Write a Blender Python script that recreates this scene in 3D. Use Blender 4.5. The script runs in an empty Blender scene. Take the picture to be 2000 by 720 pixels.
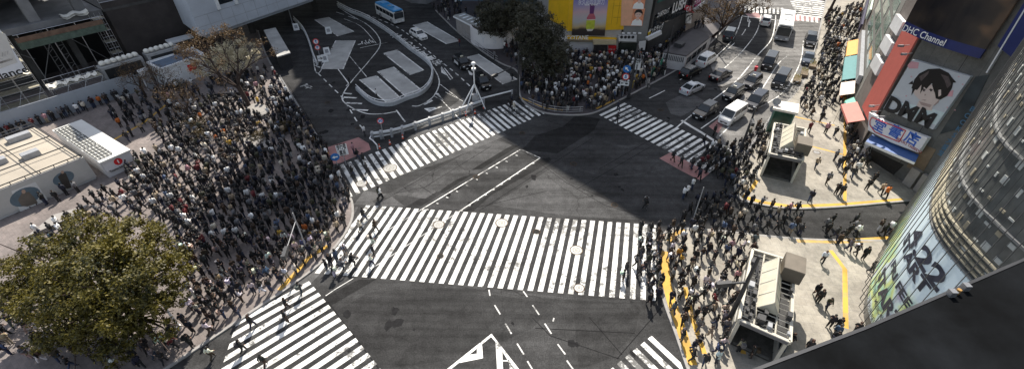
import bpy, bmesh, math, random, re
import numpy as np
from mathutils import Vector, Matrix

random.seed(11)
rng = np.random.default_rng(11)
R = math.radians
scene = bpy.context.scene
COL = scene.collection
# camera model found from the road markings: 32.5 m up, looking 38 degrees down
F, PITCH, H = 897.6, R(38.0), 32.5
CP, SP = math.cos(PITCH), math.sin(PITCH)

def ray(u, v):
    x, y = (u - 1000) / F, -(v - 360) / F
    return Vector((x, CP + y * SP, -SP + y * CP))

def G(u, v, z=0.0):
    d = ray(u, v)
    t = (z - H) / d.z
    return Vector((d.x * t, d.y * t, z))

def Zt(X, Y, v):
    k = (360 - v) / F
    return H + Y * (k * CP - SP) / (CP + k * SP)

def depth(p):
    return p[1] * CP - (p[2] - H) * SP

def px(p):
    z = p[2] - H
    d = p[1] * CP - z * SP
    return 1000 + F * p[0] / d, 360 - F * (p[1] * SP + z * CP) / d

class Wall:
    """A vertical plane through two ground points; pixels on it become points."""
    def __init__(s, A, B):
        s.A = Vector((A[0], A[1], 0)); s.B = Vector((B[0], B[1], 0))
        s.d = (s.B - s.A).normalized()
        n = Vector((s.d.y, -s.d.x, 0))
        if n.dot(-s.A) < 0: n = -n
        s.n = n
        if s.n.cross(Vector((0, 0, 1))).dot(s.d) > 0: s.xd = -s.d      # reading direction
        else: s.xd = s.d.copy()
    def pt(s, u, v, off=0.0):
        d = ray(u, v); o = Vector((0, 0, H))
        t = (s.A + s.n * off - o).dot(s.n) / d.dot(s.n)
        return o + d * t
    def quad(s, pts, off=0.0):
        return [s.pt(u, v, off) for u, v in pts]
    def at(s, a, z, off=0.0):
        return s.A + s.d * a + s.n * off + Vector((0, 0, z))

class MB:
    def __init__(s):
        s.v = []; s.f = []; s.m = []
    def add(s, vs, fs, m=0):
        b = len(s.v)
        s.v += [tuple(p) for p in vs]
        s.f += [tuple(i + b for i in f) for f in fs]
        s.m += [m] * len(fs)
        return s
    def box(s, x0, y0, z0, x1, y1, z1, m=0, M=None):
        vs = [Vector(p) for p in ((x0, y0, z0), (x1, y0, z0), (x1, y1, z0), (x0, y1, z0), (x0, y0, z1), (x1, y0, z1), (x1, y1, z1), (x0, y1, z1))]
        if M is not None: vs = [M @ p for p in vs]
        return s.add(vs, [(0, 3, 2, 1), (4, 5, 6, 7), (0, 1, 5, 4), (1, 2, 6, 5), (2, 3, 7, 6), (3, 0, 4, 7)], m)
    def prism(s, poly, z0, z1, m=0, mtop=None):
        poly = [(p[0], p[1]) for p in poly]
        a = sum(poly[i - 1][0] * poly[i][1] - poly[i][0] * poly[i - 1][1] for i in range(len(poly)))
        if a < 0: poly = poly[::-1]
        n = len(poly)
        s.add([(x, y, z0) for x, y in poly] + [(x, y, z1) for x, y in poly], [(i, (i + 1) % n, n + (i + 1) % n, n + i) for i in range(n)] + [tuple(range(n - 1, -1, -1))], m)
        s.add([(x, y, z1) for x, y in poly], [tuple(range(n))], m if mtop is None else mtop)
        return s
    def sheet(s, pts, m=0, z=None):
        pts = [Vector((p[0], p[1], p[2] if z is None else z)) for p in pts]
        a = sum(pts[i - 1].x * pts[i].y - pts[i].x * pts[i - 1].y for i in range(len(pts)))
        if a < 0: pts = pts[::-1]
        return s.add(pts, [tuple(range(len(pts)))], m)
    def panel(s, pts, nrm, t, m=0):
        """polygon pts (front outline) extruded backwards by t along -nrm"""
        n = len(pts); nrm = Vector(nrm)
        back = [Vector(p) - nrm * t for p in pts]
        return s.add(list(pts) + back, [tuple(range(n)), tuple(range(2 * n - 1, n - 1, -1))] + [(i, i + n, (i + 1) % n + n, (i + 1) % n) for i in range(n)], m)
    def tube(s, path, r, n=6, m=0, cap=True):
        path = [Vector(p) for p in path]
        rs = r if isinstance(r, (list, tuple)) else [r] * len(path)
        rings = []; up = Vector((0, 0, 1))
        for i, p in enumerate(path):
            t = (path[min(i + 1, len(path) - 1)] - path[max(i - 1, 0)])
            t = t.normalized() if t.length > 1e-9 else Vector((0, 0, 1))
            ref = Vector((0.0, 1.0, 0.0)) if abs(t.z) > 0.9 else up
            a = t.cross(ref).normalized(); b = t.cross(a)
            rings.append([p + (a * math.cos(2 * math.pi * k / n) + b * math.sin(2 * math.pi * k / n)) * rs[i] for k in range(n)])
        vs = [q for g in rings for q in g]; fs = []
        for i in range(len(path) - 1):
            for k in range(n):
                fs.append((i * n + k, i * n + (k + 1) % n, (i + 1) * n + (k + 1) % n, (i + 1) * n + k))
        if cap:
            fs.append(tuple(range(n - 1, -1, -1))); fs.append(tuple((len(path) - 1) * n + k for k in range(n)))
        return s.add(vs, fs, m)
    def cyl(s, c, r, z0, z1, n=16, m=0):
        return s.tube([(c[0], c[1], z0), (c[0], c[1], z1)], r, n, m)
    def ball(s, c, r, m=0, nu=10, nv=7, sc=(1, 1, 1)):
        vs = []; fs = []
        for j in range(nv + 1):
            th = math.pi * j / nv
            for i in range(nu):
                ph = 2 * math.pi * i / nu
                vs.append((c[0] + r * sc[0] * math.sin(th) * math.cos(ph), c[1] + r * sc[1] * math.sin(th) * math.sin(ph), c[2] + r * sc[2] * math.cos(th)))
        for j in range(nv):
            for i in range(nu):
                fs.append((j * nu + i, (j + 1) * nu + i, (j + 1) * nu + (i + 1) % nu, j * nu + (i + 1) % nu))
        return s.add(vs, fs, m)
    def wall(s, A, B, z0, z1, t, m=0):
        A = Vector((A[0], A[1], 0)); B = Vector((B[0], B[1], 0)); d = (B - A).normalized(); n = Vector((-d.y, d.x, 0)) * t / 2
        return s.prism([A + n, B + n, B - n, A - n], z0, z1, m)
    def stroke(s, pts, w, z, m=0, closed=False):
        """a flat band of width w along ground points"""
        P_ = [Vector((p[0], p[1], 0)) for p in pts]; n = len(P_)
        L = []; Rr = []
        for i in range(n):
            a = P_[i - 1] if (i > 0 or closed) else P_[i]
            b = P_[(i + 1) % n] if (i < n - 1 or closed) else P_[i]
            t = (b - a).normalized(); q = Vector((-t.y, t.x, 0)) * w / 2
            L.append(P_[i] + q); Rr.append(P_[i] - q)
        for i in range(n if closed else n - 1):
            j = (i + 1) % n
            s.sheet([Rr[i], Rr[j], L[j], L[i]], m, z)
        return s
    def build(s, name, mats, parent=None, origin=(0, 0, 0), smooth=False, bevel=0):
        me = bpy.data.meshes.new(name)
        o = Vector(origin)
        me.from_pydata([(p[0] - o.x, p[1] - o.y, p[2] - o.z) for p in s.v], [], s.f)
        if not isinstance(mats, (list, tuple)): mats = [mats]
        for m in mats: me.materials.append(m)
        if len(mats) > 1: me.polygons.foreach_set('material_index', [min(k, len(mats) - 1) for k in s.m])
        if bevel:
            bm = bmesh.new(); bm.from_mesh(me)
            bmesh.ops.remove_doubles(bm, verts=bm.verts, dist=1e-4)
            bmesh.ops.bevel(bm, geom=[e for e in bm.edges if len(e.link_faces) == 2 and e.calc_face_angle(0) > 0.5], offset=bevel, segments=2, affect='EDGES', clamp_overlap=True)
            bm.to_mesh(me); bm.free()
        if smooth: me.polygons.foreach_set('use_smooth', [True] * len(me.polygons))
        me.update()
        ob = bpy.data.objects.new(name, me); COL.objects.link(ob)
        if parent is not None: ob.parent = parent
        elif tuple(origin) != (0, 0, 0): ob.location = o
        return ob

def tag(o, label=None, cat=None, group=None, kind=None):
    if label: o['label'] = label
    if cat: o['category'] = cat
    if group: o['group'] = group
    if kind: o['kind'] = kind
    return o

def thing(name, label, cat, loc=(0, 0, 0), rz=0, group=None):
    o = bpy.data.objects.new(name, None); COL.objects.link(o)
    o.empty_display_size = 0.3
    o.location = loc; o.rotation_euler = (0, 0, rz)
    return tag(o, label, cat, group)

def copy_tree(o, parent=None):
    c = o.copy(); COL.objects.link(c)
    if parent is not None: c.parent = parent
    for ch in o.children: copy_tree(ch, c)
    return c

def struct(name, mb, mats, **k):
    return tag(mb.build(name, mats, **k), kind='structure')

# ------------------------------------------------------------------ materials
MATS = {}
def mk(name, col, rough=0.75, var=0.15, scale=1.5, metal=0.0, emit=0.0, alpha=1.0, spec=0.5, dirt=0.0):
    if name in MATS: return MATS[name]
    m = bpy.data.materials.new(name); m.use_nodes = True
    nt = m.node_tree; b = nt.nodes['Principled BSDF']
    b.inputs['Roughness'].default_value = rough; b.inputs['Metallic'].default_value = metal
    b.inputs['Specular IOR Level'].default_value = spec
    c = (*col[:3], 1)
    if var > 0:
        geo = nt.nodes.new('ShaderNodeNewGeometry'); n1 = nt.nodes.new('ShaderNodeTexNoise')
        n1.inputs['Scale'].default_value = scale; n1.inputs['Detail'].default_value = 5; n1.inputs['Roughness'].default_value = 0.65
        nt.links.new(geo.outputs['Position'], n1.inputs['Vector'])
        rp = nt.nodes.new('ShaderNodeValToRGB')
        rp.color_ramp.elements[0].position = 0.3; rp.color_ramp.elements[1].position = 0.7
        rp.color_ramp.elements[0].color = (*[max(0, x * (1 - var)) for x in col[:3]], 1)
        rp.color_ramp.elements[1].color = (*[min(1, x * (1 + var)) for x in col[:3]], 1)
        nt.links.new(n1.outputs['Fac'], rp.inputs['Fac']); src = rp.outputs['Color']
        if dirt > 0:
            n2 = nt.nodes.new('ShaderNodeTexNoise'); n2.inputs['Scale'].default_value = scale * 0.23; n2.inputs['Detail'].default_value = 8
            nt.links.new(geo.outputs['Position'], n2.inputs['Vector'])
            r2 = nt.nodes.new('ShaderNodeValToRGB'); r2.color_ramp.elements[0].position = 0.45; r2.color_ramp.elements[1].position = 0.62
            r2.color_ramp.elements[0].color = (0, 0, 0, 1); r2.color_ramp.elements[1].color = (dirt, dirt, dirt, 1)
            nt.links.new(n2.outputs['Fac'], r2.inputs['Fac'])
            mx = nt.nodes.new('ShaderNodeMixRGB'); mx.inputs['Color2'].default_value = (*[x * 0.35 for x in col[:3]], 1)
            nt.links.new(r2.outputs['Color'], mx.inputs['Fac']); nt.links.new(src, mx.inputs['Color1']); src = mx.outputs['Color']
        nt.links.new(src, b.inputs['Base Color'])
    else:
        b.inputs['Base Color'].default_value = c
    if emit > 0:
        b.inputs['Emission Color'].default_value = c; b.inputs['Emission Strength'].default_value = emit
    MATS[name] = m
    return m

def N(nt, t, **kw):
    n = nt.nodes.new(t)
    for k, v in kw.items(): n.inputs[k.replace('_', ' ')].default_value = v
    return n

def ramp(nt, fac, stops):
    r = nt.nodes.new('ShaderNodeValToRGB'); e = r.color_ramp.elements
    while len(e) < len(stops): e.new(0.5)
    for i, (p, c) in enumerate(stops):
        e[i].position = p; e[i].color = (*c, 1) if not isinstance(c, (int, float)) else (c, c, c, 1)
    nt.links.new(fac, r.inputs['Fac'])
    return r.outputs['Color']

def mix(nt, fac, a, b, mode='MIX'):
    m = nt.nodes.new('ShaderNodeMixRGB'); m.blend_type = mode
    for s, x in (('Fac', fac), ('Color1', a), ('Color2', b)):
        if isinstance(x, (int, float)): m.inputs[s].default_value = x if s == 'Fac' else (x, x, x, 1)
        elif isinstance(x, tuple): m.inputs[s].default_value = (*x, 1)
        else: nt.links.new(x, m.inputs[s])
    return m.outputs['Color']

def asphalt(name, base, tint=(1, 1, 1.02), crack=1.0):
    m = bpy.data.materials.new(name); m.use_nodes = True; nt = m.node_tree; b = nt.nodes['Principled BSDF']
    geo = nt.nodes.new('ShaderNodeNewGeometry'); pos = geo.outputs['Position']
    def noise(scale, detail=6, rough=0.6, vec=None):
        n = N(nt, 'ShaderNodeTexNoise', Scale=scale, Detail=detail, Roughness=rough); nt.links.new(vec or pos, n.inputs['Vector']); return n.outputs['Fac']
    c = lambda k: tuple(base * k * t for t in tint)
    col = ramp(nt, noise(0.07, 8, 0.7), [(0.3, c(0.62)), (0.5, c(1.0)), (0.7, c(1.5))])
    col = mix(nt, 1.0, col, ramp(nt, noise(0.9, 9, 0.8), [(0.3, 0.62), (0.7, 1.35)]), 'MULTIPLY')
    col = mix(nt, 1.0, col, ramp(nt, noise(9, 4, 0.7), [(0.3, 0.6), (0.72, 1.45)]), 'MULTIPLY')
    # tyre-worn streaks along the two road directions
    mp = nt.nodes.new('ShaderNodeMapping'); mp.inputs['Rotation'].default_value = (0, 0, R(36)); mp.inputs['Scale'].default_value = (0.05, 1.0, 1)
    nt.links.new(pos, mp.inputs['Vector'])
    col = mix(nt, 1.0, col, ramp(nt, noise(0.9, 5, 0.6, mp.outputs['Vector']), [(0.35, 0.72), (0.65, 1.25)]), 'MULTIPLY')
    v = N(nt, 'ShaderNodeTexVoronoi', Scale=0.11); v.feature = 'DISTANCE_TO_EDGE'
    ds = nt.nodes.new('ShaderNodeVectorMath'); ds.operation = 'ADD'
    nn = N(nt, 'ShaderNodeTexNoise', Scale=0.6, Detail=6); nt.links.new(pos, nn.inputs['Vector'])
    sc = nt.nodes.new('ShaderNodeVectorMath'); sc.operation = 'SCALE'; sc.inputs['Scale'].default_value = 1.6
    nt.links.new(nn.outputs['Color'], sc.inputs[0]); nt.links.new(pos, ds.inputs[0]); nt.links.new(sc.outputs[0], ds.inputs[1])
    nt.links.new(ds.outputs[0], v.inputs['Vector'])
    col = mix(nt, 1.0, col, ramp(nt, v.outputs['Distance'], [(0.0, 1 - 0.55 * crack), (0.012, 1.0)]), 'MULTIPLY')
    nt.links.new(col, b.inputs['Base Color'])
    b.inputs['Roughness'].default_value = 0.9; b.inputs['Specular IOR Level'].default_value = 0.08
    bp = nt.nodes.new('ShaderNodeBump'); bp.inputs['Strength'].default_value = 0.35; bp.inputs['Distance'].default_value = 0.02
    nt.links.new(noise(40, 3), bp.inputs['Height']); nt.links.new(bp.outputs[0], b.inputs['Normal'])
    return m

def paint(name, col, wear=0.5, under=0.06):
    m = bpy.data.materials.new(name); m.use_nodes = True; nt = m.node_tree; b = nt.nodes['Principled BSDF']
    geo = nt.nodes.new('ShaderNodeNewGeometry'); pos = geo.outputs['Position']
    n = N(nt, 'ShaderNodeTexNoise', Scale=1.3, Detail=10, Roughness=0.78); nt.links.new(pos, n.inputs['Vector'])
    n2 = N(nt, 'ShaderNodeTexNoise', Scale=0.16, Detail=3); nt.links.new(pos, n2.inputs['Vector'])
    a = nt.nodes.new('ShaderNodeMath'); a.operation = 'ADD'
    sc = nt.nodes.new('ShaderNodeMath'); sc.operation = 'MULTIPLY'; sc.inputs[1].default_value = 0.6
    nt.links.new(n2.outputs['Fac'], sc.inputs[0]); nt.links.new(n.outputs['Fac'], a.inputs[0]); nt.links.new(sc.outputs[0], a.inputs[1])
    f = ramp(nt, a.outputs[0], [(0.98 - 0.16 * wear, 0.0), (1.05 - 0.16 * wear, 0.9)])
    n3 = N(nt, 'ShaderNodeTexNoise', Scale=0.5, Detail=6); nt.links.new(pos, n3.inputs['Vector'])
    for rot_ in (36, -58):       # paint worn off along the wheel tracks
        mp = nt.nodes.new('ShaderNodeMapping'); mp.inputs['Rotation'].default_value = (0, 0, R(rot_)); mp.inputs['Scale'].default_value = (0.06, 0.9, 1); nt.links.new(pos, mp.inputs['Vector'])
        nw = N(nt, 'ShaderNodeTexNoise', Scale=0.8, Detail=4); nt.links.new(mp.outputs[0], nw.inputs['Vector'])
        tr_ = ramp(nt, nw.outputs['Fac'], [(0.56, 0.0), (0.68, 0.5)])
        fine = ramp(nt, n.outputs['Fac'], [(0.42, 0.25), (0.6, 1.0)])
        f = mix(nt, 1.0, f, mix(nt, 1.0, tr_, fine, 'MULTIPLY'), 'LIGHTEN')
    c = ramp(nt, n3.outputs['Fac'], [(0.32, tuple(x * 0.62 for x in col)), (0.6, col)])
    nt.links.new(mix(nt, f, c, (under, under, under)), b.inputs['Base Color'])
    b.inputs['Roughness'].default_value = 0.7
    return m

def paving(name, c1, c2, mortar, bw, bh, rot=0.0, stain=0.45):
    m = bpy.data.materials.new(name); m.use_nodes = True; nt = m.node_tree; b = nt.nodes['Principled BSDF']
    geo = nt.nodes.new('ShaderNodeNewGeometry'); pos = geo.outputs['Position']
    mp = nt.nodes.new('ShaderNodeMapping'); mp.inputs['Rotation'].default_value = (0, 0, rot); nt.links.new(pos, mp.inputs['Vector'])
    br = N(nt, 'ShaderNodeTexBrick', Scale=1.0); br.inputs['Brick Width'].default_value = bw; br.inputs['Row Height'].default_value = bh
    br.inputs['Mortar Size'].default_value = 0.012; br.inputs['Color1'].default_value = (*c1, 1); br.inputs['Color2'].default_value = (*c2, 1); br.inputs['Mortar'].default_value = (*mortar, 1)
    nt.links.new(mp.outputs[0], br.inputs['Vector'])
    n = N(nt, 'ShaderNodeTexNoise', Scale=0.22, Detail=9, Roughness=0.72); nt.links.new(pos, n.inputs['Vector'])
    col = mix(nt, 1.0, br.outputs['Color'], ramp(nt, n.outputs['Fac'], [(0.3, 1 - stain), (0.62, 1.08)]), 'MULTIPLY')
    n4 = N(nt, 'ShaderNodeTexNoise', Scale=3.2, Detail=6, Roughness=0.7); nt.links.new(pos, n4.inputs['Vector'])
    col = mix(nt, 1.0, col, ramp(nt, n4.outputs['Fac'], [(0.32, 0.8), (0.6, 1.05)]), 'MULTIPLY')
    nt.links.new(col, b.inputs['Base Color']); b.inputs['Roughness'].default_value = 0.8
    return m

def ocolor(name, rough=0.8, var=0.25):
    """cloth or car paint taking the object's own colour"""
    m = bpy.data.materials.new(name); m.use_nodes = True; nt = m.node_tree; b = nt.nodes['Principled BSDF']
    oi = nt.nodes.new('ShaderNodeObjectInfo'); geo = nt.nodes.new('ShaderNodeNewGeometry')
    n = N(nt, 'ShaderNodeTexNoise', Scale=9, Detail=4); nt.links.new(geo.outputs['Position'], n.inputs['Vector'])
    nt.links.new(mix(nt, 1.0, oi.outputs['Color'], ramp(nt, n.outputs['Fac'], [(0.3, 1 - var), (0.7, 1 + var * .6)]), 'MULTIPLY'), b.inputs['Base Color'])
    b.inputs['Roughness'].default_value = rough
    return m

def glass(name, col=(0.02, 0.025, 0.03), rough=0.06):
    m = bpy.data.materials.new(name); m.use_nodes = True; b = m.node_tree.nodes['Principled BSDF']
    nt = m.node_tree; geo = nt.nodes.new('ShaderNodeNewGeometry')
    n = N(nt, 'ShaderNodeTexNoise', Scale=0.8, Detail=3); nt.links.new(geo.outputs['Position'], n.inputs['Vector'])
    nt.links.new(ramp(nt, n.outputs['Fac'], [(0.3, tuple(x * 0.7 for x in col)), (0.7, tuple(x * 1.4 for x in col))]), b.inputs['Base Color'])
    b.inputs['Roughness'].default_value = rough; b.inputs['Specular IOR Level'].default_value = 0.6
    return m

def leafmat(name, c0, c1, trans=0.25):
    m = bpy.data.materials.new(name); m.use_nodes = True; nt = m.node_tree; b = nt.nodes['Principled BSDF']
    geo = nt.nodes.new('ShaderNodeNewGeometry')
    n = N(nt, 'ShaderNodeTexNoise', Scale=0.35, Detail=4); nt.links.new(geo.outputs['Position'], n.inputs['Vector'])
    a = nt.nodes.new('ShaderNodeMath'); a.operation = 'MULTIPLY_ADD'; a.inputs[1].default_value = 0.45
    nt.links.new(geo.outputs['Random Per Island'], a.inputs[0]); nt.links.new(n.outputs['Fac'], a.inputs[2])
    col = ramp(nt, a.outputs[0], [(0.4, c0), (0.95, c1)])
    nt.links.new(col, b.inputs['Base Color']); b.inputs['Roughness'].default_value = 0.55
    tr = nt.nodes.new('ShaderNodeBsdfTranslucent'); nt.links.new(col, tr.inputs['Color'])
    mx = nt.nodes.new('ShaderNodeMixShader'); mx.inputs[0].default_value = trans
    nt.links.new(b.outputs[0], mx.inputs[1]); nt.links.new(tr.outputs[0], mx.inputs[2])
    nt.links.new(mx.outputs[0], nt.nodes['Material Output'].inputs['Surface'])
    return m

ASPH = asphalt('asphalt', 0.046, crack=.35)
ASPH_D = asphalt('asphalt_dark_patch', 0.024, crack=.3)
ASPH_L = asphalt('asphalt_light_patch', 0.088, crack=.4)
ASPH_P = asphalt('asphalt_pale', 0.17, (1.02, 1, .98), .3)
ASPH_R = asphalt('asphalt_reddish', 0.05, (1.25, 0.98, 0.98))
REDROAD = paint('red_lane_coating', (0.33, 0.16, 0.155), 0.5, 0.08)
WHITE = paint('road_paint_white', (0.80, 0.80, 0.78), 0.95, 0.05)
WHITE_OLD = paint('road_paint_worn', (0.62, 0.62, 0.61), 1.0)
YELLOW = paint('tactile_yellow', (0.62, 0.36, 0.05), 0.2, 0.25)
CONC = mk('pale_concrete', (0.42, 0.42, 0.41), 0.85, 0.2, 0.5, dirt=0.45)
KERB = mk('kerb_stone', (0.29, 0.28, 0.27), 0.85, 0.2, 1.2)
PAVE_L = paving('plaza_paving', (0.225, 0.19, 0.18), (0.185, 0.16, 0.152), (0.16, 0.14, 0.13), 0.6, 0.3, R(36))
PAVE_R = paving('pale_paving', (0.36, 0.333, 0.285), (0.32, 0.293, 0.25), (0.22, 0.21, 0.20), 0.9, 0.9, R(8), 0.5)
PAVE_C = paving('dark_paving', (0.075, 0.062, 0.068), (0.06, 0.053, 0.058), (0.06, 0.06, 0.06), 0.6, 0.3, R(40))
BRONZE = mk('manhole_iron', (0.25, 0.24, 0.215), 0.6, 0.5, 5)
WHITEM = mk('white_metal', (0.78, 0.79, 0.8), 0.4, 0.08, 1.0, dirt=0.15)
GREYM = mk('grey_metal', (0.3, 0.31, 0.33), 0.45, 0.15, 1.5)
DARKM = mk('dark_metal', (0.035, 0.036, 0.04), 0.45, 0.25, 2)
BLACK = mk('black_plastic', (0.015, 0.015, 0.016), 0.5, 0.2, 3)
GLASSD = glass('dark_glass')
RUBBER = mk('rubber', (0.02, 0.02, 0.02), 0.85, 0.2, 8)
STEEL = mk('steel', (0.45, 0.46, 0.48), 0.35, 0.1, 4, metal=0.8)

def text(s, size, bold=0.0, width=None):
    cu = bpy.data.curves.new('lettering_curve', 'FONT'); cu.body = s; cu.size = size; cu.offset = bold * size
    cu.align_x = 'CENTER'; cu.align_y = 'CENTER'; cu.resolution_u = 3
    ob = bpy.data.objects.new('lettering_tmp', cu); COL.objects.link(ob)
    dg = bpy.context.evaluated_depsgraph_get(); dg.update()
    me = bpy.data.meshes.new_from_object(ob.evaluated_get(dg))
    vs = [v.co.copy() for v in me.vertices]; fs = [tuple(p.vertices) for p in me.polygons]
    bpy.data.objects.remove(ob); bpy.data.curves.remove(cu); bpy.data.meshes.remove(me)
    if vs and width:
        w = max(v.x for v in vs) - min(v.x for v in vs)
        k = width / max(w, 1e-6); vs = [Vector((v.x * k, v.y, v.z)) for v in vs]
    return vs, fs

def put_text(mb, s, org, xd, yd, size, m=0, bold=0.0, width=None):
    vs, fs = text(s, size, bold, width)
    org, xd, yd = Vector(org), Vector(xd), Vector(yd)
    mb.add([org + xd * v.x + yd * v.y for v in vs], fs, m)
    return mb
UP = Vector((0, 0, 1))
SUN_EL, SUN_AZ, EXPOSURE = R(49), R(3), 0.65
# ------------------------------------------------------------------ ground, roads, pavements, markings
def gp(pts, z=0.0): return [G(u, v, z) for u, v in pts]
def poly(mb, pts, z, m=0): return mb.sheet(gp(pts), m, z)

struct('road', MB().sheet([(-420, -60, 0), (420, -60, 0), (420, 520, 0), (-420, 520, 0)]), ASPH)

def smooth_line(pts, n=4):
    P_ = [Vector((p[0], p[1], 0)) for p in pts]; out = []
    for i in range(len(P_) - 1):
        a, b, c, d = P_[max(i - 1, 0)], P_[i], P_[i + 1], P_[min(i + 2, len(P_) - 1)]
        for k in range(n):
            t = k / n
            out.append(0.5 * ((2 * b) + (c - a) * t + (2 * a - 5 * b + 4 * c - d) * t * t + (3 * b - a - 3 * c + d) * t ** 3))
    out.append(P_[-1]); return out

KZ = 0.13
def pavement(name, kerbline, rest, mat):
    k = smooth_line([G(u, v, KZ) for u, v in kerbline])
    rest = [Vector((p[0], p[1], 0)) for p in rest]
    pl = [p for p in k] + rest
    struct(name, MB().prism(pl, 0.0, KZ), mat)
    kb = MB()
    # kerb stones as a real step along the road edge, 12 mm proud of the paving
    cen = sum(pl, Vector((0, 0, 0))) / len(pl)
    for i in range(len(k) - 1):
        t = (k[i + 1] - k[i])
        if t.length < 1e-6: continue
        t.normalize(); q = Vector((-t.y, t.x, 0))
        kb.prism([k[i] - q * 0.02, k[i + 1] - q * 0.02, k[i + 1] + q * 0.22, k[i] + q * 0.22] if SIDE[name] > 0 else [k[i] + q * 0.02, k[i + 1] + q * 0.02, k[i + 1] - q * 0.22, k[i] - q * 0.22], 0.001, KZ + 0.012)
    struct('kerb', kb, KERB)
SIDE = {'plaza_paving': -1, 'corner_pavement': 1, 'shop_pavement': 1, 'near_pavement': 1}
pavement('plaza_paving', [(505, 60), (520, 105), (545, 150), (575, 200), (605, 250), (632, 288), (652, 325), (680, 375), (690, 398), (688, 430), (665, 470), (625, 515), (565, 560), (500, 603), (430, 650), (370, 690), (310, 730), (250, 775)],
         [(-30, 5, 0), (-160, 5, 0), (-160, 80, 0), (-100, 115, 0), (-60, 100, 0)], PAVE_L)
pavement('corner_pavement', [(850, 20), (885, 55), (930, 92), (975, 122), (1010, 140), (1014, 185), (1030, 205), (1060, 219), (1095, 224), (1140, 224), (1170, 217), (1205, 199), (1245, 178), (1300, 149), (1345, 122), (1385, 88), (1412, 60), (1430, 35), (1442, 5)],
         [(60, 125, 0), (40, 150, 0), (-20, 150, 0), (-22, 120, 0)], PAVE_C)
pavement('shop_pavement', [(1618, -25), (1606, 30), (1592, 90), (1574, 150), (1540, 195), (1505, 235), (1465, 285), (1442, 330), (1434, 362), (1446, 388), (1480, 398), (1545, 407), (1640, 404), (1768, 393), (1850, 388)],
         [(75, 36, 0), (130, 60, 0), (130, 125, 0), (95, 125, 0)], PAVE_R)
pavement('near_pavement', [(1800, 460), (1740, 467), (1640, 467), (1560, 464), (1480, 457), (1400, 448), (1330, 444), (1300, 450), (1288, 480), (1287, 540), (1296, 590), (1316, 645), (1340, 715), (1372, 800), (1400, 900)],
         [(12, 2, 0), (60, 2, 0), (60, 33, 0)], PAVE_R)

# road surface patches, and paler tones painted where sun falls
pd = MB()
poly(pd, [(1100, 247), (1160, 255), (1088, 300), (1020, 292), (1045, 265)], 0.004)
poly(pd, [(815, 407), (1005, 290), (1016, 283), (1000, 284), (790, 405)], 0.004)
poly(pd, [(1125, 225), (1172, 232), (1160, 255), (1100, 247)], 0.004)
poly(pd, [(905, 412), (1062, 308), (1075, 316), (1058, 326), (960, 380), (925, 412)], 0.004)
poly(pd, [(560, 620), (700, 545), (735, 545), (640, 600), (600, 640)], 0.004)
struct('road_patch', pd, ASPH_D)
pl = MB()
poly(pl, [(1300, 200), (1345, 178), (1380, 200), (1330, 228), (1310, 222)], 0.004)
poly(pl, [(690, 400), (712, 372), (760, 380), (790, 402), (735, 402), (712, 400)], 0.004)
poly(pl, [(695, 402), (700, 403), (640, 520), (600, 560), (575, 580), (565, 562), (628, 518), (668, 470)], 0.0045)
struct('road_patch', pl, ASPH_L)
jn = MB(); jl = MB()
def joint(pts, w=.06, mb=None): (mb or jn).stroke(gp(pts), w, 0.0052)
for q in ([(1018, 292), (1108, 358), (1180, 386)], [(1110, 358), (1180, 400), (1250, 420)], [(960, 262), (1020, 292)], [(935, 412), (1100, 306), (1160, 268)], [(640, 588), (742, 722)], [(905, 411), (1070, 372), (1150, 372)], [(1170, 330), (1290, 262)], [(1126, 370), (1290, 275)],
          [(700, 420), (905, 300)], [(760, 380), (830, 365), (960, 285)], [(1040, 620), (1075, 655), (1210, 700)], [(1300, 590), (1205, 700)], [(1150, 618), (1215, 692)], [(560, 160), (640, 292)], [(900, 240), (955, 268)], [(1060, 232), (1100, 246), (1168, 233)], [(820, 362), (850, 382)], [(1045, 640), (1240, 650)]): joint(q)
struct('road_joint', jn, mk('joint_tar', (.014, .014, .015), .95, .2, spec=.05))
for q, w in (([(880, 552), (960, 566), (1100, 582), (1268, 590)], .28), ([(1180, 276), (1222, 287), (1246, 279)], .5), ([(1130, 330), (1200, 345), (1300, 330)], .25), ([(850, 372), (905, 340), (990, 330)], .9), ([(730, 395), (790, 368), (870, 330)], .7)): jl.stroke(smooth_line(gp(q), 6), w, 0.0049)  # second stroke paints a glare patch thrown back by glass, the rest worn tracks
struct('road_patch', jl, asphalt('asphalt_worn_track', .058))
poly_sunlit = MB(); poly(poly_sunlit, [(905, 300), (955, 268), (1000, 284), (985, 292), (830, 388), (760, 378)], 0.0043); poly(poly_sunlit, [(960, 400), (1075, 330), (1110, 356), (1180, 388), (1252, 430), (1100, 420)], 0.0043); struct('road_patch', poly_sunlit, asphalt('asphalt_mid_patch', .068, crack=.6))  # sunlit crossing centre painted paler, up to the shade edge
sun_wedge = MB(); poly(sun_wedge, [(798, 268), (905, 190), (940, 222), (990, 264), (872, 314), (772, 346), (742, 330)], 0.0044); struct('road_patch', sun_wedge, ASPH_L)  # bright sun wedge by the barrier, put into the road colour
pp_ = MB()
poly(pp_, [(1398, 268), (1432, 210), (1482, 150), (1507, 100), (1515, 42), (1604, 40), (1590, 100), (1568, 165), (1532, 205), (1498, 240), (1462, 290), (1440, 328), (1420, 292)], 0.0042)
poly(pp_, [(1404, 172), (1388, 128), (1426, 88), (1452, 96), (1487, 112), (1474, 135), (1440, 158)], 0.0042)  # sunlit gap on the street, its outline painted as a paler tone
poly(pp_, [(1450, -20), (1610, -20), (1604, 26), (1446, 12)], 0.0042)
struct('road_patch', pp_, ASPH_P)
pd2 = MB()
poly(pd2, [(652, 610), (720, 570), (860, 560), (1000, 580), (1080, 592), (1040, 640), (900, 700), (740, 720)], 0.0041)
poly(pd2, [(1120, 600), (1250, 600), (1240, 650), (1190, 700), (1130, 720)], 0.0041)
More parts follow.
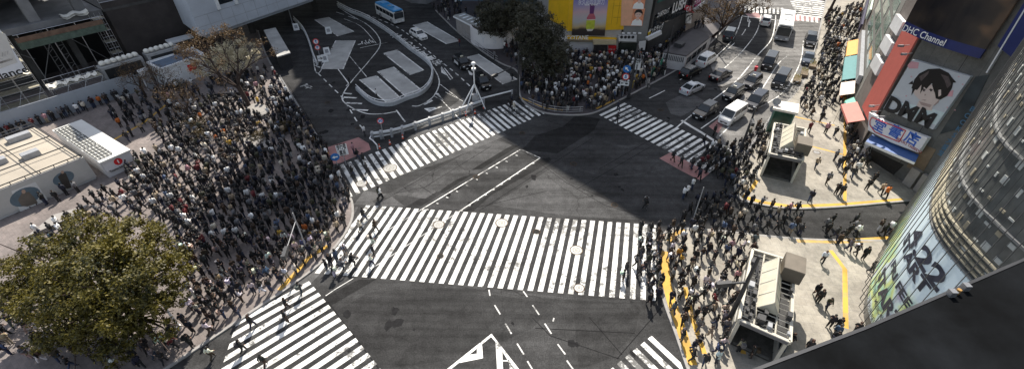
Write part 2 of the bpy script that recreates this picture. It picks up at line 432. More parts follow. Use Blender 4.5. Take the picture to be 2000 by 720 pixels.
struct('road_patch', pd2, asphalt('asphalt_dark_lane', .037, crack=.3))
pr = MB()
poly(pr, [(632, 290), (700, 268), (720, 280), (724, 292), (665, 318), (652, 320)], 0.004)
poly(pr, [(1288, 309), (1310, 297), (1386, 338), (1368, 352), (1330, 333)], 0.004)
poly(pr, [(1384, 247), (1437, 205), (1473, 216), (1440, 266), (1426, 284), (1406, 263)], 0.004)
poly(pr, [(1530, 27), (1600, 33), (1602, 47), (1532, 40)], 0.004)
poly(pr, [(1455, 27), (1480, 24), (1488, 36), (1465, 35)], 0.004)
struct('red_lane', pr, REDROAD)

def line_int(p, d, a, b):
    """where the line p + s d meets the line a-b (2D)"""
    e = b - a; den = d.x * e.y - d.y * e.x
    s_ = ((a.x - p.x) * e.y - (a.y - p.y) * e.x) / den
    return p + d * s_

def zebra(pairs, idx, ks, top, bot, mat=WHITE, w=0.47, z=0.008, skip=None):
    L = [(G(*a), G(*b)) for a, b in pairs]
    d = sum(((b - a).normalized() for a, b in L), Vector((0, 0, 0))).normalized()
    n = Vector((-d.y, d.x, 0))
    s = [((a + b) / 2).dot(n) for a, b in L]
    k_, c_ = np.polyfit(idx, s, 1)
    T0, T1 = G(*top[0]), G(*top[1]); B0, B1 = G(*bot[0]), G(*bot[1])
    mb = MB()
    for k in ks:
        o = c_ + k_ * k
        q = []
        for e, (a, b) in ((-w / 2, (T0, T1)), (w / 2, (T0, T1)), (w / 2, (B0, B1)), (-w / 2, (B0, B1))):
            q.append(line_int(n * (o + e), d, a, b))
        if skip and k in skip:
            f0, f1 = skip[k]
            q = [q[0].lerp(q[3], f0), q[1].lerp(q[2], f0), q[1].lerp(q[2], f1), q[0].lerp(q[3], f1)]
        mb.sheet(q, 0, z)
    struct('zebra_crossing', mb, mat)

zebra([((814.3, 406.9), (727.8, 542)), ((944, 415.7), (880, 555)), ((1091.3, 425.7), (1056.8, 568.5)), ((1257.5, 437.5), (1256.5, 585))], [0, 8, 17, 27],
      range(-6, 29), ((721, 400.8), (1257.5, 437.5)), ((727.8, 542), (1256.5, 585)))
zebra([((709.5, 306.1), (744.4, 358.5)), ((735.7, 296.2), (771.4, 347.6)), ((824, 264), (861.7, 307.7)), ((912.5, 231.7), (953.8, 268.1)), ((933.3, 222.9), (975, 259.8)), ((964.6, 211.9), (1006.3, 246.3))], [0, 2, 9, 17, 19, 22],
      range(-5, 29), ((709.5, 306.1), (964.6, 211.9)), ((744.4, 358.5), (1006.3, 246.3)), skip={26: (0, 0.93), 27: (0.35, 1), 28: (0.7, 1)})
zebra([((1172.1, 225.4), (1222.6, 202.2)), ((1240.4, 261.3), (1292, 234.3)), ((1308.2, 296.9), (1357.6, 265.4))], [0, 7, 13],
      range(0, 20), ((1222.6, 202.2), (1357.6, 265.4)), ((1172.1, 225.4), (1308.2, 296.9)))
# lower left crossing: right ends measured, stripes run to the lower left
dR = [(643.75, 597.5), (733, 706.3)]
ddir = (G(480, 715) - G(653.75, 608.75))
def zebra_ends(p0, p1, count, k0, k1, dirv, left, w=0.47):
    a, b = G(*p0), G(*p1); d = dirv.normalized(); mb = MB()
    l0, l1 = G(*left[0]), G(*left[1])
    for k in range(k0, k1):
        c = a.lerp(b, k / count)
        e = (b - a).normalized() * (w / 2) / abs((b - a).normalized().cross(d).z)
        q = [c - e, c + e, line_int(c + e, d, l0, l1), line_int(c - e, d, l0, l1)]
        mb.sheet(q, 0, 0.008)
    struct('zebra_crossing', mb, WHITE)
zebra_ends(dR[0], dR[1], 8, -4, 14, ddir, ((475, 590), (432, 720)))
zebra_ends((1268.9, 657.8), (1208.9, 706.7), 4, 0, 9, G(1317.8, 703.3) - G(1268.9, 657.8), ((1322, 690), (1345, 745)))

mk_ = MB()
def ln(pts, w=0.15, m=0, z=0.0085, sm=False):
    g = gp(pts)
    mk_.stroke(smooth_line(g, 5) if sm else g, w, z, m)
def dash(pts, a, b, w=0.15, m=0):
    g = smooth_line(gp(pts), 8); out = []
    acc = 0; seg = [g[0]]; on = True
    for i in range(1, len(g)):
        p, q = g[i - 1], g[i]
        while True:
            need = (a if on else b) - acc; L = (q - p).length
            if L < need: acc += L; seg.append(q); break
            r = p.lerp(q, need / L); seg.append(r)
            if on and len(seg) > 1: mk_.stroke(seg, w, 0.0085, m)
            on = not on; seg = [r]; acc = 0; p = r
# lane box across the middle
ln([(1016.7, 291.7), (821, 410)], 0.12); ln([(821, 410), (738, 461)], 0.07, 2); ln([(1055, 308), (898, 411.7)], 0.12); ln([(898, 411.7), (724, 525)], 0.08, 2); ln([(1016.7, 291.7), (1055, 308)], 0.1)
for t in np.linspace(0.06, 0.95, 10):
    for (p, q, s_) in (((1016.7, 291.7), (821, 410), 1), ((1055, 308), (898, 411.7), -1)):
        c = (p[0] + (q[0] - p[0]) * t, p[1] + (q[1] - p[1]) * t)
        ln([(c[0] + 2 * s_, c[1] + 4), (c[0] + 6 * s_, c[1] + 5.2)], 0.14, 2)
# bottom lane dashes
for sg in (((955, 565), (957, 577)), ((966, 595), (977, 613)), ((987, 631), (999, 651)), ((1010, 670), (1023, 691)), ((1030, 704), (1042, 724)),
           ((1022, 568), (1030, 579)), ((1040, 595), (1053, 614)), ((1064, 631), (1077, 651)), ((1089, 671), (1104, 691)), ((1107, 703), (1122, 724)), ((1080, 627), (1082, 620))):
    ln(sg, 0.12, 2)
def area(pts, m=0, z=0.0085): mk_.sheet(gp(pts), m, z)
c6 = lambda x, y: (860 + x / 4.5, 560 + y / 4.5)
area([c6(450, 408), c6(445, 437), c6(367, 503), c6(62, 745), c6(25, 745)])
area([c6(367, 503), c6(375, 622), c6(352, 628), c6(347, 520)]); area([c6(352, 545), c6(352, 628), c6(322, 634), c6(322, 547), c6(345, 521)])
area([c6(322, 584), c6(322, 634), c6(160, 666), c6(262, 592)])
area([c6(450, 408), c6(712, 745), c6(655, 745), c6(545, 565), c6(485, 480), c6(445, 437)])
area([c6(485, 480), c6(545, 565), c6(552, 745), c6(500, 745)])
area([c6(545, 640), c6(607, 640), c6(607, 652), c6(547, 652)]); area([c6(607, 645), c6(655, 745), c6(612, 745)])
# right-hand street
ln([(1318, 252), (1357, 220), (1410, 182), (1444, 152), (1480, 108), (1506, 78), (1514, 45), (1515, 30)], 0.18, sm=True)
ln([(1331, 235), (1350, 247), (1372, 260), (1400, 278), (1430, 296)], 0.45)
ln([(1369, 251), (1398, 231), (1430, 205)], 0.15); ln([(1405, 266), (1440, 232), (1480, 196)], 0.15)
ln([(1465, 208), (1494, 165), (1520, 125), (1537, 110)], 0.15, sm=True); ln([(1478, 213), (1530, 180), (1556, 138), (1566, 110), (1569, 80)], 0.15, sm=True)
dash([(1268, 192), (1305, 173), (1340, 148), (1385, 120), (1425, 93), (1455, 60), (1462, 30)], 4.0, 5.0)
ln([(1415, 133), (1450, 100), (1478, 62), (1487, 28)], 0.15, sm=True); ln([(1390, 118), (1425, 85), (1440, 60), (1450, 30)], 0.15, sm=True)
ln([(1443, 31), (1483, 36)], 0.3); ln([(1483, 36), (1520, 40)], 0.3); ln([(1462, 53), (1464, 42)], 0.2); area([(1461, 43), (1464, 38), (1467, 44)])
# far crossings, top right
for k in range(11):
    a = 1445 + k * 8.0; area([(a, 13 + k * 0.3), (a + 4.5, 13 + k * 0.3), (a + 4.7, 24 + k * 0.4), (a, 24 + k * 0.4)])
for k in range(8):
    a = 1528 + k * 9.2; area([(a, 27 + k * 0.9), (a + 5, 27.5 + k * 0.9), (a + 5.5, 38 + k), (a + 0.5, 37 + k)])
for k in range(9):
    y = 0 + k * 4.2; area([(1540 + k * 2, y - 6), (1610 + k * 3, y + 3), (1610 + k * 3, y + 5.2), (1540 + k * 2, y - 3.8)])
# taxi bay
ln([(660, 14), (690, 33), (718, 49), (738, 70), (742, 90), (722, 118), (690, 155), (671, 182), (670, 197), (690, 212), (718, 222), (750, 222), (776, 217)], 0.17, sm=True)
ln([(845, 130), (856, 150), (857, 168), (845, 190), (820, 206), (805, 207)], 0.17, sm=True)
ln([(560, 38), (590, 58), (606, 85), (611, 110), (616, 138), (622, 143), (628, 136)], 0.16, sm=True)
dash([(622, 144), (650, 172), (668, 190), (684, 215), (698, 238), (720, 266)], 1.3, 1.2, 0.17)
dash([(716, 29), (760, 46), (790, 62), (822, 88), (858, 118), (890, 143), (926, 176)], 1.2, 1.0, 0.2)
for y0, xa, xb in ((182, 671, 687), (190, 671, 697), (201, 677, 707), (214, 688, 719)): ln([(xa, y0), (xb, y0 + 1.5)], 0.35)
for y0, xa, xb in ((115, 613, 619), (120, 613.5, 622), (128, 615, 625)): ln([(xa, y0), (xb, y0 + 4)], 0.3)
ln([(660, 135), (681, 163), (676, 168)], 0.16); ln([(683, 110), (716, 150)], 0.13); ln([(703, 94), (757, 83)], 0.15); ln([(774, 215), (791, 238)], 0.2); ln([(776, 217), (770, 219)], 0.2)
ln([(672, 37), (705, 52), (735, 85)], 0.12, sm=True); ln([(657, 24), (672, 29)], 0.14); ln([(680, 32), (694, 37)], 0.14)
ln([(848, 188), (862, 195), (900, 235)], 0.12); ln([(860, 165), (895, 192)], 0.12); area([(849, 182), (856, 182), (866, 196)]); area([(825, 203), (843, 195), (846, 197), (830, 205)])
area([(828, 212), (864, 208), (838, 219)]); area([(832, 233), (868, 221), (870, 224), (834, 236)])
ln([(1270, 0), (1270, 0.01)], 0.1)
ln([(862, 131), (880, 156), (884, 153), (868, 133)], 0.16); area([(861, 132), (872, 147), (862, 142)])   # straight arrow
area([(913, 136), (931, 150), (917, 146)])
ln([(870, 180), (905, 198)], 0.1)
# lower white edging near the bike cluster
ln([(636, 577), (655, 564), (690, 543)], 0.07)
# concrete pads with white outlines
pads = [[(656, 79.5), (694, 79.5), (670, 135), (627, 135)], [(615, 39), (641, 34), (691, 62), (660, 71)], [(748.5, 104), (775, 97.5), (827.5, 137.5), (801.5, 146.5)],
        [(737.5, 140), (768.5, 131), (822.5, 176), (791.5, 187.5)], [(702.5, 156), (735, 147.5), (782.5, 192), (757.5, 202)],
        [(806.7, 49.4), (834, 43), (898, 80.5), (872, 86)], [(911.7, 111.7), (934, 106), (1010, 155.5), (982.5, 164.4)]]
cp = MB()
for q in pads:
    poly(cp, q, 0.004); g = gp(q); mk_.stroke(g, 0.22, 0.0085, 0, closed=True)
struct('concrete_pad', cp, CONC)
# writing on the road, upside down for us
def road_text(s, p0, p1, hgt, size, bold=0.03, width=None):
    a, b = G(*p0), G(*p1); xd = (b - a).normalized(); yd = Vector((-xd.y, xd.x, 0)) * hgt
    o = (a + b) / 2; o.z = 0.0087
    put_text(mk_, s, o, xd, yd, size, 0, bold, (b - a).length if width is None else width)
road_text('タクシー', (727, 79), (698, 87), 1.0, 2.6)
for ch, c in zip('般車専ニメのキアエ', ((856, 123), (840, 115), (826, 108), (818, 101), (808, 94), (797, 86), (788, 79), (780, 73), (773, 70))):
    a = G(*c); xd = (G(856, 123) - G(780, 73)).normalized(); xd = Vector((-xd.x, -xd.y, 0)); o = a.copy(); o.z = 0.0087
    yd = Vector((-xd.y, xd.x, 0)); put_text(mk_, ch, o, yd * -1, xd, 2.2, 0, 0.03, 1.9)
road_text('止', (606, 166), (592, 172), 1.0, 2.4)
struct('road_marking', mk_, [WHITE, ASPH_D, WHITE_OLD])
# yellow tactile strips on the pale pavements
ty = MB()
def ys(pts, w, z=KZ + 0.004): ty.stroke(gp(pts, KZ), w, z)
ys([(1452, 384), (1490, 395), (1545, 403), (1640, 400), (1765, 390)], 0.55)
ys([(1651, 180), (1650, 300), (1650, 392)], 0.35)
ys([(1553, 228), (1630, 245)], 0.25); ys([(1575, 283), (1648, 302)], 0.25)
ys([(1452, 386), (1470, 366), (1478, 352)], 0.4)
ys([(1556, 469), (1640, 471), (1738, 465)], 0.55)
ys([(1622, 488), (1650, 525), (1652, 640)], 0.4)
ys([(1297, 490), (1300, 545), (1312, 590), (1330, 640), (1352, 712)], 0.8); ys([(1338, 560), (1352, 620), (1376, 690)], 0.4); ys([(1444, 640), (1452, 690)], 0.4)
ys([(1305, 470), (1320, 455), (1338, 450)], 0.5)
ys([(600, 455), (640, 450)], 0.35); ys([(640, 480), (606, 500), (570, 540), (545, 566)], 0.45)
ys([(1015, 190), (1065, 211), (1100, 215)], 0.3); ys([(1165, 212), (1200, 195)], 0.35)
ys([(175, 300), (280, 240), (330, 200)], 0.35); ys([(640, 300), (600, 250)], 0.35)
struct('tactile_strip', ty, YELLOW)
# manholes
mh = MB(); mr = MB()
for (u, v, r) in ((980, 435, 0.62), (1125.5, 488, 0.6), (1131, 562, 0.45), (762, 328, 0.8), (706, 358, 0.6), (857, 438, 0.55), (1594, 299, 0.4)):
    c = G(u, v); z = KZ + 0.004 if u > 1500 else 0.012
    mh.sheet([c + Vector((math.cos(a), math.sin(a), 0)) * r for a in np.linspace(0, 2 * math.pi, 24, endpoint=False)], 0, z)
    mh.stroke([c + Vector((math.cos(a), math.sin(a), 0)) * r * 0.35 for a in np.linspace(0, 2 * math.pi, 24, endpoint=False)], 0.06, z + 0.004, 1, closed=True)
    mh.stroke([c + Vector((math.cos(a), math.sin(a), 0)) * r * 1.04 for a in np.linspace(0, 2 * math.pi, 24, endpoint=False)], 0.07, z + 0.004, 2, closed=True)
    mh.stroke([c + Vector((math.cos(a), math.sin(a), 0)) * r * 0.75 for a in np.linspace(0, 2 * math.pi, 24, endpoint=False)], 0.09, z + 0.004, 1, closed=True)
for (u, v, r) in ((1048, 452, .33), (860, 500, .3), (1120, 320, .33), (1020, 260, .33), (700, 250, .35), (640, 200, .33), (1290, 215, .33), (1400, 205, .33), (930, 345, .3), (1200, 400, .3), (1340, 180, .33)):
    c = G(u, v); mh.sheet([c + Vector((math.cos(a), math.sin(a), 0)) * r for a in np.linspace(0, 2 * math.pi, 18, endpoint=False)], 3, .0125); mh.stroke([c + Vector((math.cos(a), math.sin(a), 0)) * (r + .04) for a in np.linspace(0, 2 * math.pi, 18, endpoint=False)], .05, .0118, 2, closed=True)
os_ = MB(); r5 = random.Random(77)
for k in range(46):
    u, v = r5.choice([(r5.uniform(660, 1240), r5.uniform(570, 715)), (r5.uniform(760, 1240), r5.uniform(290, 400)), (r5.uniform(600, 720), r5.uniform(150, 270)), (r5.uniform(1250, 1420), r5.uniform(150, 240))])
    c = G(u, v); s_ = r5.uniform(.12, .5); os_.sheet([c + Vector((math.cos(a) * s_ * r5.uniform(.6, 1.2), math.sin(a) * s_ * r5.uniform(.5, 1.6), 0)) for a in np.linspace(0, 2 * math.pi, 11, endpoint=False)], 0, .0047 + k * .00001)
struct('oil_stain', os_, mk('oil_dark', (.02, .02, .021), .95, .3, 3, spec=.04))
struct('manhole_cover', mh, [BRONZE, GREYM, mk('rust_ring', (.08, .05, .03), .95, .3, 4, spec=.05), mk('iron_dark', (.035, .034, .032), .95, .4, 6, spec=.05)])
# ------------------------------------------------------------------ people
SKIN = mk('skin', (0.50, 0.33, 0.25), 0.6, 0.06, 20)
HAIRM = mk('hair_dark', (0.012, 0.010, 0.010), 0.45, 0.3, 30)
SHOEM = mk('shoe_leather', (0.03, 0.03, 0.032), 0.5, 0.3, 20)
CLOTH = ocolor('cloth')
HAIRC = ocolor('hair_colour', .62)
EYE = mk('eye_dark', (0.02, 0.015, 0.012), 0.3, 0)
LIP = mk('lip', (0.36, 0.15, 0.13), 0.5, 0)

def pose(kind, s=1):
    """joint positions, x right, y forward, z up; s mirrors the stride"""
    J = dict(pel=(0, 0, .93), wai=(0, -.005, 1.08), che=(0, .0, 1.27), nec=(0, 0.01, 1.42), hd0=(0, .03, 1.49), hd1=(0, .035, 1.57), hd2=(0, .025, 1.645))
    for k, sg in (('l', -1), ('r', 1)):
        J[k + 'hip'] = (sg * .09, 0, .88); J[k + 'kne'] = (sg * .095, .02, .48); J[k + 'ank'] = (sg * .1, -.02, .085); J[k + 'toe'] = (sg * .115, .15, .035)
        J[k + 'sho'] = (sg * .175, 0, 1.375); J[k + 'elb'] = (sg * .225, -.03, 1.10); J[k + 'wri'] = (sg * .235, .06, .87); J[k + 'hnd'] = (sg * .232, .085, .80)
    if kind.startswith('walk'):
        f, b = ('l', 'r') if s > 0 else ('r', 'l'); sg = {'l': -1, 'r': 1}
        J[f + 'kne'] = (sg[f] * .09, .18, .51); J[f + 'ank'] = (sg[f] * .09, .25, .11); J[f + 'toe'] = (sg[f] * .1, .41, .08)
        J[b + 'kne'] = (sg[b] * .09, -.03, .48); J[b + 'ank'] = (sg[b] * .09, -.28, .14); J[b + 'toe'] = (sg[b] * .1, -.14, .035)
        J[f + 'elb'] = (sg[f] * .23, -.17, 1.13); J[f + 'wri'] = (sg[f] * .225, -.16, .88); J[f + 'hnd'] = (sg[f] * .22, -.15, .81)
        J[b + 'elb'] = (sg[b] * .23, .06, 1.11); J[b + 'wri'] = (sg[b] * .2, .25, .96); J[b + 'hnd'] = (sg[b] * .19, .31, .92)
    if kind in ('phone', 'walkphone'):
        J['relb'] = (.23, .02, 1.10); J['rwri'] = (.1, .27, 1.19); J['rhnd'] = (.06, .32, 1.24); J['hd0'] = (0, .05, 1.485); J['hd1'] = (0, .08, 1.555); J['hd2'] = (0, .09, 1.63)
    if kind == 'photo':
        for k, sg in (('l', -1), ('r', 1)):
            J[k + 'elb'] = (sg * .23, .16, 1.26); J[k + 'wri'] = (sg * .1, .34, 1.5); J[k + 'hnd'] = (sg * .06, .37, 1.57)
    if kind == 'fold':
        for k, sg in (('l', -1), ('r', 1)):
            J[k + 'elb'] = (sg * .24, .05, 1.12); J[k + 'wri'] = (sg * -.02, .19, 1.16 + .03 * sg); J[k + 'hnd'] = (sg * -.09, .2, 1.18 + .03 * sg)
    if kind == 'bag':
        J['relb'] = (.24, -.08, 1.12); J['rwri'] = (.2, .12, 1.2); J['rhnd'] = (.17, .17, 1.26)
        J['rkne'] = (.11, .08, .49); J['rank'] = (.13, .06, .085); J['rtoe'] = (.16, .22, .035)
    if kind == 'ride':
        J['pel'] = (0, -.05, .98); J['wai'] = (0, .0, 1.12); J['che'] = (0, .09, 1.29); J['nec'] = (0, .16, 1.42); J['hd0'] = (0, .2, 1.48); J['hd1'] = (0, .23, 1.56); J['hd2'] = (0, .235, 1.635)
        for k, sg in (('l', -1), ('r', 1)):
            J[k + 'hip'] = (sg * .1, -.03, .94); J[k + 'sho'] = (sg * .175, .1, 1.38); J[k + 'elb'] = (sg * .26, .28, 1.2); J[k + 'wri'] = (sg * .24, .46, 1.06); J[k + 'hnd'] = (sg * .22, .53, 1.03)
        J['lkne'] = (-.12, .35, .74); J['lank'] = (-.11, .18, .40); J['ltoe'] = (-.11, .33, .36); J['rkne'] = (.12, .25, .58); J['rank'] = (.11, .08, .2); J['rtoe'] = (.11, .24, .18)
    return {k: Vector(v) for k, v in J.items()}

def skin_mesh(name, verts, edges, radii, root, levels=1):
    me = bpy.data.meshes.new('skin_tmp'); me.from_pydata(verts, edges, [])
    ob = bpy.data.objects.new('skin_tmp', me); COL.objects.link(ob)
    md = ob.modifiers.new('Skin', 'SKIN'); md.use_smooth_shade = True
    for i, d in enumerate(me.skin_vertices[0].data):
        d.radius = radii[i] if isinstance(radii[i], tuple) else (radii[i], radii[i]); d.use_root = (i == root)
    if levels: ob.modifiers.new('Subsurf', 'SUBSURF').levels = levels
    dg = bpy.context.evaluated_depsgraph_get(); dg.update()
    out = bpy.data.meshes.new_from_object(ob.evaluated_get(dg)); out.name = name
    bpy.data.objects.remove(ob); bpy.data.meshes.remove(me)
    return out

def sk(J, spec, edges, root):
    names = list(spec); idx = {n: i for i, n in enumerate(names)}
    return [tuple(J[n]) for n in names], [(idx[a], idx[b]) for a, b in edges], [spec[n] for n in names], idx[root]

LEG_E = [('pel', 'lhip'), ('lhip', 'lkne'), ('lkne', 'lank'), ('pel', 'rhip'), ('rhip', 'rkne'), ('rkne', 'rank')]
ARM_E = [('che', 'lsho'), ('lsho', 'lelb'), ('lelb', 'lwri'), ('che', 'rsho'), ('rsho', 'relb'), ('relb', 'rwri')]

def add_extra(me, mb):
    """append an MB (face features, fingers, ...) to a mesh"""
    bm = bmesh.new(); bm.from_mesh(me)
    vs = [bm.verts.new(p) for p in mb.v]
    for f, m in zip(mb.f, mb.m):
        try:
            fc = bm.faces.new([vs[i] for i in f]); fc.material_index = m; fc.smooth = True
        except ValueError: pass
    bm.to_mesh(me); bm.free()

def fingers(mb, w, h):
    d = (h - w).normalized(); side = d.cross(Vector((0, 1, .3))).normalized()
    if side.length < .1: side = Vector((1, 0, 0))
    pn = d.cross(side)
    for j, (o, L) in enumerate(((-.027, .066), (-.009, .078), (.009, .072), (.026, .056))):
        b = h + side * o - d * .01
        mb.tube([b, b + d * L * .5, b + d * L * .85 + pn * L * .35], [.0095, .0088, .0065], 5)
    b = h - d * .055 - side * .028
    mb.tube([b, b - side * .026 + d * .02, b - side * .03 + d * .05], [.011, .010, .007], 5)

def make_templates():
    T = {}
    for kind, s in (('stand', 1), ('walk', 1), ('walkb', -1), ('phone', 1), ('photo', 1), ('fold', 1), ('bag', 1), ('walkphone', -1), ('ride', 1)):
        J = pose(kind, s); t = {}
        spec = dict(pel=(.135, .10), wai=(.115, .085), che=(.14, .095), nec=.05, hd0=(.062, .072), hd1=(.074, .09), hd2=(.056, .066))
        for k in 'lr': spec.update({k + 'hip': .085, k + 'kne': .056, k + 'ank': .04, k + 'toe': .036, k + 'sho': .052, k + 'elb': .04, k + 'wri': .027, k + 'hnd': (.038, .02)})
        E_ = [('pel', 'wai'), ('wai', 'che'), ('che', 'nec'), ('nec', 'hd0'), ('hd0', 'hd1'), ('hd1', 'hd2')] + LEG_E + ARM_E + [('lank', 'ltoe'), ('rank', 'rtoe'), ('lwri', 'lhnd'), ('rwri', 'rhnd')]
        me = skin_mesh('person_body', *sk(J, spec, E_, 'pel'))
        for m in (SKIN, SHOEM, EYE, LIP): me.materials.append(m)
        tz = {k: (J[k + 'ank'], J[k + 'toe']) for k in 'lr'}
        for p in me.polygons:
            c = p.center
            if any((c - a).length < .10 and c.z < a.z + .05 or (c - b).length < .12 for a, b in tz.values()): p.material_index = 1
        ex = MB()
        for k in 'lr': fingers(ex, J[k + 'wri'], J[k + 'hnd'])
        hc = J['hd1']; fy = .088
        for sx in (-1, 1):
            ex.ball(hc + Vector((sx * .03, fy - .012, .012)), .011, 2, 6, 4); ex.ball(hc + Vector((sx * .082, -.005, -.005)), .02, 0, 6, 4, (.5, .8, 1.3))
        ex.tube([hc + Vector((0, fy - .012, .015)), hc + Vector((0, fy + .012, -.022))], [.008, .015], 5)
        ex.box(-.022, hc.y + fy - .03, hc.z - .058, .022, hc.y + fy - .008, hc.z - .047, 3)
        add_extra(me, ex); t['body'] = me
        # hair: short cap and long fall
        for nm, lng in (('short', 0), ('long', 1), ('bob', .45)):
            h = MB(); nu, nv = 12, 8; vs = []; fs = []
            c0 = hc + Vector((0, -.012, .02))
            for j in range(nv + 1):
                th = math.pi * .66 * j / nv
                for i in range(nu):
                    a = 2 * math.pi * i / nu; front = max(0.0, math.sin(a))
                    tt = th * (1 - .42 * front)
                    z = math.cos(tt) * .125
                    rr = math.sin(tt)
                    if lng and j > nv - 3 and front < .3: z -= lng * .22 * (j - nv + 3) / 3
                    vs.append(c0 + Vector((rr * .104 * math.cos(a), rr * .118 * math.sin(a) - (.01 if front < .3 else 0), z + .004 * math.sin(5 * a + j))))
            for j in range(nv):
                for i in range(nu): fs.append((j * nu + i, (j + 1) * nu + i, (j + 1) * nu + (i + 1) % nu, j * nu + (i + 1) % nu))
            h.add(vs, fs); m = bpy.data.meshes.new('person_hair'); m.from_pydata([tuple(v) for v in h.v], [], h.f)
            m.materials.append(HAIRC); m.polygons.foreach_set('use_smooth', [True] * len(m.polygons)); t['hair_' + nm] = m
        cap = MB(); c0 = hc + Vector((0, 0, .045)); vs = []; fs = []
        cap.tube([c0 + Vector((0, -.01, 0)), c0 + Vector((0, -.01, .05)), c0 + Vector((0, -.01, .08))], [.112, .1, .05], 12)
        cap.tube([c0 + Vector((0, .08, .008)), c0 + Vector((0, .17, -.004))], [.075, .05], 8)
        m = bpy.data.meshes.new('person_cap'); m.from_pydata(cap.v, [], cap.f); m.materials.append(CLOTH); t['cap'] = m
        # jacket and coat
        for nm in ('jacket', 'coat'):
            spec = dict(pel=(.18, .145), wai=(.165, .135), che=(.19, .145), nec=.07)
            for k in 'lr': spec.update({k + 'sho': .085, k + 'elb': .07, k + 'wri': .055})
            E2 = [('pel', 'wai'), ('wai', 'che'), ('che', 'nec')] + ARM_E
            J2 = dict(J); r0 = 'pel'
            if nm == 'coat':
                J2['hem'] = (J['lkne'] + J['rkne']) * .5 * .75 + J['pel'] * .25; J2['hem'].z += .06
                spec['hem'] = (.24, .21); E2 = [('hem', 'pel')] + E2
            m = skin_mesh('person_' + nm, *sk(J2, spec, E2, r0)); m.materials.append(CLOTH); t[nm] = m
        spec = dict(pel=(.145, .112))
        for k in 'lr': spec.update({k + 'hip': .112, k + 'kne': .084, k + 'ank': .068})
        m = skin_mesh('person_trousers', *sk(J, spec, LEG_E, 'pel')); m.materials.append(CLOTH); t['trousers'] = m
        b = MB(); b.box(-.15, -.33, 1.02, .15, -.12, 1.40); b.box(-.11, -.38, 1.04, .11, -.33, 1.25)
        for sx in (-.11, .11): b.tube([(sx, -.14, 1.4), (sx, 0, 1.46), (sx, .14, 1.36), (sx, .1, 1.1)], .018, 5)
        m = bpy.data.meshes.new('person_backpack'); m.from_pydata([Vector(p) + Vector((0, J['che'].y, 0)) for p in b.v], [], b.f); m.materials.append(CLOTH); t['backpack'] = m
        b = MB(); b.tube([(.16, .0, 1.44), (-.05, .15, 1.2), (-.2, .1, .95)], .014, 5); b.tube([(.16, .0, 1.44), (-.05, -.13, 1.2), (-.2, 0, .95)], .014, 5); b.box(-.30, -.12, .72, -.19, .17, .98)
        m = bpy.data.meshes.new('person_shoulder_bag'); m.from_pydata([Vector(p) for p in b.v], [], b.f); m.materials.append(CLOTH); t['shoulder_bag'] = m
        T[kind] = t
    return T
TPL = make_templates()

TOPS = [('black', (.008, .008, .009), 46), ('charcoal', (.022, .022, .024), 20), ('navy', (.011, .013, .027), 10), ('white', (.7, .7, .69), 7), ('grey', (.13, .13, .14), 7), ('beige', (.33, .26, .18), 3),
        ('brown', (.05, .03, .018), 6), ('dark red', (.12, .014, .018), 1.6), ('olive', (.05, .05, .028), 3), ('cream', (.55, .5, .41), 1.6), ('denim blue', (.06, .09, .16), 2), ('mustard', (.4, .24, .03), .5), ('pink', (.5, .27, .3), .5), ('orange', (.5, .13, .02), .5)]
BOTS = [('black', (.013, .013, .014), 34), ('blue jeans', (.025, .04, .08), 14), ('grey', (.08, .08, .085), 8), ('beige', (.3, .24, .17), 3), ('navy', (.02, .024, .05), 9), ('white', (.65, .65, .64), 2.5), ('brown', (.05, .032, .022), 4)]
WHITEN = 1.0
def wpick(L, r): 
    w = [x[2] * (WHITEN if x[1][0] > .3 else 1) for x in L]; return r.choices(L, w)[0]

# landmarks used to say where somebody stands
ZONES = []      # (phrase, polygon px, spacing metres, bias kinds, max people, heading px or None)
def inpoly(u, v, P_):
    c = False; n = len(P_)
    for i in range(n):
        a, b = P_[i - 1], P_[i]
        if (a[1] > v) != (b[1] > v) and u < (b[0] - a[0]) * (v - a[1]) / (b[1] - a[1]) + a[0]: c = not c
    return c

BLOCK = []      # ground footprints nobody may stand in
def blocked(p):
    return any(inpoly(p.x, p.y, b) for b in BLOCK)

class Person:
    __slots__ = ('p', 'ang', 'kind', 'zone', 'where', 'sc', 'top', 'bot', 'hair', 'acc', 'cut', 'capc')
PEOPLE = []
GRID = {}
def near_ok(p, d):
    cx, cy = int(p.x // 1), int(p.y // 1)
    for i in range(cx - 1, cx + 2):
        for j in range(cy - 1, cy + 2):
            for q in GRID.get((i, j), ()):
                if (q - p).length < d: return False
    return True
pr_ = random.Random(5)
def add_person(p, ang, kind, where, sc=None, **k):
    q = Person(); q.p = Vector((p[0], p[1], p[2] if len(p) > 2 else 0)); q.ang = ang; q.kind = kind; q.where = where; q.sc = sc or pr_.uniform(.93, 1.07)
    q.top = k.get('top') or wpick(TOPS, pr_); q.bot = k.get('bot') or wpick(BOTS, pr_); q.hair = k.get('hair') or pr_.choice(['short', 'short', 'long', 'bob']); q.cut = pr_.choice(['jacket', 'jacket', 'coat'])
    if kind == 'ride': q.cut = 'jacket'
    q.acc = k.get('acc') if 'acc' in k else pr_.choices([None, 'backpack', 'shoulder_bag', 'cap'], [55, 18, 18, 3])[0]
    q.capc = pr_.choice(TOPS[:6])
    PEOPLE.append(q); GRID.setdefault((int(q.p.x // 1), int(q.p.y // 1)), []).append(Vector((q.p.x, q.p.y, 0)))
    return q
KINDS = ['stand', 'walk', 'walkb', 'phone', 'photo', 'fold', 'bag', 'walkphone']
